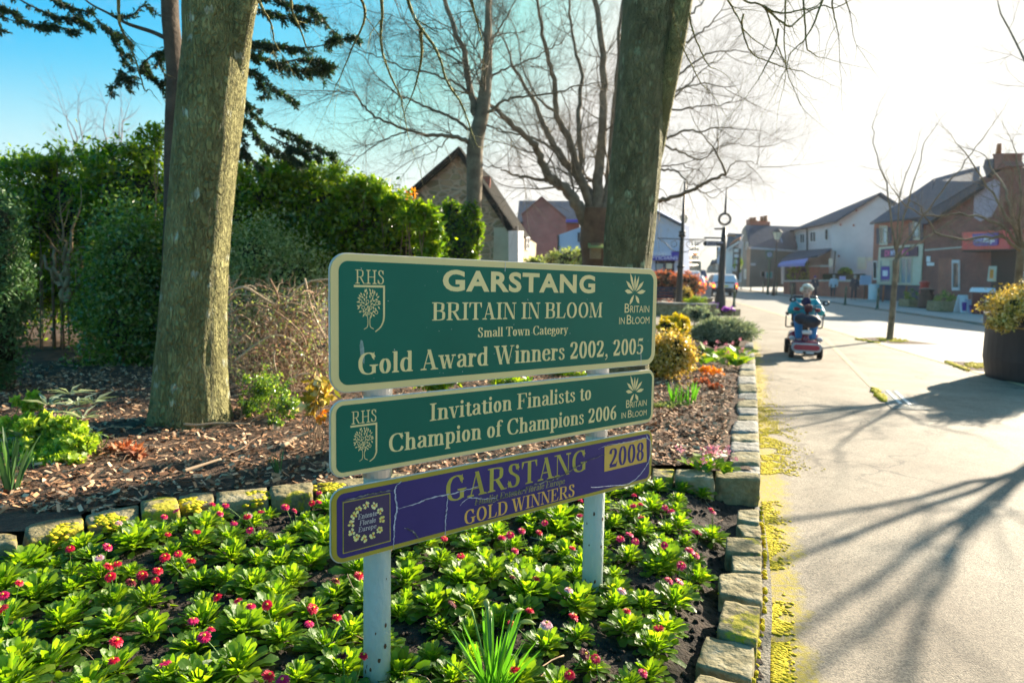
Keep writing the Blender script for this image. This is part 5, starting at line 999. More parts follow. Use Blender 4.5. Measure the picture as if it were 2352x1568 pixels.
# --- cedar with hanging dark sprays
tE = thing('cedar_tree', 'dark evergreen conifer with drooping branches partly hidden by the olive trunk', 'tree', AT(395, 700, 8)*vec(1, 1, 0)+up*.2)
mb, C, Rd = trunkmesh([(-350, 365, 402), (0, 372, 407), (90, 377, 414), (180, 385, 421), (260, 382, 420), (330, 380, 412), (480, 378, 415), (700, 372, 420), (760, 370, 422)], 8, n=24, amp=.08, zb=.15)
mb.build('trunk', M['bark_cedar'], tE, smooth=True, recalc=True)
SPR = [([(1030, 235), (950, 200), (800, 150), (690, 90), (560, 20), (480, -60)], 0, .3), ([(-60, 20), (60, 70), (190, 150), (320, 160), (450, 190), (520, 215)], 34, .0), ([(60, -40), (200, 40), (350, 100), (480, 120), (560, 150)], 40, .2), ([(300, -50), (420, 40), (560, 80), (680, 190), (780, 230), (830, 290)], 34, .2), ([(690, 180), (730, 260), (770, 330), (820, 350)], 30, .1), ([(760, 330), (780, 400), (860, 430), (900, 440)], 24, .1), ([(740, 440), (780, 480), (790, 560)], 34, .1), ([(780, 480), (720, 540), (690, 570)], 22, .1), ([(850, 480), (800, 500), (880, 525)], 20, .1),
       ([(700, 100), (820, 100), (900, 40), (980, 80)], 14, 0), ([(980, 330), (930, 370), (900, 400), (940, 460), (990, 520), (1040, 580)], 34, .3), ([(1040, 300), (1000, 380), (1030, 470), (1040, 560)], 30, .3), ([(-40, 150), (0, 185), (30, 195)], 16, 0), ([(-20, 80), (50, 120), (120, 140)], 14, 0),
       ([(1400, 230), (1560, 260), (1700, 280), (1850, 300), (2000, 290), (2120, 250), (2230, 230)], 44, -.2), ([(1450, 330), (1600, 350), (1750, 400), (1900, 440), (2040, 430)], 60, .2), ([(1500, 400), (1620, 470), (1700, 540), (1800, 600), (1860, 640)], 40, .1), ([(1450, 60), (1620, 60), (1750, 90), (1880, 120), (1980, 110)], 46, .3), ([(1560, 0), (1700, -20), (1850, 40), (1960, 60), (2100, 210)], 40, .1), ([(1750, 400), (1900, 370), (2000, 380), (2060, 400)], 40, .1), ([(1560, 440), (1640, 520), (1660, 640)], 36, .2),
       ([(1470, 640), (1560, 690), (1680, 790), (1800, 830), (1950, 900), (2080, 970)], 44, .1), ([(1480, 700), (1560, 780), (1640, 880), (1760, 950), (1850, 1000)], 62, .3), ([(1480, 800), (1520, 900), (1560, 980), (1620, 1040)], 56, .2), ([(1700, 860), (1850, 930), (1990, 980)], 46, .1), ([(1800, 900), (1830, 980), (1900, 1020)], 36, 0), ([(1480, 560), (1540, 640), (1640, 700)], 34, 0)]
mb = MB(); lf = MB(); R_ = random.Random(12)
for pts, w_, dY in SPR:
    P = px(Z1, pts, 8, dY); Pc = catmull(P, 8); ln = len(Pc); k8 = 8/1568/1.568/1.7415; mb.tube(Pc, [.03*(1-.8*i/ln) if w_ == 0 else .012*(1-.7*i/ln) for i in range(ln)], 6)
    tot = sum(np.linalg.norm(Pc[i+1]-Pc[i]) for i in range(ln-1)); wm = w_*k8
    if w_ == 0: continue
    for s in range(int(tot/.024)):
        i = R_.randint(0, ln-2); p = Pc[i]+(Pc[i+1]-Pc[i])*R_.random(); d = (Pc[i+1]-Pc[i]); d /= np.linalg.norm(d)+1e-9
        a = R_.choice((-1, 1))*R_.uniform(.5, 1.2); sd = np.cross(d, up); sd /= np.linalg.norm(sd)+1e-9
        e = d*cos(a)*.8+sd*sin(a)*.7+np.array([0, R_.gauss(0, .3), -.35+R_.gauss(0, .25)]); e /= np.linalg.norm(e); l = wm*R_.uniform(.6, 1.7); q = p+e*l; mb.tube([p, q], [.004, .002], 3, cap=False)
        n = max(12, int(l/.0022)); f = rng.random(n)[:, None]; C_ = p+(q-p)*f+rng.normal(size=(n, 3))*.012
        leafcloud(lf, C_, (.03, .06), .36, dirs=np.tile(e, (n, 1)), dj=.8)
mb.build('branches', M['bark_cedar'], tE, smooth=True); lf.build('crown', M['cedar'], tE)
# --- small street trees
def streettree(label, base, h, fork, r, limbs, R0, m='bark_far', every=.22, twig=(.25, .5), lv=2, lean=(0, 0), buds=None, group=None):
    t = thing('street_tree', label, 'tree', base, group); base = np.array(base, float); R_ = random.Random(R0); mb = MB(); f = base+vec(lean[0], lean[1], fork)
    Q = catmull([base-up*.05, base+(f-base)*.4+vec(.01, 0, 0), f], 6); mb.tube(Q, [r*(1.25 if i == 0 else 1-.25*i/len(Q)) for i in range(len(Q))], 14); mb.build('trunk', M[m], t, smooth=True)
    mb = MB()
    for a in limbs: limb(mb, [f-up*.05]+[f+np.array(q, float) for q in a], r*.42, r*.1, R_, lv=lv, every=every, twig=twig, tr=.35, minr=.0035, start=.2, wob=.015)
    mb.build('crown', M[m], t, smooth=True)
    return t, f
b1 = G(2043, 781, 0)
streettree('slim young bare tree in a paved pit beside the mobility scooter', b1, 4.6, 1.95, .075, [[(-.12, 0, .6), (-.35, 0, 1.6), (-.6, .1, 2.4), (-.7, .2, 3.2)], [(.25, 0, .5), (.75, -.1, 1.4), (1.3, -.2, 2.3), (1.7, -.3, 3.0)], [(.1, .2, .7), (.2, .4, 1.6), (.5, .5, 2.6)], [(.5, .1, .35), (1.1, .2, .75), (1.6, .2, 1.1)], [(-.05, -.2, .8), (.1, -.3, 1.8), (.3, -.3, 2.8)]], 3, every=.4, twig=(.25, .5), lv=1)
b2 = np.array([8.15, 11.1, 0])
t2, f2 = streettree('young bare tree with a dense crown of knobbly spurs behind the round black planter', b2, 4, 2.0, .07, [[(-.3, 0, .3), (-.9, 0, .5), (-1.6, .1, .5), (-2.1, .1, .9)], [(-.2, .1, .5), (-.6, .2, 1.1), (-1.0, .2, 1.6)], [(.3, 0, .4), (.9, 0, .8), (1.6, 0, 1.1)], [(0, .3, .6), (.1, .8, 1.2), (0, 1.2, 1.7)], [(0, -.3, .5), (-.2, -.8, .9), (-.3, -1.2, 1.0)], [(-.5, -.2, .15), (-1.2, -.3, .1), (-1.7, -.4, .25), (-1.95, -.4, .6)], [(.4, .2, .2), (1.0, .4, .4), (1.7, .4, .5)], [(-.1, 0, .8), (-.2, .1, 1.6)]], 21, every=.13, twig=(.18, .4), lv=2)
for px_, py_, lab, sd in ((8.0, 8.7, 'bare tree just right of the round black planter, its branch shadows falling over the path', 5),):
    streettree(lab, (px_, py_, 0), 6, 2.35, .085, [[(-.7, -.2, .9), (-1.7, -.6, 2.2), (-2.1, -.9, 3.4)], [(.3, .1, 1.0), (.6, .3, 2.4), (.7, .4, 3.8)], [(-.3, .5, 1.0), (-.7, 1.3, 2.0), (-.9, 2, 3.2)], [(.5, -.6, .8), (1.1, -1.4, 1.9), (1.3, -2, 3.2)], [(-.6, -.7, .5), (-1.1, -1.8, 1.1), (-1.3, -2.6, 2.0)], [(0, 0, 1.2), (-.3, -.2, 2.6), (-.4, -.2, 4)]], sd, every=.4, twig=(.35, .7), lv=2)
# distant bare tree over the hedge, and the far street trees
def fartree(x, y, Y, h, w_, seed, m, label):
    b = AT(x, y, Y); b[2] = 0; t = thing('bare_tree', label, 'tree', b); R_ = random.Random(seed); mb = MB(); mb.tube([b, b+up*h*.35], [.012*h*1.3, .012*h], 8); mb.build('trunk', M[m], t, smooth=True); mb = MB(); f = b+up*h*.33
    for k in range(9):
        a = k*2.4; e = R_.uniform(.25, .9); q = vec(cos(a)*sin(e)*w_, sin(a)*sin(e)*w_, cos(e)*h*.62); limb(mb, [f, f+q*.45+vec(0, 0, .05*h), f+q], .008*h, .002*h, R_, lv=2, every=h*.07, twig=(h*.07, h*.13), tr=.4, minr=.0012*h, nch=3, wob=.01*h)
    mb.build('crown', M[m], t, smooth=True); return t
M['bark_violet'] = mat('bark_violet', [(.2, .15, .16), (.34, .27, .27)], 6, .85)
fartree(225, 480, 24, 6.6, 2.3, 3, 'bark_violet', 'pinkish bare tree seen beyond the hedge on the left')
fartree(1530*1+55, 645, 120, 8.5, 4, 4, 'bark_violet', 'faint bare tree at the far end of the street')
# ------------------------------------------------------------------ shrubs and hedges
def shrub(name, label, cat, blobs, m, n, size, asp=.5, base=None, stems=0, thick=.55, clump=True, core=None, top=.0, group=None, dj=1., jit=1., sm='twig', srad=.012, part='leaves', clr=.1):
    b0 = blobs[0]; c0 = AT(b0[0], b0[1], b0[4])
    t = thing(name, label, cat, base if base is not None else (c0[0], c0[1], .18), group); mb = MB(); tot = sum(b[2]*b[3]*b[4]**2 for b in blobs); cb = MB(); sb = MB()
    R_ = random.Random(int(b0[0]*7+b0[1]))
    for b in blobs:
        x, y, rx, ry, Y = b[:5]; k = Y/1568; c = AT(x, y, Y); r = (rx*k, (b[5] if len(b) > 5 else .7)*rx*k, ry*k); nn = int(n*b[2]*b[3]*b[4]**2/tot)
        P, N_ = shellpts(nn, c, r, thick, top, max(10, nn//26) if clump else 0, clr); P[:, 2] = np.maximum(P[:, 2], .2)
        leafcloud(mb, P, size, asp, nrm=N_*.8+np.array([0, 0, .3]), jit=jit, dirs=N_*.4, dj=dj)
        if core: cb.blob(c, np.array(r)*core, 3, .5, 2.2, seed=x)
        for s in range(stems):
            q = c+np.array([R_.uniform(-.7, .7)*r[0], R_.uniform(-.7, .7)*r[1], R_.uniform(-.3, .7)*r[2]]); bb = np.array([c[0]+R_.uniform(-.25, .25)*r[0], c[1]+R_.uniform(-.2, .2), .15]); sb.tube(catmull([bb, (bb+q)/2+np.array([R_.gauss(0, .06), 0, .05]), q], 3), [srad*(1-.09*i) for i in range(7)], 6)
    mb.build(part, M[m], t)
    if core: cb.build('occluder_core', M['hedge_core'], t, smooth=True)  # added dark blobs hidden among the leaves to block light through the shrub
    if stems: sb.build('stems', M[sm], t, smooth=True)
    return t
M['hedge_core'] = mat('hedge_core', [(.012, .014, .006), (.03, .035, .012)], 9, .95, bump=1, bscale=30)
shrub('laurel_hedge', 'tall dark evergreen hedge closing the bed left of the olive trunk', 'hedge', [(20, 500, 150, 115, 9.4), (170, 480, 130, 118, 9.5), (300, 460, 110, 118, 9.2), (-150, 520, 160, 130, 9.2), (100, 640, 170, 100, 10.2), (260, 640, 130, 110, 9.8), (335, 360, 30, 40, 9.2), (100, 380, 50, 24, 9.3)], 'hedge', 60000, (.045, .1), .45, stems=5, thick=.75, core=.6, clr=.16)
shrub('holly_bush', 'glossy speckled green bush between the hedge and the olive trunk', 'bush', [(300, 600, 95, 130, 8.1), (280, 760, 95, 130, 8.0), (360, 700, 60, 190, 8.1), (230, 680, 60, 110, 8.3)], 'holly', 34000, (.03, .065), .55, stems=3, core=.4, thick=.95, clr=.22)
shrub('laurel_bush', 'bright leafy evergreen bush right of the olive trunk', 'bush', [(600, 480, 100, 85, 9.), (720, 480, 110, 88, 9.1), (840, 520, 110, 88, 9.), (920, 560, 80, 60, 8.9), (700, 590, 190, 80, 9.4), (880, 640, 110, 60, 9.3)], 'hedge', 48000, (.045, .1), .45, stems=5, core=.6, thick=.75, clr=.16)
shrub('variegated_bush', 'white-flecked green bush low beside the sunlit edge of the trunk', 'bush', [(590, 600, 80, 100, 8.2), (670, 640, 80, 90, 8.1), (560, 700, 50, 80, 8.)], 'paleleaf', 16000, (.03, .055), .55, stems=3, core=.45, thick=.85, clr=.2)
shrub('mahonia_shrub', 'sunlit lime green shrub with fans of leaves above the sign', 'shrub', [(960, 500, 50, 30, 8.4), (985, 560, 30, 60, 8.4), (830, 440, 60, 26, 8.8), (640, 400, 60, 24, 8.9), (905, 470, 40, 22, 8.6)], 'lime', 5200, (.05, .12), .4, stems=2, thick=.9)
mbt = shrub('mahonia_shrub', 'few orange and yellow leaves at the top of the lime shrub', 'shrub', [(945, 450, 12, 12, 8.3), (965, 520, 8, 8, 8.3)], 'orange', 22, (.05, .1), .5, thick=1, stems=1)
shrub('conifer_shrub', 'feathery blue-green conifer at the left edge of the picture', 'shrub', [(-25, 560, 80, 140, 6.4), (-40, 700, 100, 190, 6.3), (-10, 640, 70, 120, 6.3)], 'conifer', 26000, (.03, .06), .4, stems=2, core=.75)
def shoots(label, spots, m, n=240):
    shrub('hedge_shoots', label, 'shoots', [(x, y, r, r*1.15, Y) for x, y, r, Y in spots], m, n*len(spots), (.045, .09), .42, thick=1., clr=.3, stems=1, srad=.006)
shoots('straggly leafy shoots standing up above the far left hedge', [(30, 385, 20, 9), (75, 372, 16, 9), (128, 362, 20, 9.1), (190, 360, 18, 9.2), (250, 350, 22, 9.1), (300, 345, 18, 9), (345, 325, 26, 8.9), (365, 305, 16, 8.9), (215, 375, 22, 8.8)], 'hedge')
shoots('bright ragged shoots above the hedge right of the olive trunk', [(560, 390, 22, 8.8), (610, 378, 20, 8.8), (660, 385, 24, 8.9), (715, 388, 20, 8.9), (770, 400, 24, 8.8), (830, 428, 22, 8.7), (880, 445, 24, 8.6), (930, 468, 20, 8.5), (990, 490, 18, 8.4)], 'lime')
# golden stems of an old shrub under the hedge
t = thing('shrub_stems', 'golden sunlit bare stems rising together under the hedge', 'shrub', G(155, 700, .2)); mb = MB(); R_ = random.Random(3); b = AT(152, 693, 8.2)
for pts in ([(152, 693), (148, 640), (152, 590), (148, 540)], [(152, 690), (140, 650), (128, 600), (120, 560)], [(155, 690), (175, 660), (185, 620), (182, 570)], [(150, 660), (155, 620), (165, 560), (170, 520)], [(140, 660), (120, 630), (100, 590)]):
    limb(mb, px(ID, pts, 8.1, .2), .035, .014, R_, lv=1, every=.3, twig=(.15, .3), minr=.005)
mb.build('stems', M['bark_warm'], t, smooth=True)
# dry tangled shrub
t = thing('dry_shrub', 'tangled heap of dry straw-coloured branches behind the left end of the sign', 'shrub', AT(640, 900, 6.9)*vec(1, 1, 0)+up*.2); mb = MB(); R_ = random.Random(14)
for i in range(900):
    x = R_.uniform(515, 775); y = R_.uniform(650, 900); Y = R_.uniform(6.3, 7.8); p = AT(x, y, Y); p[2] = max(p[2], .22); a = R_.random()*6.3; d = vec(cos(a), sin(a)*.6, R_.gauss(.1, .6)); l = R_.uniform(.08, .4)
    q = [p]; 
    for s in range(4): d = d/np.linalg.norm(d)+vec(R_.gauss(0, .35), R_.gauss(0, .3), R_.gauss(-.12, .3)); q.append(q[-1]+d/np.linalg.norm(d)*l/4)
    for s in q: s[2] = max(s[2], .2)
    r = R_.choice((.002, .0025, .003, .004, .008)); mb.tube(q, [r*(1-.15*k) for k in range(5)], 4, cap=False)
for pts, r in (([(500, 690), (560, 660), (640, 700), (700, 650), (775, 640)], .014), ([(510, 730), (580, 700), (640, 720), (700, 780), (690, 840)], .013), ([(540, 830), (590, 790), (640, 770), (690, 800), (700, 860)], .014), ([(620, 640), (640, 700), (600, 780)], .01), ([(700, 640), (720, 720), (760, 800)], .011), ([(500, 800), (560, 770), (600, 700)], .009)):
    Q = catmull(px(ID, pts, 6.5, .2), 5); mb.tube(Q, [r*(1-.4*k/len(Q)) for k in range(len(Q))], 7)
for i in range(70):
    x = R_.uniform(505, 770); p = AT(x, R_.uniform(780, 900), R_.uniform(6.4, 7.4)); p[2] = .2; d = vec(R_.gauss(0, .5), R_.gauss(0, .3), 1.); l = R_.uniform(.5, 1.25); q = [p]
    for s in range(6): d = d/np.linalg.norm(d)+vec(R_.gauss(0, .22), R_.gauss(0, .2), -.22*s*.5); q.append(q[-1]+d/np.linalg.norm(d)*l/6)
    r = R_.uniform(.0025, .006); mb.tube(q, [r*(1-.13*k) for k in range(7)], 5, cap=False)
mb.build('branches', M['straw'], t, smooth=True)
mb = MB(); P = np.array([AT(R_.uniform(520, 775), R_.uniform(660, 880), R_.uniform(6.3, 7.4)) for _ in range(1500)]); P[:, 2] = np.maximum(P[:, 2], .22); leafcloud(mb, P, (.02, .04), .6); mb.build('leaves', M['paleleaf'], t)
mb = MB(); P = np.array([AT(R_.gauss(650, 60), R_.gauss(800, 45), R_.uniform(6.6, 7.5)) for _ in range(1100)]); P[:, 2] = np.maximum(P[:, 2], .22); leafcloud(mb, P, (.03, .06), .5); mb.build('dead_leaves', M['chip'], t)
shrub('box_shrub', 'small glossy green shrub sprawling on the bark beside the sign edge', 'shrub', [(600, 900, 55, 55, 5.6), (655, 930, 45, 50, 5.4), (570, 930, 40, 30, 5.4), (640, 975, 25, 25, 5.1)], 'holly', 4200, (.016, .034), .6, stems=4, srad=.004, thick=1.)
shrub('large_leaf_plant', 'plant with big yellow and green leaves touching the left edge of the sign', 'plant', [(735, 895, 32, 30, 4.6), (720, 925, 22, 20, 4.5)], 'gold', 90, (.06, .11), .75, stems=4, srad=.004, thick=1, clump=False)
shrub('large_leaf_plant', 'small cluster of orange blooms low against the left edge of the sign', 'plant', [(738, 962, 14, 10, 4.3), (742, 945, 8, 8, 4.4)], 'orange', 40, (.025, .045), .7, stems=3, srad=.003, thick=1, clump=False)
M['paleleaf2'] = mat('hellebore_leaf', [(.12, .25, .02), (.3, .45, .05), (.5, .6, .14)], 4, .4, island=.7, trans=(1.8, 1.6, .5), transw=.5)
# hellebores at left
t = shrub('hellebore_clump', 'lime green flowering hellebore clump in front of the conifer at left', 'plant', [(130, 1000, 62, 38, 4.3), (60, 1040, 70, 34, 4.2), (120, 1060, 60, 34, 4.0), (60, 980, 55, 30, 4.3), (170, 1030, 40, 28, 4.1), (65, 925, 28, 20, 4.6), (190, 1010, 32, 30, 4.2), (20, 1060, 40, 18, 4.1)], 'paleleaf2', 6500, (.026, .055), .75, stems=9, srad=.004, thick=.9, sm='stem', part='bracts')
mb = MB(); R_ = random.Random(8)
for x, y in ((55, 1010), (180, 930), (215, 925), (150, 950), (190, 960), (110, 930), (20, 1020), (160, 905)):
    c = AT(x, y, 4.3+R_.uniform(-.15, .15)); n = 9; a = np.arange(n)*2*pi/n+R_.random(); dd = np.c_[np.cos(a), np.sin(a)*.7, .35+.3*rng.random(n)]; leafcloud(mb, np.tile(c, (n, 1)), (.11, .16), .17, dirs=dd, dj=.12, nrm=np.tile([0, 0, 3.], (n, 1)), curl=.25)
mb.build('leaves', M['greyleaf'], t)
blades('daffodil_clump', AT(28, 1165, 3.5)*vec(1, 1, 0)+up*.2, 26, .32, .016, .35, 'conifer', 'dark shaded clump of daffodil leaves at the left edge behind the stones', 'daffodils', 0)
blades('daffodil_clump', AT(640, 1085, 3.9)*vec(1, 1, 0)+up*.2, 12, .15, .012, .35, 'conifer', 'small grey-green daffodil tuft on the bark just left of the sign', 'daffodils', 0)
shrub('dry_plant', 'orange-brown withered plant lying on the sunny bark', 'plant', [(285, 1045, 30, 12, 4.3), (310, 1050, 18, 12, 4.2)], 'russet', 260, (.03, .07), .45, thick=1, stems=3, srad=.003)
# ivy round the middle tree
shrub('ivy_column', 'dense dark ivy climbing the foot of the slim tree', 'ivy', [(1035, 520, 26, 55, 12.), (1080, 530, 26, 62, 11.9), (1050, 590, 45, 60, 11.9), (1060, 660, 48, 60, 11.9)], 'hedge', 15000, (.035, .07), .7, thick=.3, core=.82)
# ------------------------------------------------------------------ plants in the bed right of the sign
def gz(x, y, z=.2): return G(x, y, z)
shrub('euonymus_bush', 'rounded golden variegated bush touching the right edge of the sign', 'bush', [(1548, 815, 48, 50, 8.0), (1500, 830, 40, 44, 8.1)], 'gold', 7000, (.028, .05), .6, thick=.45, core=.66, clr=.14)
shrub('yellow_bush', 'small bright yellow bush behind the rounded golden one', 'bush', [(1553, 742, 30, 20, 10.4), (1530, 752, 24, 16, 10.2), (1570, 760, 20, 18, 10.3)], 'yellow', 2600, (.03, .055), .6, thick=.5, core=.7)
shrub('white_flowering_shrub', 'grey-green shrub speckled with white blossom near the fingerpost', 'shrub', [(1600, 722, 34, 20, 12.5), (1630, 728, 22, 16, 12.3)], 'greyleaf', 2200, (.03, .055), .5, thick=.8, core=.5, stems=3)
shrub('lavender_bush', 'wide silvery lavender mound at the corner of the bed by the path', 'bush', [(1665, 768, 62, 32, 11.4), (1640, 775, 48, 26, 11.2)], 'greyleaf', 9000, (.06, .12), .14, thick=.45, core=.8, dj=.35, top=.1)
def bergenia(label, spots, s, n):
    t = thing('bergenia_plant', label, 'plant', gz(*spots[0])); mb = MB(); fl_ = MB(); R_ = random.Random(int(spots[0][0]))
    for x, y in spots:
        c = gz(x, y, .24); a = rng.random(n)*2*pi; C_ = np.tile(c, (n, 1))+rng.normal(size=(n, 3))*np.array([.06, .06, .02])*s/.14; leafcloud(mb, C_, (s*.7, s*1.15), .72, dirs=np.c_[np.cos(a), np.sin(a), .55+.5*rng.random(n)], dj=.25, nrm=np.tile([0, 0, 2.2], (n, 1)), jit=.7, curl=.15)
        for k in range(2):
            q = c+vec(R_.uniform(-.1, .1), R_.uniform(-.1, .1), R_.uniform(.1, .18)*s/.14); leafcloud(fl_, q+rng.normal(size=(16, 3))*.012, (.014, .024), .8)
    mb.build('leaves', M['lime'], t); fl_.build('flowers', M['pinkpetal'], t); return t
bergenia('broad-leaved plant with pink flowers between the lavender and the golden bush', [(1622, 812), (1650, 822), (1678, 815), (1700, 810), (1660, 835), (1625, 835), (1690, 838)], .2, 12)
bergenia('broad-leaved plant with a white bloom in the corner of the bark bed', [(1600, 1068), (1630, 1062), (1655, 1072), (1620, 1078), (1665, 1080)], .085, 9)
shrub('white_bloom', 'single white crocus-like bloom above the corner plant', 'flower', [(1655, 1045, 9, 14, 4.45)], 'whitepetal', 16, (.03, .05), .5, thick=1, clump=False)
shrub('primula_clump', 'mound of bright orange-yellow flowers on the bark', 'flowers', [(1633, 851, 24, 7, 8.3)], 'orange', 420, (.02, .035), .8, thick=.6, part='flowers', clr=.2)
shrub('russet_shrub', 'low dark red leafy shrub below the orange flowers', 'shrub', [(1612, 880, 22, 16, 7.7), (1640, 892, 20, 12, 7.4)], 'russet', 800, (.02, .04), .6, thick=.9, stems=5, srad=.005)
for x, y in ((1545, 915), (1562, 918), (1583, 920), (1592, 912)):
    blades('daffodil_clump', gz(x, y+8), 14, .2, .011, .35, 'blade', {1545: 'leafy daffodil tuft nearest the sign on the bark', 1562: 'daffodil tuft between two others on the bark', 1583: 'daffodil tuft with yellow buds on the bark', 1592: 'daffodil tuft farthest from the sign on the bark'}[x], 'daffodils', 2, 'yellow')
shrub('heather_clump', 'low pale green clump with white flecks near the green sign edge', 'plant', [(1545, 945, 32, 12, 6.3), (1520, 950, 26, 12, 6.2)], 'paleleaf', 1200, (.02, .04), .6, thick=.8)
for (x, y, Y), lab in zip([(1180, 880, 7.2), (1010, 880, 6.4), (1300, 860, 8)], ('low green tuft glimpsed between the upper panels at centre', 'low leafy clump seen in the gap under the left of the upper panel', 'low green clump seen in the gap near the right post')):
    shrub('bulb_clump', lab, 'plant', [(x, y, 50, 14, Y)], 'lime', 500, (.05, .1), .3, thick=.9)
# ------------------------------------------------------------------ buildings
def polyw(t, nm, m, pl, zf, pts, thick=.3, off=0., recalc=True):
    mb = MB(); q = [pl.P(*zf(*p), off) for p in pts]; mb.prism(q, -pl.n*thick); return mb.build(nm, M[m] if isinstance(m, str) else m, t, recalc=recalc)
def rc(x0, y0, x1, y1): return [(x0, y0), (x1, y0), (x1, y1), (x0, y1)]
def roofp(t, nm, m, pts, th=.14):
    q = [np.array(p, float) for p in pts]; mb = MB(); n = np.cross(q[1]-q[0], q[2]-q[0]); n /= np.linalg.norm(n); n = n if n[2] > 0 else -n; mb.prism(q, -n*th); return mb.build(nm, M[m] if isinstance(m, str) else m, t, recalc=True)
def window(t, pl, zf, q, fm='white', gm='glass', bars=(1, 1), off=.02, fw=.16, nm='window', lab=None):
    "frame standing off the wall with the pane set behind the bars"
    if len(q) == 4 and not isinstance(q[0], tuple): q = rc(*q)
    P = [pl.P(*zf(*a), off) for a in q]; c = sum(P)/4; mb = MB()
    I = [c+(p-c)*(1-fw) for p in P]
    for i in range(4): j = (i+1) % 4; mb.prism([P[i], P[j], I[j], I[i]], pl.n*.05)
    L_ = lambda a, b, f: a+(b-a)*f
    for k in range(1, bars[0]): f = k/bars[0]; a, b = L_(I[0], I[1], f), L_(I[3], I[2], f); d = (I[1]-I[0])*.035; mb.prism([a-d, a+d, b+d, b-d], pl.n*.045)
    for k in range(1, bars[1]): f = k/bars[1]; a, b = L_(I[0], I[3], f), L_(I[1], I[2], f); d = (I[3]-I[0])*.025; mb.prism([a-d, a+d, b+d, b-d], pl.n*.043)
    f = mb.build(nm, M[fm], t, recalc=True)
    if lab: f['label'] = lab
    mb = MB(); mb.prism([p+pl.n*.012 for p in I], -pl.n*.01); mb.build('pane', M[gm], f, recalc=True); return f
def bldg(name, label, x, Y, cat='building'):
    b = AT(x, HZ(x), Y); b[2] = 0; return thing(name, label, cat, b)
M1('glass_blue', [(.12, .17, .2), (.3, .36, .4)], .1, scale=.8); M1('cream', [(.6, .53, .4), (.7, .64, .52)], .8, scale=3); M1('dark_slate', [(.045, .06, .085), (.075, .095, .135)], .95, scale=2, spec=.1); M1('bluewall', [(.42, .46, .62), (.5, .55, .7)], .9, scale=.5)
M1('sign_blue', (.05, .04, .4), .4); M1('sign_pale', (.5, .55, .75), .5); M1('letter_pale', (.62, .62, .85), .5); M1('teal', (.1, .42, .42), .5); M1('sand_render', [(.42, .33, .22), (.55, .45, .3)], .9, scale=2); M1('coping', [(.45, .42, .38), (.55, .52, .47)], .9)
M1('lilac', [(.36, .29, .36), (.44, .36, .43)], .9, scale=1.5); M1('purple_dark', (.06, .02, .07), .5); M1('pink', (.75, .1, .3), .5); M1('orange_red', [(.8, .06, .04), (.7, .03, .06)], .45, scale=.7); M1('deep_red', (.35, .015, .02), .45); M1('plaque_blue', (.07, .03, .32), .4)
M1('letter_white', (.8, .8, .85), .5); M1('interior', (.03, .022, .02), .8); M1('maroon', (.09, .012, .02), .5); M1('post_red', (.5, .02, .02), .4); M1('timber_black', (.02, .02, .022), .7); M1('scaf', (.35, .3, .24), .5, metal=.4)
# stone barn
t = bldg('stone_house', 'old rubble stone house with steep gable behind the slim tree', 1060, 22)
g = Pl(940, 22.5, 1171, 21.5); s_ = Pl(1171, 21.5, 1232, 31)
if s_.n[0] < 0: s_.n = -s_.n
polyw(t, 'wall', 'rubble', g, ZW, [(500, 100), (940, 770), (922, 1330), (40, 1330), (80, 465)], .5)
polyw(t, 'side_wall', 'sand_render', s_, ZW, [(942, 772), (1165, 905), (1150, 1240), (924, 1330)], .5)
for k in range(9):
    y = 800+k*56; polyw(t, 'quoin', 'cream', g, ZW, rc(888 if k % 2 else 900, y, 926, y+44), .1, .02)
v = np.array([s_.e[0], s_.e[1], 0])*6.5; M1('barn_roof', [(.018, .017, .016), (.04, .036, .03)], .95, scale=3, spec=.05)
ap, er, el = g.P(*ZW(500, 84), .25), g.P(*ZW(958, 790), .25), g.P(*ZW(50, 480), .25)
roofp(t, 'roof', 'barn_roof', [ap, er, er+v, ap+v]); roofp(t, 'roof', 'barn_roof', [ap, el, el+v, ap+v])
polyw(t, 'verge', 'barn_roof', g, ZW, [(500, 76), (972, 776), (952, 790), (500, 104)], .25, .3); polyw(t, 'verge', 'barn_roof', g, ZW, [(500, 76), (44, 474), (58, 488), (500, 104)], .25, .3)
for q in ((960, 800, 985, 930), (1015, 740+60, 1045, 960), (1070, 850, 1100, 960)): window(t, s_, ZW, q, bars=(2, 2), fw=.2)
polyw(t, 'bay', 'white', s_, ZW, rc(1012, 800, 1050, 1200), .3, .35)
c_ = g.P(*ZW(722, 400), -2); mb = MB(); mb.box(c_-up*.2, (.4, .4, .9)); mb.build('chimney', M['brick'], t)
polyw(t, 'downpipe', 'black', s_, ZW, rc(1005, 760, 1012, 1240), .1, .15)
# red gable and dark roof
t = bldg('brick_house', 'plain red brick gable rising behind the stone house', 1290, 42); g = Pl(1200, 42, 1310, 42)
polyw(t, 'wall', 'brick_pink', g, ZW, [(1212, 512), (1415, 690), (1425, 815), (1345, 840), (1345, 1130), (1130, 1130), (1042, 664)], .6)
for q in ([(1212, 500), (1425, 688), (1415, 698), (1212, 522)], [(1212, 500), (1036, 656), (1048, 670), (1212, 522)]): polyw(t, 'verge', 'brick_dark', g, ZW, q, .2, .1)
t = bldg('slate_roofed_house', 'dark slate roofed house behind the red gable', 1300, 46); g = Pl(1200, 46, 1320, 46)
roofp(t, 'roof', 'dark_slate', [g.P(*ZW(1000, 720)), g.P(*ZW(1540, 720)), AT(*ZW(1462, 543), 50), AT(*ZW(1018, 540), 50)])
polyw(t, 'wall', 'brick_dark', g, ZW, rc(1015, 715, 1535, 1100), .5, -.3); polyw(t, 'fascia', 'sign_blue', g, ZW, rc(1420, 700, 1540, 724), .1, .1)
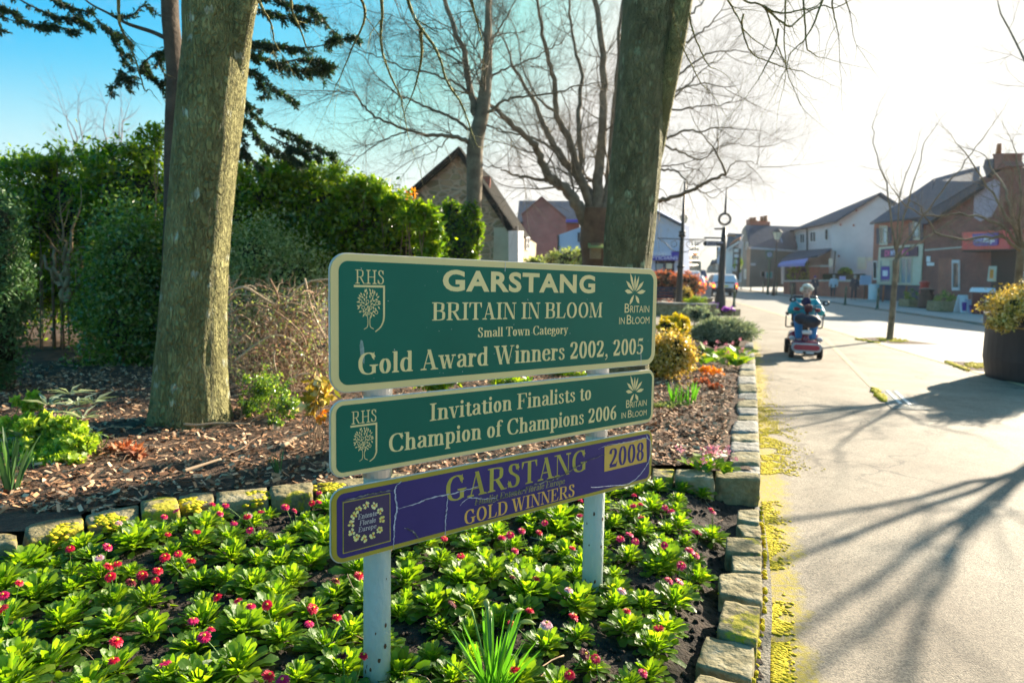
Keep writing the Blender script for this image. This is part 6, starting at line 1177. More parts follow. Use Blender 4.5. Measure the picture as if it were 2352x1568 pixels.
t = bldg('white_cottage', 'low white rendered cottage with one small window left of the dark trunk', 1340, 38); g = Pl(1290, 38.5, 1350, 37.5)
polyw(t, 'wall', 'bluewall', g, ZW, [(1350, 836), (1535, 770), (1760, 700), (1760, 1130), (1350, 1130)], .5); window(t, g, ZW, (1522, 812, 1580, 893), 'navy', bars=(2, 1)); polyw(t, 'gutter', 'black', g, ZW, [(1344, 832), (1352, 832), (1352, 1000), (1344, 1000)], .1, .1)
shrub('garden_bush', 'sunlit green bushes above the top edge of the sign by the white cottage', 'bush', [(1300, 600, 60, 26, 24), (1225, 615, 40, 20, 23), (1350, 590, 30, 30, 23)], 'paleleaf', 3500, (.09, .18), .5, core=.7, thick=.5)
t = thing('nest_box', 'small wooden nest box with pale roof on the forked reddish tree', 'bird box', AT(*ZW(1672, 970), 14.5)); mb = MB(); mb.box(AT(*ZW(1672, 972), 14.5), (.22, .18, .33)); mb.build('box', M['bark_warm'], t); mb = MB(); c_ = AT(*ZW(1672, 940), 14.45); mb.prism([c_+vec(-.17, -.14, -.02), c_+vec(.17, -.14, -.02), c_+vec(.15, .12, .06), c_+vec(-.15, .12, .06)], (0, 0, .03)); mb.build('roof', M['paleleaf'], t, recalc=True)
# opticians
t = bldg('opticians_shop', 'pale blue-white gabled opticians shop with blue fascia right of the dark trunk', 1530, 34); g = Pl(1494, 34.5, 1564, 33.5)
polyw(t, 'wall', 'bluewall', g, Z3, [(120, 470), (502, 664), (502, 1150), (-200, 1150), (-200, 610)], 1.); v = vec(2.5, 9, 0)
roofp(t, 'roof', 'slate', [g.P(*Z3(115, 452), .2), g.P(*Z3(512, 660), .2), g.P(*Z3(512, 660), .2)+v, g.P(*Z3(115, 452), .2)+v])
sb_ = polyw(t, 'signboard', 'sign_blue', g, Z3, [(-40, 946), (500, 948), (500, 990), (-40, 984)], .12, .2); polyw(t, 'signboard', 'sign_pale', g, Z3, [(-40, 903), (412, 908), (412, 946), (-40, 944)], .12, .2); polyw(t, 'signboard', 'sign_blue', g, Z3, [(412, 908), (500, 912), (500, 948), (412, 946)], .12, .18)
def planetext(t, pl, zf, m, txt, a, b, cap, off, bold=.02, nm='lettering', shear=0):
    A = pl.P(*zf(*a), off); B = pl.P(*zf(*b), off); Cc = pl.P(*zf(*cap), off); h = Cc[2]-(A[2]+B[2])/2; mb = MB(); e = (B-A)
    ftext(mb, txt, lambda u, v, o: A+e*u+up*v+pl.n*(off*0+.01), 0, 1, 0, 0, h, off=bold); return mb.build(nm, M[m], t)
planetext(t, g, Z3, 'letter_pale', 'OPTICIANS', (192, 979), (474, 981), (330, 952), .2); planetext(t, g, Z3, 'letter_white', 'HOWARD', (258, 940), (372, 941), (320, 921), .2, .0)
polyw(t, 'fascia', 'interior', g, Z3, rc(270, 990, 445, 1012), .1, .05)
window(t, g, Z3, (276, 1012, 352, 1120), 'navy', 'glass_blue', fw=.1); window(t, g, Z3, (360, 1012, 440, 1120), 'navy', 'glass', fw=.1); polyw(t, 'poster', 'cream', g, Z3, rc(368, 1016, 420, 1062), .02, .1)
# scaffolded building
t = bldg('scaffolded_building', 'sandy stone building wrapped in scaffolding beyond the opticians', 1575, 58); g = Pl(1560, 60, 1605, 70)
polyw(t, 'wall', 'sand_render', g, ZF, [(600, 475), (690, 462), (712, 560), (835, 630), (838, 800), (600, 800)], .5); polyw(t, 'wall', 'brick_dark', g, ZF, rc(600, 560, 680, 735), .5, .3)
mb = MB()
for x in (572, 618, 660, 706, 752, 788): mb.tube([g.P(*ZF(x, 285+abs(x-680)*.3), 1.2), g.P(*ZF(x, 780), 1.2)], .045, 6)
for y in (292, 400, 480, 520, 600, 670): mb.tube([g.P(*ZF(560, y), 1.25), g.P(*ZF(800, y+3), 1.25)], .045, 6)
mb.build('scaffolding', M['scaf'], t); polyw(t, 'sheeting', 'orange', g, ZF, rc(745, 500, 792, 520), .1, 1.4)
for q, m in (((700, 660, 820, 690), 'cream'), ((625, 320, 680, 385), 'bluewall'), ((630, 280, 690, 320), 'timber_black')): polyw(t, 'board', m, g, ZF, rc(*q), .1, 1.)
t = thing('hanging_sign', 'pale and teal hanging sign board beside the tall lamp post', 'sign', AT(*ZF(620, 500), 38)); g = Pl(1560, 38, 1580, 38)
for q, m in (((575, 420, 650, 490), 'sign_pale'), ((575, 491, 645, 510), 'yellow'), ((600, 511, 662, 572), 'teal')): polyw(t, 'board', m, g, ZF, rc(*q), .06)
mb = MB(); mb.tube([g.P(*ZF(585, 400), -.1), g.P(*ZF(578, 760), -.1)], .05, 8); mb.build('pole', M['metal'], t)
# far terrace at the end of the street
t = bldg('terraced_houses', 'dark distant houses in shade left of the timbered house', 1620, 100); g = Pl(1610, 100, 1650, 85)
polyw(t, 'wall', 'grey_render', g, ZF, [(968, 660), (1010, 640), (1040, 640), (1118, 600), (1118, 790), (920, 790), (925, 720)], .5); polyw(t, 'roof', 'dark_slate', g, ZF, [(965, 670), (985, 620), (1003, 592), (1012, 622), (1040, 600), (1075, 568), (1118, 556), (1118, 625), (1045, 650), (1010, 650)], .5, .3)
for q in ((1062, 640, 1085, 690), (1062, 700, 1085, 745), (985, 690, 1000, 720)): window(t, g, ZF, q, 'white')
t = bldg('white_house', 'tall narrow pale house just left of the fingerpost column', 1640, 80); g = Pl(1636, 80, 1660, 76); polyw(t, 'wall', 'bluewall', g, ZF, [(1076, 404), (1150, 396), (1150, 700), (1076, 640)], .4); polyw(t, 'corner_board', 'timber_black', g, ZF, rc(1070, 404, 1078, 560), .2, .1)
window(t, g, ZF, (1092, 450, 1120, 520), 'white', bars=(2, 2))
# timbered house
t = bldg('timbered_house', 'black and white timbered house with slate and red tiled roof', 1700, 68); g = Pl(1660, 72, 1705, 64)
polyw(t, 'wall', 'white', g, ZH, [(482, 1005), (692, 850), (640, 1480), (478, 1480)], .4)
roofp(t, 'roof', 'dark_slate', [AT(*ZH(476, 985), 72), AT(*ZH(700, 838), 64), AT(*ZH(745, 725), 68), AT(*ZH(520, 715), 76)]); roofp(t, 'tiled_roof', 'pot', [AT(*ZH(545, 905), 71.), AT(*ZH(700, 800), 63.5), AT(*ZH(705, 775), 64), AT(*ZH(590, 830), 71.2)], .1)
polyw(t, 'verge_board', 'white', g, ZH, [(474, 1000), (474, 975), (700, 830), (700, 862)], .2, .4)
polyw(t, 'timber_frame', 'timber_black', g, ZH, [(600, 935), (612, 930), (690, 960), (650, 1440), (575, 1440)], .2, .15)
for q in ((612, 958, 668, 1012), (616, 1048, 668, 1096), (610, 1134, 652, 1196), (588, 1228, 640, 1310)): polyw(t, 'plaster_panel', 'white', g, ZH, rc(*q), .1, .25)
shrub('climbing_plant', 'green climber on the corner of the grey house', 'plant', [(*ZH(680, 1220), 6, 22, 66)], 'lime', 500, (.2, .4), .6, thick=.8)
# grey rendered house with chimneys
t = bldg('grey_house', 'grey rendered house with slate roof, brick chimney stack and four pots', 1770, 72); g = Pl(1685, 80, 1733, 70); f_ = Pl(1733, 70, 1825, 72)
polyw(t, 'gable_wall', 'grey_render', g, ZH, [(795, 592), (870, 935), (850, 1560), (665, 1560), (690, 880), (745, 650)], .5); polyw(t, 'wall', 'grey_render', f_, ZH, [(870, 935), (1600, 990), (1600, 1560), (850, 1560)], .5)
roofp(t, 'roof', 'dark_slate', [f_.P(*ZH(862, 940), .3), f_.P(*ZH(1600, 995), .3), AT(*ZH(1640, 612), 74.6), AT(*ZH(798, 588), 72.6)]); polyw(t, 'gutter', 'white', f_, ZH, [(866, 932), (1600, 985), (1600, 1008), (866, 960)], .2, .35)
ch = polyw(t, 'chimney', 'brick', Pl(1720, 73.6, 1760, 73.6), ZH, [(850, 500), (905, 498), (940, 520), (1178, 535), (1178, 620), (850, 600)], 1.); gp = Pl(1720, 73.3, 1760, 73.3)
for x, y0, y1 in ((880, 472, 520), (932, 470, 525), (1048, 455, 530), (1106, 443, 532)):
    a, b = gp.P(*ZH(x, y1)), gp.P(*ZH(x, y0)); mb = MB(); mb.tube([a, a+(b-a)*.8, b], [.22, .16, .24], 10); mb.build('chimney_pot', M['pot'], ch)
for q in ((722, 862, 748, 985), (806, 850, 836, 970), (690, 1300, 730, 1480), (778, 1278, 830, 1430)): window(t, g, ZH, q, 'white', 'cream', fw=.3)
window(t, f_, ZH, (1030, 1308, 1090, 1400), 'white', fw=.08); window(t, f_, ZH, (1100, 1318, 1214, 1424), 'white', 'teal', bars=(2, 1)); polyw(t, 'name_plate', 'white', f_, ZH, rc(878, 1185, 952, 1222), .05, .05)
roofp(t, 'skylight', 'bluewall', [AT(*ZH(1275, 852), 71.6), AT(*ZH(1372, 858), 71.7), AT(*ZH(1345, 778), 72.2), AT(*ZH(1275, 785), 72.2)], .05)
# white rendered house
t = bldg('rendered_house', 'large white rendered house with blank sunless gable and first floor windows', 1950, 60); g = Pl(*[Z4(180, 0)[0], 61, Z4(800, 0)[0], 56]); f_ = Pl(Z3(1480, 0)[0], 74, Z3(1870, 0)[0], 61)
polyw(t, 'gable_wall', 'render', g, Z4, [(180, 642), (610, 390), (800, 512), (800, 1345), (140, 1345)], .6); polyw(t, 'wall', 'render', f_, Z3, [(1508, 728), (1868, 655), (1868, 1330), (1480, 1330)], .5)
P_ = g.P; roofp(t, 'roof', 'slate', [f_.P(*Z3(1476, 722), .5), f_.P(*Z3(1880, 640), .5), g.P(*Z4(612, 378), .3), AT(*Z3(1560, 685), 76)])
v = AT(*Z3(1560, 685), 76)-g.P(*Z4(612, 378), .3); roofp(t, 'roof', 'slate', [g.P(*Z4(612, 378), .3), g.P(*Z4(815, 508), .3), g.P(*Z4(815, 508), .3)+v, g.P(*Z4(612, 378), .3)+v])
for q, b_ in (((1568, 745, 1612, 838), (2, 1)), ((1658, 727, 1712, 826), (2, 1)), ((1793, 705, 1824, 812), (1, 1)), ((1520, 760, 1536, 850), (1, 1))): window(t, f_, Z3, q, bars=b_)
polyw(t, 'downpipe', 'black', f_, Z3, rc(1624, 700, 1629, 905), .1, .2)
roofp(t, 'porch_roof', 'slate', [f_.P(*Z3(1395, 985), 3.), f_.P(*Z3(1725, 945), 3.), f_.P(*Z3(1860, 878), .1), f_.P(*Z3(1500, 905), .1)])
mb = MB(); q = [f_.P(*Z3(1400, 1000), 3.), f_.P(*Z3(1645, 968), 3.), f_.P(*Z3(1612, 1012), 4.4), f_.P(*Z3(1372, 1024), 4.4)]; mb.prism(q, (0, 0, -.05)); mb.prism([q[3], q[2], q[2]-up*.25, q[3]-up*.25], (-.03, -.03, 0)); M1('awning', (.16, .2, .5), .7); mb.build('awning', M['awning'], t, recalc=True)
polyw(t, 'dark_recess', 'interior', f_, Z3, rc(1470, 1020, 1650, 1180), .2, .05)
for x in (1400, 1475): polyw(t, 'porch_post', 'white' if x == 1400 else 'bark_warm', f_, Z3, rc(x, 1010, x+(12 if x == 1400 else 60), 1200), .2, 2.6)
for x, y in ((390, 540), (250, 670), (368, 675), (235, 950)): polyw(t, 'wall_vent', 'brick', g, Z4, rc(x-9, y-9, x+9, y+9), .05, .04)
polyw(t, 'notice_board', 'cream', g, Z4, rc(402, 960, 478, 1068), .08, .1); polyw(t, 'notice_board', 'cream', g, Z4, rc(490, 962, 532, 992), .08, .1)
# garden wall, pillars and greenery before it
t = bldg('brick_wall', 'low red brick garden wall with pale coping before the white house', 1920, 55, 'wall'); g = Pl(Z3(1420, 0)[0], 62, Z4(470, 0)[0], 52)
polyw(t, 'wall', 'brick', g, Z3, [(1420, 1178), (1920, 1172), (2060, 1172), (2060, 1345), (1420, 1300)], .35); polyw(t, 'wall', 'brick', g, Z4, [(30, 1175), (468, 1175), (468, 1340), (30, 1335)], .35, .012)
polyw(t, 'coping', 'coping', g, Z3, [(1415, 1166), (2065, 1160), (2065, 1172), (1415, 1180)], .45, .06); polyw(t, 'coping', 'coping', g, Z4, [(150, 1165), (474, 1168), (474, 1180), (150, 1177)], .45, .075)
polyw(t, 'gate_recess', 'timber_black', g, Z3, rc(1475, 1185, 1530, 1300), .05, .02); 
t = bldg('brick_pillar', 'brick gate pillar with stone cap behind the low garden wall', 1860, 58, 'pillar'); g2 = Pl(Z3(1650, 0)[0], 60, Z3(1745, 0)[0], 58); polyw(t, 'pillar', 'brick', g2, Z3, rc(1652, 1045, 1742, 1240), .8); polyw(t, 'cap', 'coping', g2, Z3, rc(1645, 1033, 1750, 1047), .95, .08)
shrub('garden_hedge', 'shaded green hedge under the awning of the white house', 'hedge', [(*Z3(1600, 1090), 17, 26, 64), (*Z3(1540, 1120), 20, 20, 64)], 'hedge', 2500, (.15, .3), .6, core=.8)
shrub('topiary_bush', 'clipped round green bush behind the low brick wall', 'bush', [(*Z4(292, 1122), 16.5, 17, 57)], 'hedge', 3500, (.08, .16), .6, thick=.12, core=.93, clump=False)
t = thing('menu_board', 'small lilac notice on the garden wall by the clipped bush', 'sign', AT(*Z4(268, 1148), 51.5)); polyw(t, 'board', M1('lilac_bright', (.5, .4, .7), .5), Pl(Z4(240, 0)[0], 51.6, Z4(300, 0)[0], 51.4), Z4, rc(240, 1130, 297, 1166), .05)
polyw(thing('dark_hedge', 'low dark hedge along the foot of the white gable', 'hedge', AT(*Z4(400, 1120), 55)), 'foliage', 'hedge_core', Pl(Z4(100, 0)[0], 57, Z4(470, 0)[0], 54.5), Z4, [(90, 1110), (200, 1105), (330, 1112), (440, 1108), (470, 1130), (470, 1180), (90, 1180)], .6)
# red brick shop
t = bldg('brick_shop', 'red brick shop with shuttered upper windows and cream shopfront', 2060, 50); g = Pl(Z4(540, 0)[0], 52, Z4(985, 0)[0], 46)
polyw(t, 'wall', 'brick', g, Z4, [(553, 655), (1000, 590), (975, 1350), (525, 1350)], .5)
polyw(t, 'cheek_wall', 'brick', Pl(Z4(480, 0)[0], 62, Z4(556, 0)[0], 52.0), Z4, [(500, 690), (552, 655), (528, 1350), (480, 1320)], .3) if False else None
roofp(t, 'roof', 'slate', [g.P(*Z4(508, 655), .5), g.P(*Z4(1010, 592), .5), AT(*Z4(1090, 255), 52), AT(*Z4(762, 478), 58)])
for q, sh in (((604, 676, 672, 852), ((572, 700, 602, 842), (676, 690, 706, 836))), ((905, 628, 962, 806), ((862, 650, 902, 812), (964, 632, 990, 800)))):
    window(t, g, Z4, q, 'cream', 'glass', bars=(2, 1), fw=.2)
    for s in sh: polyw(t, 'shutter', 'navy', g, Z4, rc(*s), .05, .07)
polyw(t, 'curtain', 'white', g, Z4, rc(640, 700, 662, 830), .01, .06); polyw(t, 'curtain', 'white', g, Z4, rc(915, 650, 945, 790), .01, .06)
sf = polyw(t, 'shopfront', 'cream', g, Z4, [(595, 872), (988, 838), (966, 1212), (573, 1204)], .06, .1); polyw(t, 'signboard', 'purple_dark', g, Z4, [(612, 888), (940, 862), (936, 950), (610, 964)], .08, .2)
planetext(t, g, Z4, 'pink', 'DI', (646, 950), (690, 947), (668, 898), .2, .05); planetext(t, g, Z4, 'letter_pale', 'MY', (698, 946), (745, 943), (722, 896), .2, .03); planetext(t, g, Z4, 'pink', 'NA', (800, 940), (860, 936), (830, 884), .2, .05)
polyw(t, 'plinth', 'dark_slate', g, Z4, [(573, 1206), (968, 1214), (962, 1350), (530, 1350)], .08, .05)
window(t, g, Z4, [(608, 985), (700, 982), (698, 1190), (604, 1188)], 'cream', 'glass_blue', off=.12, fw=.06); polyw(t, 'poster', 'cream', g, Z4, rc(618, 990, 690, 1040), .01, .18); polyw(t, 'poster', 'plaque_blue', g, Z4, rc(616, 1045, 690, 1160), .01, .18); polyw(t, 'poster', 'letter_white', g, Z4, rc(628, 1078, 672, 1130), .01, .2)
window(t, g, Z4, [(716, 980), (790, 976), (786, 1196), (712, 1194)], 'cream', 'glass', off=.12, fw=.06); window(t, g, Z4, [(798, 966), (896, 962), (888, 1198), (794, 1196)], 'cream', 'glass_blue', off=.12, fw=.06, bars=(2, 1)); window(t, g, Z4, (546, 992, 580, 1162), 'white', 'glass', fw=.15)
# convenience store building at the right edge
t = bldg('corner_store', 'dark brick store building with red fascia at the right edge', 2250, 40); g = Pl(Z4(985, 0)[0], 46, Z4(1900, 0)[0], 34)
polyw(t, 'wall', 'brick_dark', g, Z4, [(990, 600), (1480, 300), (1505, 250), (1720, 175), (1720, 1405), (968, 1345)], .5); polyw(t, 'wall', 'brick_dark', g, Z4, [(1715, 150), (2700, 190), (2700, 1480), (1715, 1405)], .5, -.4)
roofp(t, 'roof', 'slate', [g.P(*Z4(1000, 560), .5), g.P(*Z4(1500, 270), .5), AT(*Z4(1500, 142), 47), AT(*Z4(1070, 262), 53)])
polyw(t, 'verge', 'dark_slate', g, Z4, [(858, 628), (1000, 565), (1490, 265), (1490, 345), (1010, 668)], .3, .45)
polyw(t, 'pale_panel', 'lilac', g, Z4, [(1440, 600), (1452, 350), (1500, 268), (1560, 300), (1630, 262), (1672, 290), (1668, 470), (1600, 600), (1500, 640)], .04, .05)  # flat lilac patch, brightness of a lit wall seen between put into its colour
polyw(t, 'chimney', 'brick_dark', g, Z4, [(1618, 42), (1712, 36), (1706, 100), (1740, 145), (1620, 180)], .9, .2); polyw(t, 'chimney_cap', 'brick_dark', g, Z4, [(1612, 50), (1612, 36), (1718, 30), (1716, 46)], 1.0, .25)
c_ = g.P(*Z4(1665, 38), -.2); mb = MB(); mb.tube([c_, c_+up*.55], [.14, .11], 10); mb.build('chimney_pot', M['pot'], t)
polyw(t, 'dormer', 'dark_slate', g, Z4, [(1528, 155), (1545, 84), (1618, 78), (1620, 165), (1560, 250)], .8, .25)
polyw(t, 'brick_band', 'coping', g, Z4, [(1004, 890), (1336, 864), (1336, 876), (1004, 904)], .06, .05)
fb = polyw(t, 'fascia_sign', 'orange_red', g, Z4, [(1342, 738), (1766, 716), (1764, 886), (1338, 893)], .5, .8); polyw(t, 'fascia_sign', 'deep_red', g, Z4, [(1766, 714), (2700, 680), (2700, 850), (1766, 884)], .5, .78)
polyw(t, 'name_plaque', 'plaque_blue', g, Z4, [(1432, 754), (1662, 738), (1658, 846), (1638, 856), (1462, 862), (1440, 846)], .05, .86)
planetext(t, g, Z4, 'letter_pale', 'one', (1446, 828), (1522, 826), (1484, 775), .86, 0); planetext(t, g, Z4, 'letter_white', 'stop.', (1530, 826), (1634, 820), (1590, 770), .86, .05)
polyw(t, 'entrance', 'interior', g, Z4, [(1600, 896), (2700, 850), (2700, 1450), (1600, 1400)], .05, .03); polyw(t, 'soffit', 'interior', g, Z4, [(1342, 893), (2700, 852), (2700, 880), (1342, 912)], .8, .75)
polyw(t, 'pale_panel', 'sand_render', g, Z4, rc(1828, 900, 1960, 1075), .04, .1); window(t, g, Z4, (1848, 1085, 1960, 1320), 'white', 'glass_blue', off=.1, fw=.1); window(t, g, Z4, (1255, 985, 1322, 1258), 'white', 'glass', fw=.2)
for q in ((1020, 952, 1051, 1002), (1024, 1008, 1085, 1036)): polyw(t, 'wall_notice', 'letter_white', g, Z4, rc(*q), .04, .06)
polyw(t, 'poster', 'cream', g, Z4, [(1580, 1040), (1643, 1040), (1634, 1178), (1563, 1176)], .05, 1.8); polyw(t, 'poster_print', 'orange', g, Z4, [(1590, 1070), (1622, 1070), (1616, 1150), (1584, 1150)], .01, 1.82)
polyw(t, 'brick_panel', 'brick', g, Z4, [(1130, 970), (1250, 966), (1242, 1290), (1120, 1290)], .03, .03)
# ------------------------------------------------------------------ street furniture
def gp(x, y, z=0.): return G(x, y, z)
def bollard(x, y, label, h=1.08, m='green_paint', grp='bollards along the kerb'):
    b = gp(x, y); t = thing('bollard', label, 'bollard', b, grp); mb = MB(); mb.lathe(b, [(.11, 0), (.11, .06), (.075, .1), (.065, .16), (.055, .3), (.05, h*.78), (.065, h*.8), (.065, h*.83), (.05, h*.85), (.06, h*.9), (.066, h*.95), (.04, h), (.001, h+.01)], 14); mb.build('shaft', M[m], t, smooth=True)
    mb = MB(); mb.lathe(b+up*(h*.7), [(.0535, 0), (.0535, .03)], 14); mb.build('band', M['chrome'], t)
LB = [(*Z3(975, 1405), 'green bollard nearest the white car'), (*Z3(737, 1335), 'bollard half hidden left of the white car'), (*Z3(1040, 1252), 'first bollard right of the white car on the far kerb'), (*Z3(1125, 1265), 'second bollard on the far kerb before the grey house'), (*Z3(1235, 1278), 'third bollard on the far kerb below the town emblem post'), (*Z3(1355, 1298), 'bollard beside the cream lantern post'), (*Z3(1495, 1318), 'bollard by the gate recess of the garden wall'), (*Z4(290, 1390), 'bollard between the two walkers and the scooter'), (*Z4(580, 1430), 'bollard on the kerb below the red brick shop')]
for x, y, l in LB: bollard(x, y, l)
# tall lamp post with scroll bracket
b = gp(*Z3(475, 1470)); Yb = b[1]; t = thing('lamp_post', 'tall black post with scroll brackets beside the bench', 'lamp post', b)
def tp(zf, x, y, Y): return AT(*zf(x, y), Y)
mb = MB(); top = np.array([b[0], b[1], 0])+up*(tp(Z3, 545, 285, Yb)[2]); top[0] = tp(Z3, 545, 285, Yb)[0]*.35+b[0]*.65
P_ = [b, b+up*.15, b+up*.9, b+up*1.8, b+(top-b)*.6, top]; mb.tube(P_, [.16, .13, .12, .1, .07, .04], 16); mb.build('pole', M['black'], t, smooth=True)
mb = MB(); h1 = tp(Z3, 512, 760, Yb)[2]; mb.lathe(b+up*h1+(top-b)*0, [(.08, -.1), (.13, -.06), (.13, .0), (.1, .04), (.14, .1), (.08, .16)], 14); h2 = tp(Z3, 495, 1045, Yb)[2]; mb.lathe(b+up*h2, [(.11, -.05), (.15, 0), (.11, .05)], 14); mb.build('collar', M['black'], t, smooth=True)
mb = MB(); h3 = tp(Z3, 500, 800, Yb)[2]
for s in (-1, 1):
    mb.tube([b+up*h3, b+up*h3+vec(s*.9, 0, .02)], .018, 8); mb.tube(catmull([b+up*(h3-.45), b+vec(s*.3, 0, h3-.42), b+vec(s*.6, 0, h3-.15), b+vec(s*.82, 0, h3-.02)], 5), .016, 8)
    for k in range(10): a = k/9*2*pi*.85; mb.tube([b+vec(s*(.28+.11*cos(a)), 0, h3-.17+.11*sin(a)), b+vec(s*(.28+.11*cos(a+.6)), 0, h3-.17+.11*sin(a+.6))], .012, 6)
mb.build('bracket', M['black'], t, smooth=True)
def lantern(label, zf, x, ytop, ybot, xb, yb, Y, glow=True, m='black'):
    k = Y/1568; b = AT(*zf(xb, yb), Y); b[2] = 0; h0 = AT(*zf(x, ybot), Y)[2]; h1 = AT(*zf(x, ytop), Y)[2]; H = h1-h0; c = b+up*h0; t = thing('street_lamp', label, 'street lamp', b)
    mb = MB(); mb.lathe(b, [(.14, 0), (.14, .5), (.08, .7), (.055, 1.2), (.05, h0-.3), (.09, h0-.25), (.05, h0-.2), (.05, h0)], 14); mb.build('pole', M[m], t, smooth=True)
    mb = MB(); r = H*.42; mb.lathe(c, [(r*.5, 0), (r, H*.62)], 6); lg = mb.build('glass', M['lamp_glass'], t); mb = MB(); mb.lathe(c, [(r*1.15, H*.62), (r*1.1, H*.67), (r*.4, H*.88), (r*.12, H*.92), (r*.1, H)], 6); mb.build('cap', M[m], t)
    mb = MB()
    for k in range(6): a = pi*k/3; mb.tube([c+vec(r*.52*cos(a), r*.52*sin(a), 0), c+vec(r*1.03*cos(a), r*1.03*sin(a), H*.62)], .012, 5)
    mb.build('frame', M[m], t)
M['lamp_glass'] = mat('lamp_glass', [(.6, .55, .42), (.72, .68, .55)], 3, .3)
lantern('cream glazed lantern on a black post before the grey house', Z3, 1360, 700, 800, 1332, 1262, 57)
lantern('small old lantern on a post behind the tall bracketed post', Z3, 532, 568, 655, 505, 1060, 50)
# fingerpost
b = gp(*Z3(845, 1475)); Yb = b[1]; t = thing('fingerpost', 'black fingerpost with open ring finial and pointing arms', 'signpost', b); Zof = lambda y: AT(*Z3(880, y), Yb)[2]
mb = MB(); mb.tube([b, b+up*.3, b+up*Zof(1330), b+up*Zof(1250), b+up*Zof(900), b+up*Zof(690)], [.23, .215, .2, .13, .11, .08], 16); mb.build('column', M['black'], t, smooth=True)
mb = MB(); c = b+up*((Zof(570)+Zof(668))/2); rz_ = (Zof(570)-Zof(668))/2; n = 28
for k in range(n):
    a0, a1 = 2*pi*k/n, 2*pi*(k+1)/n+.05; mb.tube([c+vec(cos(a0)*.21, 0, sin(a0)*rz_), c+vec(cos(a1)*.21, 0, sin(a1)*rz_)], .045, 8)
mb.build('ring', M['black'], t, smooth=True); mb = MB(); mb.tube([b+up*Zof(570), b+up*Zof(330)], [.045, .02], 8); mb.build('spike', M['black'], t, smooth=True)
for (x0, y0, y1, lab) in ((785, 703, 718, ''), (692, 786, 800, ''), (690, 820, 864, 'wide')):
    za, zb_ = Zof(y0), Zof(y1); X0 = AT(*Z3(x0, y0), Yb)[0]; zm = (za+zb_)/2; mb = MB(); hh = (za-zb_)/2
    P_ = [(X0, zm), (X0+.06, zm+hh), (b[0], zm+hh), (b[0], zm-hh), (X0+.06, zm-hh)]; mb.prism([vec(x, b[1]-.16, z) for x, z in P_][::-1], (0, .05, 0)); f = mb.build('finger', M['black'], t, recalc=True)
    if lab:
        mb = MB()
        for tx, q, w_ in (('Riverside Walk', .28, .78), ('Garstang', -.62, .46)): ftext(mb, tx, lambda u, v, o: vec(X0+.12+u, b[1]-.163, zm+q*hh+v), 0, (b[0]-X0)*w_, 0, 0, hh*.42, off=.01)
        mb.build('lettering', M['letter_pale'], f)
mb = MB(); z_ = Zof(765); mb.tube([b+up*z_, b+vec(.35, 0, z_)], .025, 8); mb.lathe(b+vec(.38, 0, z_-.03), [(.04, 0), (.06, .03), (.04, .06)], 8); mb.build('arm', M['bark_warm'], t)
# emblem sign before the grey house and thin sign pole
Yq = 60; t = thing('emblem_sign', 'green square emblem sign on a post before the grey house', 'sign', AT(*ZH(1155, 1400), Yq)*vec(1, 1, 0)); g = Pl(1740, Yq, 1780, Yq); mb = MB(); a = AT(*ZH(1155, 1400), Yq); a[2] = 0; mb.tube([a, a+up*AT(*ZH(1160, 1125), Yq)[2]], .1, 10); mb.build('post', M['green_paint'], t)
polyw(t, 'board', 'green_paint', g, ZH, [(1108, 992), (1168, 978), (1226, 994), (1222, 1110), (1160, 1130), (1106, 1110)], .1, .05)
mb = MB(); cc = g.P(*ZH(1168, 1050), .07)
for k in range(8): a = pi*k/4; d = g.e*cos(a)+up*sin(a); n_ = g.e*-sin(a)+up*cos(a); mb.face([cc+d*.04, cc+d*.16+n_*.045, cc+d*.25, cc+d*.16-n_*.045])
mb.build('flower_emblem', M['letter_pale'], t)
t = thing('sign_pole', 'thin pole carrying a small pale plate before the white gable', 'sign', AT(*Z4(182, 1200), 56)*vec(1, 1, 0)); a = AT(*Z4(182, 1200), 56); a[2] = 0; mb = MB(); mb.tube([a, a+up*AT(*Z4(186, 905), 56)[2]], .06, 8); mb.build('pole', M['black'], t); polyw(t, 'plate', 'cream', Pl(2000-60, 55.8, 2000, 55.8), Z4, rc(147, 972, 180, 1036), .04)
# bench, retaining walls, beech hedge, flower tubs near the fingerpost
b0, b1_ = gp(*ZF(170, 1425)), gp(*ZF(560, 1420)); t = thing('stone_planter_wall', 'low dark stone wall below the bench', 'wall', b0); mb = MB(); mb.box((b0+b1_)/2+up*.2, (3.2, .4, .4)); mb.build('wall', M['stone'], t, bevel=.02); mb = MB(); mb.box((b0+b1_)/2+up*.43, (3.3, .5, .06)); mb.build('coping', M['stone_grey'], t, bevel=.01)
a, c = gp(*ZF(500, 1300)), gp(*ZF(955, 1335)); t = thing('stone_planter_wall', 'low pale stone wall running from the bench to the fingerpost', 'wall', a); mb = MB(); d = c-a; L_ = np.linalg.norm(d); d /= L_; mb.box((a+c)/2+up*.22, (L_, .4, .44), (d, np.cross(up, d), up)); mb.build('wall', M['stone'], t, bevel=.02); mb = MB(); mb.box((a+c)/2+up*.47, (L_+.1, .5, .06), (d, np.cross(up, d), up)); mb.build('coping', M['stone_grey'], t, bevel=.01)
a, c = gp(*ZF(965, 1400)), gp(*ZF(1385, 1432)); t = thing('stone_planter_wall', 'dark low wall round the foot of the fingerpost', 'wall', a); mb = MB(); d = c-a; L_ = np.linalg.norm(d); d /= L_; mb.box((a+c)/2+up*.12, (L_, .35, .26), (d, np.cross(up, d), up)); mb.build('wall', M['stone'], t, bevel=.02)
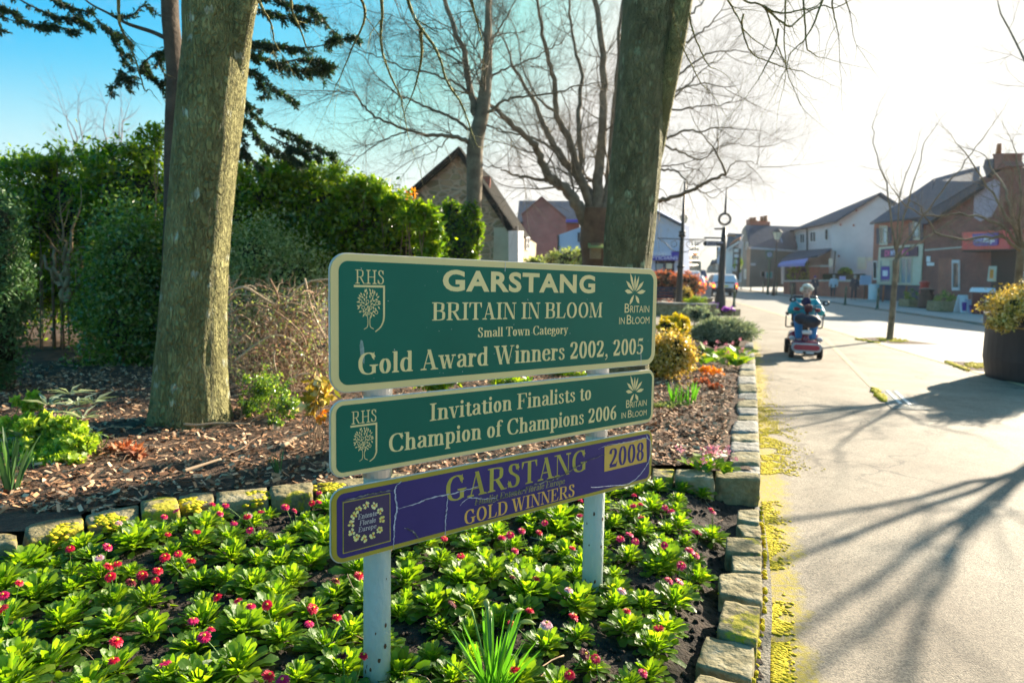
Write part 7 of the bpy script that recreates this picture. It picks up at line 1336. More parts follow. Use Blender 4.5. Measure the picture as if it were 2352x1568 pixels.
b = gp(*ZF(330, 1330)); b[2] = 0; Yb = 27.; t = thing('park_bench', 'dark navy slatted bench in front of the brown hedge', 'bench', AT(*ZF(330, 1200), Yb)*vec(1, 1, 0)); x0, x1 = AT(*ZF(60, 1200), Yb)[0], AT(*ZF(490, 1200), Yb)[0]; xm = (x0+x1)/2; w_ = x1-x0; mb = MB()
for k in range(4): mb.box((xm, Yb-.25+k*.11, .45+.0), (w_, .09, .035))
mb.build('seat', M['navy'], t); mb = MB()
for k in range(4): mb.box((xm, Yb+.2+.02*k, .56+k*.12), (w_, .03, .09))
mb.build('backrest', M['navy'], t)
for x in (x0+.1, x1-.1):
    mb = MB(); mb.box((x, Yb-.22, .22), (.06, .06, .44)); mb.box((x, Yb+.2, .45), (.06, .06, .9)); mb.box((x, Yb-.02, .63), (.06, .5, .04)); mb.build('leg', M['black'], t)
shrub('beech_hedge', 'clipped hedge of russet dead leaves behind the bench', 'hedge', [(1540, 655, 45, 30, 29), (1580, 657, 32, 29, 28.5), (1500, 655, 40, 30, 29)], 'russet', 7000, (.07, .13), .65, thick=.35, core=.78)
shrub('heather_clump', 'orange bushy heather beside the bench end', 'plant', [(*ZF(590, 1110), 18, 17, 26)], 'gold', 1500, (.05, .1), .3, thick=.5, core=.7); shrub('green_shrub', 'low green plants at the end of the stone wall', 'plant', [(*ZF(740, 1200), 26, 9, 25.5)], 'lime', 1100, (.06, .12), .3, thick=.7)
shrub('crocus_bed', 'bright violet flowers at the foot of the fingerpost', 'flowers', [(*ZF(1000, 1290), 12, 9, 25.4)], 'violet', 500, (.06, .1), .7, thick=.8, part='flowers'); shrub('crocus_bed', 'smaller patch of violet flowers right of the fingerpost', 'flowers', [(*ZF(1235, 1330), 14, 5, 25.2)], 'violet', 260, (.05, .09), .7, thick=.8, part='flowers')
b = gp(*ZF(890, 1242)); t = thing('service_box', 'plain grey metal service box by the white car', 'box', b); mb = MB(); mb.box(b+up*.42, (.55, .35, .84)); M1('grey_metal', [(.16, .17, .19), (.2, .21, .23)], .5); mb.build('cabinet', M['grey_metal'], t, bevel=.02); mb = MB(); mb.box(b+up*.86, (.6, .4, .05)); mb.build('lid', M['grey_metal'], t)
# round black planter with golden shrub
pc = vec(8.08, 10.05, 0); t = thing('round_planter', 'very large round black planter with an ochre rim line at the right edge', 'planter', pc); R = .92
mb = MB(); mb.lathe(pc, [(R*.93, 0), (R*.95, .05), (R, .3), (R*1.0, .78), (R*1.03, .8), (R*1.04, .97), (R*.97, .985), (R*.95, .9), (.01, .88)], 48); M1('planter_black', [(.018, .018, .024), (.03, .03, .038)], .55, scale=2, bump=.2); mb.build('tub', M['planter_black'], t, smooth=False); mb = MB(); mb.lathe(pc, [(R*1.032, .785), (R*1.036, .8)], 48); M1('ochre_line', (.4, .25, .04), .5); mb.build('rim_line', M['ochre_line'], t)
shrub('golden_shrub', 'sunlit yellow-green shrub spilling over the round black planter', 'shrub', [(2330, 705, 55, 32, 9.7, .9), (2300, 740, 26, 18, 9.5), (2395, 690, 75, 45, 10, .9), (2450, 620, 50, 60, 10.1, .9)], 'gold', 15000, (.028, .055), .65, thick=.6, core=.55, clr=.2, base=pc+up*.9)
# tree pits and drain cover
def quadmat(nm, m, pts, z, th, lab=None, zf=ZG):
    mb = MB(); mb.prism([G(*zf(*p), z) for p in pts], (0, 0, -th)); o = mb.build(nm, M[m], None, recalc=True); tag(o, kind='structure'); return o
quadmat('tree_pit_soil', 'mulch', [(730, 92), (900, 84), (1320, 132), (1000, 128)], .01, .005); quadmat('tree_pit_soil', 'mulch', [(1360, 250), (1700, 262), (1760, 318), (1520, 315)], .01, .005)
mb = MB(); rr = random.Random(44)
for (ax, ay, bx_, by_, n, sp) in ((740, 95, 900, 122, 140, 4), (900, 96, 1080, 110, 260, 10), (1365, 252, 1520, 312, 260, 5), (1520, 275, 1690, 290, 360, 12), (865, 445, 935, 520, 160, 8)):
    for i in range(n): f = rr.random(); p = G(*ZG(ax+(bx_-ax)*f+rr.gauss(0, sp), ay+(by_-ay)*f+rr.gauss(0, sp*.6)), .012); r = rr.uniform(.012, .035); mb.blob(p, (r*1.4, r*1.2, r*.5), 1, .6, 3, seed=i)
tag(mb.build('pit_moss', M['moss'], smooth=True), 'yellow moss round the tree pits and the drain cover', kind='stuff')
quadmat('drain_cover', 'stone_grey', [(870, 445), (1015, 452), (1262, 592), (985, 580)], .006, .004)
t = thing('drain_grate', 'pale metal strips of a drain grate set in the path', 'grate', G(*ZG(1050, 510), 0))
for a in (((945, 455), (968, 455), (1062, 545), (1038, 545)), ((1002, 458), (1022, 458), (1128, 552), (1104, 552))): mb = MB(); mb.prism([G(*ZG(*p), .013) for p in a], (0, 0, -.008)); mb.build('strip', M['plate_edge'], t, recalc=True)
# shop-front clutter on the far pavement
PZ = .082
b = AT(*Z4(1505, 1470), 30.8)*vec(1, 1, 0)+up*PZ; t = thing('cup_shaped_stand', 'dark maroon cup-shaped coffee stand with white lid', 'stand', b); k = 30.8/1568/2.24/1.7415
mb = MB(); mb.lathe(b, [(k*65, 0), (k*82, k*195), (.01, k*195)], 28); cu = mb.build('cup', M['maroon'], t, smooth=False); mb = MB(); mb.lathe(b+up*k*192, [(k*100, 0), (k*100, k*8), (k*88, k*40), (.01, k*42)], 28); mb.build('lid', M['letter_white'], t)
mb = MB(); ftext(mb, 'COSTA', lambda u, v, o: b+vec(.1-v, -sqrt(max(1e-4, (k*(65+17*(u+k*14)/(k*195)))**2-(.1-v)**2))-.012, u+k*14), 0, k*150, 0, 0, k*40, off=.02); mb.build('lettering', M['letter_white'], cu)
b = AT(*Z4(1010, 1418), 36)*vec(1, 1, 0)+up*PZ; k = 36/1568/2.24/1.7415; t = thing('litter_bin', 'black barrel-shaped litter bin on the far pavement', 'bin', b); mb = MB(); mb.lathe(b, [(k*55, 0), (k*62, k*12), (k*62, k*110), (k*66, k*114), (k*66, k*124)], 20); mb.build('body', M['black'], t); mb = MB(); mb.lathe(b+up*k*124, [(k*50, 0), (k*50, k*30), (k*66, k*34), (k*66, k*44), (k*20, k*58)], 20); mb.build('hood', M['black'], t)
b = AT(*Z4(987, 1380), 40)*vec(1, 1, 0)+up*PZ; k = 40/1568/2.24/1.7415; t = thing('post_box', 'red pillar post box behind the black bin', 'post box', b); mb = MB(); mb.lathe(b, [(k*40, 0), (k*36, k*20), (k*35, k*195)], 20); mb.build('pillar', M['post_red'], t, smooth=False); mb = MB(); mb.lathe(b+up*k*195, [(k*43, 0), (k*43, k*12), (k*20, k*24), (.01, k*26)], 20); mb.build('cap', M['post_red'], t)
for xa, xb, yt, yb_, Y, lab in ((812, 942, 1335, 1402, 37.5, 'square stone planter with greenery left of the black bin'), (1072, 1290, 1365, 1455, 32.5, 'wide stone planter with greenery right of the black bin')):
    p0, p1 = AT(*Z4(xa, yb_), Y), AT(*Z4(xb, yb_), Y); k = Y/1568/2.24/1.7415; H = (yb_-yt)*k; c = (p0+p1)/2; c[2] = PZ; t = thing('stone_planter', lab, 'planter', c); mb = MB(); mb.box(c+up*H/2, (p1[0]-p0[0], 1.0, H)); mb.build('trough', M['stone'], t, bevel=.03)
    r_ = (p1[0]-p0[0])/2; mb = MB(); P_, N_ = shellpts(900, c+up*(H+.1), (r_*.9, .45, .38), .6, .0, 30); leafcloud(mb, P_, (.06, .13), .5, nrm=N_); mb.build('foliage', M['holly'], t)
for q, Y, m, lab in (((1296, 1278, 1372, 1436), 31.5, 'letter_white', 'white and blue pavement advertising board'), ((1366, 1318, 1412, 1440), 31.3, 'sign_pale', 'smaller pale pavement board beside the coffee stand')):
    b = AT(*Z4((q[0]+q[2])/2, q[3]), Y)*vec(1, 1, 0)+up*PZ; k = Y/1568/2.24/1.7415; W_, H = (q[2]-q[0])*k, (q[3]-q[1])*k; t = thing('pavement_board', lab, 'sign', b)
    for s in (-1, 1): mb = MB(); mb.prism([b+vec(-W_/2, s*.25, 0), b+vec(W_/2, s*.25, 0), b+vec(W_/2, s*.03, H), b+vec(-W_/2, s*.03, H)], (0, .03*s, 0)); mb.build('panel', M[m], t, recalc=True)
    mb = MB(); mb.prism([b+vec(-W_*.35, -.285+.07*.2, H*.12), b+vec(W_*.1, -.285+.014, H*.12), b+vec(W_*.25, -.17, H*.6), b+vec(-W_*.35, -.17, H*.6)], (0, -.01, 0)); mb.build('print', M['plaque_blue'], t, recalc=True)
for x, lab in ((632, 'orange post left of the shop window'), (836, 'orange post at the right of the shop window')):
    b = AT(*Z4(x, 1310), 45)*vec(1, 1, 0)+up*PZ; mb = MB(); mb.lathe(b, [(.09, 0), (.05, .05), (.045, 1.0), (.06, 1.05), (.01, 1.1)], 10); tag(mb.build('barrier_post', M['pot'], None), lab, 'post')
b = AT(*Z4(540, 1330), 50)*vec(1, 1, 0)+up*PZ; t = thing('display_tub', 'white tub standing before the red brick shop door', 'tub', b); mb = MB(); mb.lathe(b, [(.3, 0), (.36, 1.1), (.38, 1.12), (.3, 1.14)], 16); mb.build('body', M['letter_white'], t)
b = AT(*Z4(462, 1330), 50)*vec(1, 1, 0)+up*PZ; t = thing('wall_board', 'blue and white board by the end of the garden wall', 'sign', b); mb = MB(); mb.box(b+up*1.4, (.8, .06, .7)); mb.build('board', M['sign_pale'], t); mb = MB(); mb.box(b+up*.55, (.06, .06, 1.1)); mb.build('post', M['black'], t)
# ------------------------------------------------------------------ cars
M['car_white'] = mat('car_white', [(.62, .64, .7), (.66, .68, .74)], 1, .22, spec=.6, coat=.6); M['car_silver'] = mat('car_silver', (.5, .56, .6), rough=.25, metal=.5, coat=.5); M['car_navy'] = mat('car_navy', (.02, .035, .12), rough=.25, coat=.6)
M['tail_red'] = mat('tail_red', (.6, .01, .015), rough=.2, emit=((1, .05, .03), .6)); M['tail_amber'] = mat('tail_amber', (.9, .3, .02), rough=.2, emit=((1, .45, .03), 1.5)); M['brake_red'] = mat('brake_red', (.7, .02, .02), rough=.2, emit=((1, .03, .05), 2.)); M['plate_yellow'] = mat('plate_yellow', (.7, .5, .05), rough=.5); M['car_glass'] = mat('car_glass', (.012, .015, .03), rough=.08, spec=.8); M['trim_black'] = mat('trim_black', (.02, .02, .024), rough=.6)
def car(label, pos, hd, paint, prof, W_=1.8, L_=4.3, H=1.65, wheel=.34, brake=False, name='parked_car', cat='car'):
    "prof: rear-to-front (y, z) of body; y from 0 (rear bumper) to L"
    zk = H/max(z for y, z in prof); prof = [(y, z*zk) for y, z in prof]; f = np.array([hd[0], hd[1], 0]); f /= np.linalg.norm(f); r = np.array([f[1], -f[0], 0]); t = thing(name, label, cat, pos)
    Wd = lambda z: W_/2*(1 if z < H*.55 else 1-.2*(z-H*.55)/(H*.45)); P = lambda x, y, z: np.array(pos)+r*x+f*(y-L_/2)+up*z
    def hull(pr, nm, m, par, s=1., wz=0):
        mb = MB(); V = []; n = len(pr); xs = (-1, -.86, 0, .86, 1)
        for i, x in enumerate(xs):
            for y, z in pr: e = (0 if abs(x) < .9 else 1); V.append(P(x*(Wd(z)+wz)*s, y+(.05 if y < L_/2 else -.1)*(1 if e else 0)*(1 if abs(x) > .9 else 0), z-(.03 if (e and z > H*.8) else 0)))
        Fc = [(i*n+j, i*n+(j+1) % n, (i+1)*n+(j+1) % n, (i+1)*n+j) for i in range(4) for j in range(n)]+[tuple(range(n))[::-1], tuple(range(4*n, 5*n))]
        mb.add(V, Fc); o = mb.build(nm, M[m], par, recalc=True, bevel=.05); return o
    body = hull(prof, 'body', paint, t)
    hull([(.02-.03, .32), (-.04, .36), (-.04, .62), (.02, .66), (.3, .66), (.3, .3)], 'bumper', 'trim_black', t, 1.0)
    bl = .56*H; yr = [y for y, z in prof if z > H*.9]; y0, y1 = min(yr), max(yr)
    mb = MB(); yb = min(y for y, z in prof if z > bl-.1)
    a = (P(-W_*.36, -.0, 0), P(W_*.36, 0, 0)); zs = (bl+.04, H-.14); yy = lambda z: np.interp(z, [bl, H-.05], [rear_y(prof, bl), rear_y(prof, H-.06)])-.02
    mb.prism([P(-W_*.38, yy(zs[0]), zs[0]), P(W_*.38, yy(zs[0]), zs[0]), P(W_*.33, yy(zs[1]), zs[1]), P(-W_*.33, yy(zs[1]), zs[1])], f*-.015); mb.build('rear_window', M['car_glass'], t, recalc=True)
    for s in (-1, 1):
        mb = MB(); w0, w1 = Wd(bl)+.012, Wd(H-.12)+.012; mb.prism([P(s*w0, y0+.15, bl+.05), P(s*w0, y1+.55, bl+.05), P(s*w1, y1+.05, H-.14), P(s*w1, y0+.25, H-.14)], r*s*.012); mb.build('side_window', M['car_glass'], t, recalc=True)
        z0 = bl-.32; mb = MB(); yq = rear_y(prof, z0+.12)-.03; mb.prism([P(s*W_*.37, yq, z0), P(s*W_*.5, yq+.03, z0), P(s*W_*.485, yq+.06, z0+.38), P(s*W_*.4, yq, z0+.38)], f*-.02); tl = mb.build('tail_light', M['brake_red' if brake else 'tail_red'], t, recalc=True)
        mb = MB(); c = P(s*W_*.42, yq-.03, z0+.16); mb.lathe(c, [(.09, -.01), (.09, .01)], 12, (r, up, -f)); mb.build('indicator', M['tail_amber'], tl)
        for y in (L_*.18, L_*.82):
            c = P(s*(W_/2-.1), y, wheel); mb = MB(); mb.lathe(c, [(wheel*.6, -.11), (wheel, -.09), (wheel, .09), (wheel*.6, .11)], 24, (f, up, r*s)); wl = mb.build('wheel', M['tyre'], t, smooth=False); mb = MB(); mb.lathe(c, [(wheel*.58, .1), (wheel*.5, .115), (wheel*.1, .12)], 16, (f, up, r*s)); mb.build('rim', M['metal'], wl)
        mb = MB(); mb.box(P(s*(W_/2+.09), L_*.66, bl+.08), (.2, .12, .15), (r, f, up)); mb.build('mirror', M[paint], t, bevel=.02)
    mb = MB(); mb.box(P(0, rear_y(prof, bl-.2)-.04, bl-.17), (.5, .02, .12), (r, f, up)); mb.build('number_plate', M['plate_yellow'], t)
    mb = MB(); mb.box(P(0, y0+.02, H-.02), (W_*.6, .2, .03), (r, f, up)); mb.build('spoiler', M[paint], t)
    return t
def rear_y(prof, z):
    pr = [p for p in prof if p[0] < 1.6]; pr = sorted(pr, key=lambda p: p[1]); return float(np.interp(z, [p[1] for p in pr], [p[0] for p in pr]))
SUVP = [(0, .38), (-.02, .6), (.0, .95), (.16, 1.3), (.34, 1.58), (.6, 1.65), (2.2, 1.68), (2.9, 1.55), (3.35, 1.1), (4.1, .98), (4.3, .75), (4.3, .35)]
HAT = [(0, .35), (-.02, .6), (.05, .88), (.3, 1.2), (.55, 1.4), (.9, 1.46), (2.2, 1.46), (2.8, 1.35), (3.3, .98), (3.9, .85), (4.05, .65), (4.05, .32)]
hd = n0-n1
car('white compact off-roader seen from behind just left of a green bollard', gp(*Z3(862, 1312))+vec(.55, 1.9, .008), hd, 'car_white', SUVP, 1.85, 4.3, 1.66, .36, name='white_suv')
car('white car parked at the kerb just left of the off-roader', gp(*Z3(700, 1285))+vec(-.5, 1.5, .008), hd, 'car_white', HAT, 1.75, 4.05, 1.5, .32)
car('silver-white hatchback further along, half hidden by the russet hedge', AT(*Z3(632, 1240), 70)*vec(1, 1, 0)+up*.01, hd, 'car_silver', HAT, 1.8, 4.05, 1.52, .32)
car('white van-like car behind the tall lamp post', AT(*Z3(560, 1240), 58)*vec(1, 1, 0)+up*.01, hd, 'car_white', SUVP, 1.95, 4.3, 1.9, .36)
car('dark blue car far down the street with red brake lights', AT(*Z3(650, 1200), 90)*vec(1, 1, 0)+up*.01, hd, 'car_navy', SUVP, 2.0, 4.3, 2.3, .36, brake=True)
# ------------------------------------------------------------------ people
def skin(name, nodes, edges, root, m, parent, sub=2):
    me = bpy.data.meshes.new(name); ks = list(nodes); me.from_pydata([tuple(map(float, nodes[k][0])) for k in ks], [(ks.index(a), ks.index(b)) for a, b in edges], []); o = bpy.data.objects.new(name, me); COL.objects.link(o)
    me.materials.append(m); o.modifiers.new('skin', 'SKIN')
    sv = me.skin_vertices[0].data if me.skin_vertices else None
    if sv is None: return None
    for i, k in enumerate(ks): r = nodes[k][1]; sv[i].radius = (r, r) if not hasattr(r, '__len__') else r; sv[i].use_root = (k == root)
    s = o.modifiers.new('sub', 'SUBSURF'); s.levels = s.render_levels = sub
    dg = bpy.context.evaluated_depsgraph_get(); nm = bpy.data.meshes.new_from_object(o.evaluated_get(dg)); bpy.data.objects.remove(o); nm.name = name
    nm.polygons.foreach_set('use_smooth', [True]*len(nm.polygons)); o = bpy.data.objects.new(name, nm); COL.objects.link(o)
    if not nm.materials: nm.materials.append(m)
    if parent is not None: setp(o, parent)
    return o
M['skin'] = mat('skin', [(.62, .36, .28), (.68, .43, .34)], 20, .55); M['hair_white'] = mat('hair_white', [(.7, .67, .6), (.85, .82, .75)], 60, .7, bump=.5); M['hair_grey'] = mat('hair_grey', [(.25, .24, .24), (.4, .39, .38)], 60, .7)
def walker(label, base, f, H, coat, legs, hair, coatlen=.4, stride=.18, hat=None):
    f = np.array([f[0], f[1], 0]); f /= np.linalg.norm(f); r = np.array([f[1], -f[0], 0]); k = H/1.7; P = lambda x, y, z: np.array(base)+(r*x+f*y+up*z)*k
    t = thing('person', label, 'person', base)
    N = {'p': (P(0, 0, .95), .12*k), 'c': (P(0, .0, 1.25), .135*k), 'n': (P(0, 0, 1.43), .055*k), 'h': (P(0, .015, 1.55), .08*k), 'ht': (P(0, .01, 1.63), .075*k), 'kl': (P(-.1, .08+stride*.3, .5), .062*k), 'al': (P(-.1, stride*.8, .09), .04*k), 'fl': (P(-.1, stride*.8+.16, .04), .035*k), 'kr': (P(.1, -.02, .5), .062*k), 'ar': (P(.1, -stride, .11), .04*k), 'fr': (P(.1, -stride+.14, .04), .035*k),
         'hl': (P(-.1, 0, .9), .09*k), 'hr': (P(.1, 0, .9), .09*k), 'sl': (P(-.18, 0, 1.37), .06*k), 'el': (P(-.25, -.05, 1.1), .045*k), 'wl': (P(-.24, .08, .86), .03*k), 'ml': (P(-.23, .11, .76), .028*k), 'sr': (P(.18, 0, 1.37), .06*k), 'er': (P(.25, .0, 1.1), .045*k), 'wr': (P(.24, -.03, .86), .03*k), 'mr': (P(.235, -.03, .76), .028*k)}
    E = [('p', 'c'), ('c', 'n'), ('n', 'h'), ('h', 'ht'), ('p', 'hl'), ('hl', 'kl'), ('kl', 'al'), ('al', 'fl'), ('p', 'hr'), ('hr', 'kr'), ('kr', 'ar'), ('ar', 'fr'), ('c', 'sl'), ('sl', 'el'), ('el', 'wl'), ('wl', 'ml'), ('c', 'sr'), ('sr', 'er'), ('er', 'wr'), ('wr', 'mr')]
    skin('body', N, E, 'p', M['skin'], t)
    g = .022*k; C_ = {a: (N[a][0], N[a][1]+g) for a in ('p', 'c', 'sl', 'el', 'wl', 'sr', 'er', 'wr')}; C_['b'] = (P(0, 0, .95-coatlen), .17*k); C_['p'] = (N['p'][0], .165*k); C_['c'] = (N['c'][0], .165*k); C_['n'] = (P(0, 0, 1.42), .075*k)
    skin('coat', C_, [('b', 'p'), ('p', 'c'), ('c', 'n'), ('c', 'sl'), ('sl', 'el'), ('el', 'wl'), ('c', 'sr'), ('sr', 'er'), ('er', 'wr')], 'p', M[coat], t)
    T_ = {a: (N[a][0], N[a][1]+.014*k) for a in ('p', 'hl', 'kl', 'al', 'hr', 'kr', 'ar')}; skin('trousers', T_, [('p', 'hl'), ('hl', 'kl'), ('kl', 'al'), ('p', 'hr'), ('hr', 'kr'), ('kr', 'ar')], 'p', M[legs], t)
    mb = MB(); mb.blob(P(0, -.015, 1.6), (.1*k, .108*k, .115*k), 3, .15, 3, (r, f, up)); mb.build('hair' if not hat else 'hat', M[hair if not hat else hat], t, smooth=True)
    for s in ('fl', 'fr'): mb = MB(); c = N[s][0]; mb.blob(c+f*-.03*k, (.05*k, .13*k, .045*k), 2, .05, 2, (r, f, up)); mb.build('shoe', M['black'], t, smooth=True)
    return t
M1('coat_pale', [(.5, .52, .6), (.6, .62, .7)], .8); M1('coat_dark', [(.03, .03, .05), (.05, .05, .08)], .8); M1('trousers_dark', (.025, .03, .05), .8); M1('hat_purple', (.14, .03, .2), .8)
b = AT(*Z4(178, 1335), 51.)*vec(1, 1, 0)+up*.084; walker('walker in a pale grey jacket and dark trousers by the garden wall', b, (.5, 1, 0), 1.72, 'coat_pale', 'trousers_dark', 'hair_grey', .12)
b = AT(*Z4(365, 1355), 48.)*vec(1, 1, 0)+up*.084; walker('walker in a long dark coat with grey hair seen from behind', b, (.4, 1, 0), 1.72, 'coat_dark', 'trousers_dark', 'hair_grey', .3, .1)
b = AT(*Z3(1690, 1330), 50.)*vec(1, 1, 0)+up*.084; walker('walker in navy wearing a pink-purple hat, half hidden behind the scooter rider', b, (-.3, -1, 0), 1.62, 'coat_dark', 'trousers_dark', 'hair_grey', .3, .1, hat='hat_purple')
# mobility scooter and rider
M1('scooter_red', [(.2, .008, .03), (.26, .012, .04)], .25, coat=.7); M1('panel_red', (.4, .01, .05), .3, coat=.4); M1('silver_plastic', (.42, .4, .44), .35); M1('bag_black', [(.02, .022, .035), (.035, .038, .055)], .6, bump=.4); M1('vinyl', (.02, .022, .035), .4); M1('jacket_teal', [(.0, .26, .34), (.02, .4, .46)], .6, scale=9, bump=.6, bscale=25); M1('trousers_blue', [(.01, .16, .42), (.02, .22, .5)], .7, scale=12, bump=.4); M1('scarf_navy', (.02, .02, .07), .9); M1('glove_red', [(.2, .008, .02), (.3, .015, .03)], .7, bump=.4); M1('headlight', (.7, .7, .75), .15); M1('mirror_glass', (.3, .35, .4), .05, metal=.9)
sc_ = G(1861, 822, 0)+vec(.02, .35, 0); fw = np.array([-.32, -.95, 0]); fw /= np.linalg.norm(fw); rt_ = np.array([-fw[1], fw[0], 0]); AX = (rt_, fw, up)
def S(x, y, z): return sc_+rt_*x+fw*y+up*z
t = thing('mobility_scooter', 'dark red four-wheeled mobility scooter with mirrors and black bag on the path', 'mobility scooter', S(0, 0, 0))
for x, y, r_, w_ in ((-.235, .42, .115, .085), (.235, .42, .115, .085), (-.26, -.42, .14, .1), (.26, -.42, .14, .1)):
    c = S(x, y, r_); s = -1 if x < 0 else 1; mb = MB(); mb.lathe(c, [(r_*.55, -w_/2), (r_*.93, -w_/2), (r_, -w_*.3), (r_, w_*.3), (r_*.93, w_/2), (r_*.55, w_/2)], 28, (fw, up, rt_*s)); wl = mb.build('wheel', M['tyre'], t); mb = MB(); mb.lathe(c, [(r_*.56, w_*.5), (r_*.45, w_*.35), (r_*.12, w_*.45)], 16, (fw, up, rt_*s)); mb.build('rim', M['metal'], wl)
def rbox(c, d, nm, m, bev=.03, par=None, ax=None, taper=1.): mb = MB(); mb.box(c, d, ax or AX, taper); o = mb.build(nm, M[m], par or t, bevel=bev); o.modifiers['bevel'].segments = 4; o.data.polygons.foreach_set('use_smooth', [True]*len(o.data.polygons)); return o
rbox(S(0, .36, .26), (.52, .36, .1), 'front_mudguard', 'scooter_red', .045, taper=.82); rbox(S(0, .05, .19), (.36, .62, .05), 'footwell', 'trim_black', .02); rbox(S(0, -.42, .34), (.56, .5, .18), 'rear_body', 'scooter_red', .06, taper=.85)
mb = MB(); n = 12; pr = [(.19+.06*cos(a), .205+.075*sin(a)) for a in np.linspace(-pi/2, pi/2, n)]+[(-.19+.06*cos(a), .205+.075*sin(a)) for a in np.linspace(pi/2, 3*pi/2, n)]
mb.prism([S(x, .545, z) for x, z in pr], fw*.03); bp_ = mb.build('front_bumper', M['silver_plastic'], t, recalc=True, bevel=.006); mb = MB(); mb.prism([S(x*.86, .574, .205+(z-.205)*.6) for x, z in pr], fw*.008); mb.build('reflector_panel', M['panel_red'], bp_, recalc=True); rbox(S(0, .5, .115), (.36, .1, .06), 'bumper_underside', 'trim_black', .02)
for x in (-.12, .06): rbox(S(x, .56, .115), (.13, .015, .035), 'lower_light', 'headlight', .008)
for s in (-1, 1): rbox(S(s*.23, .26, .335), (.1, .22, .07), 'wheel_cover', 'silver_plastic', .03)
mb = MB(); mb.tube([S(0, .4, .27), S(0, .33, .5), S(0, .22, .82), S(0, .18, .95)], [.035, .03, .028, .028], 14); mb.build('tiller', M['trim_black'], t, smooth=True)
rbox(S(0, .38, .34), (.12, .13, .14), 'tiller_shroud', 'scooter_red', .035, taper=.6); o = rbox(S(0, .41, .465), (.165, .07, .075), 'headlight', 'headlight', .03)
mb = MB(); mb.blob(S(.06, .4, .66), (.165, .13, .12), 3, .12, 2.5, AX); mb.blob(S(-.1, .38, .7), (.12, .1, .1), 3, .12, 2.5, AX); mb.build('front_bag', M['bag_black'], t, smooth=True)
rbox(S(.015, .24, .885), (.13, .08, .13), 'control_panel', 'maroon', .025)
mb = MB(); mb.tube(catmull([S(-.2, .08, .87), S(-.14, .17, .88), S(0, .2, .88), S(.14, .17, .88), S(.2, .08, .87)], 4), .013, 8); mb.build('handlebar', M['trim_black'], t, smooth=True)
for s, q, z in ((-1, (-.255, .2, 1.035), 1), (1, (.3, .2, .985), 1)):
    mb = MB(); mb.tube([S(s*.08, .2, .92), S(q[0]*.85, .2, q[2]-.015)], .007, 8); ms_ = mb.build('mirror_arm', M['metal'], t, smooth=True); mb = MB(); mb.blob(S(*q), (.062, .022, .045), 2, 0, 2, AX); mb.build('mirror', M['trim_black'], ms_, smooth=True); mb = MB(); mb.blob(S(q[0], q[1]+.017, q[2]), (.022, .008, .022), 2, 0, 2, AX); mb.build('reflector', M['headlight'], ms_, smooth=True)
rbox(S(0, -.25, .56), (.46, .44, .1), 'seat', 'vinyl', .045); rbox(S(0, -.46, .85), (.44, .1, .5), 'seat_back', 'vinyl', .045); mb = MB(); mb.tube([S(0, -.3, .3), S(0, -.28, .55)], .04, 12); mb.build('seat_post', M['trim_black'], t)
for s in (-1, 1):
    mb = MB(); mb.tube(catmull([S(s*.2, -.4, .5), S(s*.3, -.36, .5), S(s*.32, -.3, .56), S(s*.32, -.3, .72)], 4), .013, 8); mb.tube([S(s*.31, -.42, .76), S(s*.31, -.05, .76)], .026, 10); mb.build('armrest', M['trim_black'], t, smooth=True)
pn = thing('person', 'white-haired woman in a teal jacket riding the red mobility scooter', 'person', S(0, -.25, .6))
N = {'p': (S(0, -.27, .68), .12), 'c': (S(0, -.25, .88), .125), 'n': (S(0, -.21, 1.03), .05), 'hj': (S(0, -.17, 1.115), .062), 'h': (S(0, -.18, 1.18), .078), 'ht': (S(0, -.19, 1.235), .07), 'hl': (S(-.1, -.2, .66), .085), 'kl': (S(-.13, .14, .6), .062), 'al': (S(-.11, .2, .3), .042), 'fl': (S(-.12, .32, .25), .036), 'hr': (S(.1, -.2, .66), .085), 'kr': (S(.13, .14, .6), .062), 'ar': (S(.11, .2, .3), .042), 'fr': (S(.12, .32, .25), .036),
     'sl': (S(-.17, -.24, .98), .058), 'el': (S(-.27, -.06, .8), .045), 'wl': (S(-.2, .06, .86), .028), 'ml': (S(-.17, .12, .87), .028), 'sr': (S(.17, -.24, .98), .058), 'er': (S(.27, -.06, .79), .045), 'wr': (S(.21, .06, .85), .028), 'mr': (S(.18, .12, .86), .028)}
E = [('p', 'c'), ('c', 'n'), ('n', 'hj'), ('hj', 'h'), ('h', 'ht'), ('p', 'hl'), ('hl', 'kl'), ('kl', 'al'), ('al', 'fl'), ('p', 'hr'), ('hr', 'kr'), ('kr', 'ar'), ('ar', 'fr'), ('c', 'sl'), ('sl', 'el'), ('el', 'wl'), ('wl', 'ml'), ('c', 'sr'), ('sr', 'er'), ('er', 'wr'), ('wr', 'mr')]
skin('body', N, E, 'p', M['skin'], pn, 2)
mb = MB(); mb.blob(S(0, -.1, 1.16), (.016, .022, .024), 2, 0, 2, AX); mb.build('nose', M['skin'], pn, smooth=True)
for s in (-1, 1): mb = MB(); mb.blob(S(s*.03, -.104, 1.185), (.013, .008, .008), 2, 0, 2, AX); mb.build('eye', M['trim_black'], pn, smooth=True)
for s in (-1, 1): mb = MB(); mb.blob(S(s*.082, -.17, 1.17), (.012, .02, .028), 2, 0, 2, AX); mb.build('ear', M['skin'], pn, smooth=True)
mb = MB(); mb.blob(S(0, -.101, 1.115), (.024, .01, .006), 2, 0, 2, AX); M1('lip', (.35, .1, .09), .5); mb.build('mouth', M['lip'], pn, smooth=True)
mb = MB(); rr = random.Random(6)
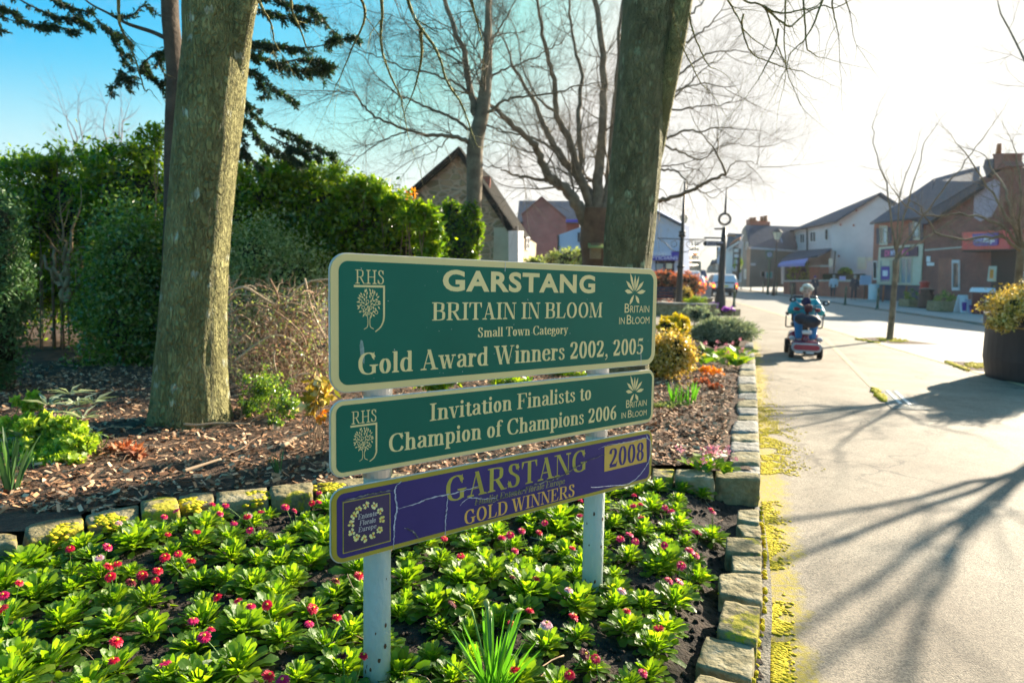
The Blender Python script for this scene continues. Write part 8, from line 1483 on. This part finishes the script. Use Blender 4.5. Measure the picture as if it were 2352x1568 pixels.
for i in range(60):
    a = rr.uniform(0, 2*pi); e = rr.uniform(-.15, 1.5); d = vec(cos(a)*cos(e), sin(a)*cos(e), sin(e))
    if d[1] > .25 and d[2] < .62: continue
    mb.blob(S(d[0]*.09, -.2+d[1]*.09, 1.2+d[2]*.095), (.036, .036, .034), 2, .3, 3, AX, seed=i)
mb.build('hair', M['hair_white'], pn, smooth=True)
g_ = .03; Cc = {a: (N[a][0], N[a][1]+g_) for a in ('sl', 'el', 'wl', 'sr', 'er', 'wr')}; Cc['p'] = (S(0, -.26, .66), .18); Cc['m'] = (S(0, -.24, .8), .175); Cc['c'] = (S(0, -.25, .92), .165); Cc['n'] = (S(0, -.22, 1.02), .085)
skin('jacket', Cc, [('p', 'm'), ('m', 'c'), ('c', 'n'), ('c', 'sl'), ('sl', 'el'), ('el', 'wl'), ('c', 'sr'), ('sr', 'er'), ('er', 'wr')], 'p', M['jacket_teal'], pn)
T_ = {a: (N[a][0], N[a][1]+.02) for a in ('p', 'hl', 'kl', 'al', 'hr', 'kr', 'ar')}; skin('trousers', T_, [('p', 'hl'), ('hl', 'kl'), ('kl', 'al'), ('p', 'hr'), ('hr', 'kr'), ('kr', 'ar')], 'p', M['trousers_blue'], pn)
mb = MB(); mb.blob(S(0, -.13, .98), (.085, .06, .1), 3, .2, 3, AX); mb.build('scarf', M['scarf_navy'], pn, smooth=True)
for s, k in ((-1, 'ml'), (1, 'mr')):
    c = N[k][0]; gl = {'w': (N['wl' if s < 0 else 'wr'][0], .036), 'p': (c, .034)}; ed = [('w', 'p')]
    for i in range(4): o_ = (i-1.5)*.02; gl[f'a{i}'] = (c+rt_*o_+fw*.035+up*(.018-abs(i-1.3)*.003), .0125); gl[f'b{i}'] = (c+rt_*o_+fw*.06-up*.012, .011); gl[f'c{i}'] = (c+rt_*o_+fw*.045-up*.034, .0095); ed += [('p', f'a{i}'), (f'a{i}', f'b{i}'), (f'b{i}', f'c{i}')]
    gl['t0'] = (c-rt_*s*.036+fw*.012, .013); gl['t1'] = (c-rt_*s*.045+fw*.036-up*.01, .011); ed += [('p', 't0'), ('t0', 't1')]; skin('glove', gl, ed, 'w', M['glove_red'], pn, 2)
    mb = MB(); c = N['fl' if s < 0 else 'fr'][0]; mb.blob(c-fw*.02, (.048, .12, .045), 2, .05, 2, AX); mb.build('shoe', M['black'], pn, smooth=True)
# ------------------------------------------------------------------ added thin volume imitating veiling lens flare over the street
mb = MB(); mb.box((0, 95, 9), (260, 230, 30)); hz_ = mb.build('glare', M['ground']); hz_['kind'] = 'stuff'; hz_['label'] = 'thin bright haze volume added to lift the blacks'
m = bpy.data.materials.new('glare_air'); m.use_nodes = True; m.node_tree.nodes.clear(); o_ = m.node_tree.nodes.new('ShaderNodeOutputMaterial'); v_ = m.node_tree.nodes.new('ShaderNodeVolumePrincipled')
v_.inputs['Color'].default_value = (.95, .95, .97, 1); v_.inputs['Density'].default_value = .0003; v_.inputs['Anisotropy'].default_value = .4; m.node_tree.links.new(v_.outputs[0], o_.inputs['Volume']); hz_.data.materials[0] = m
SC.cycles.volume_bounces = 0
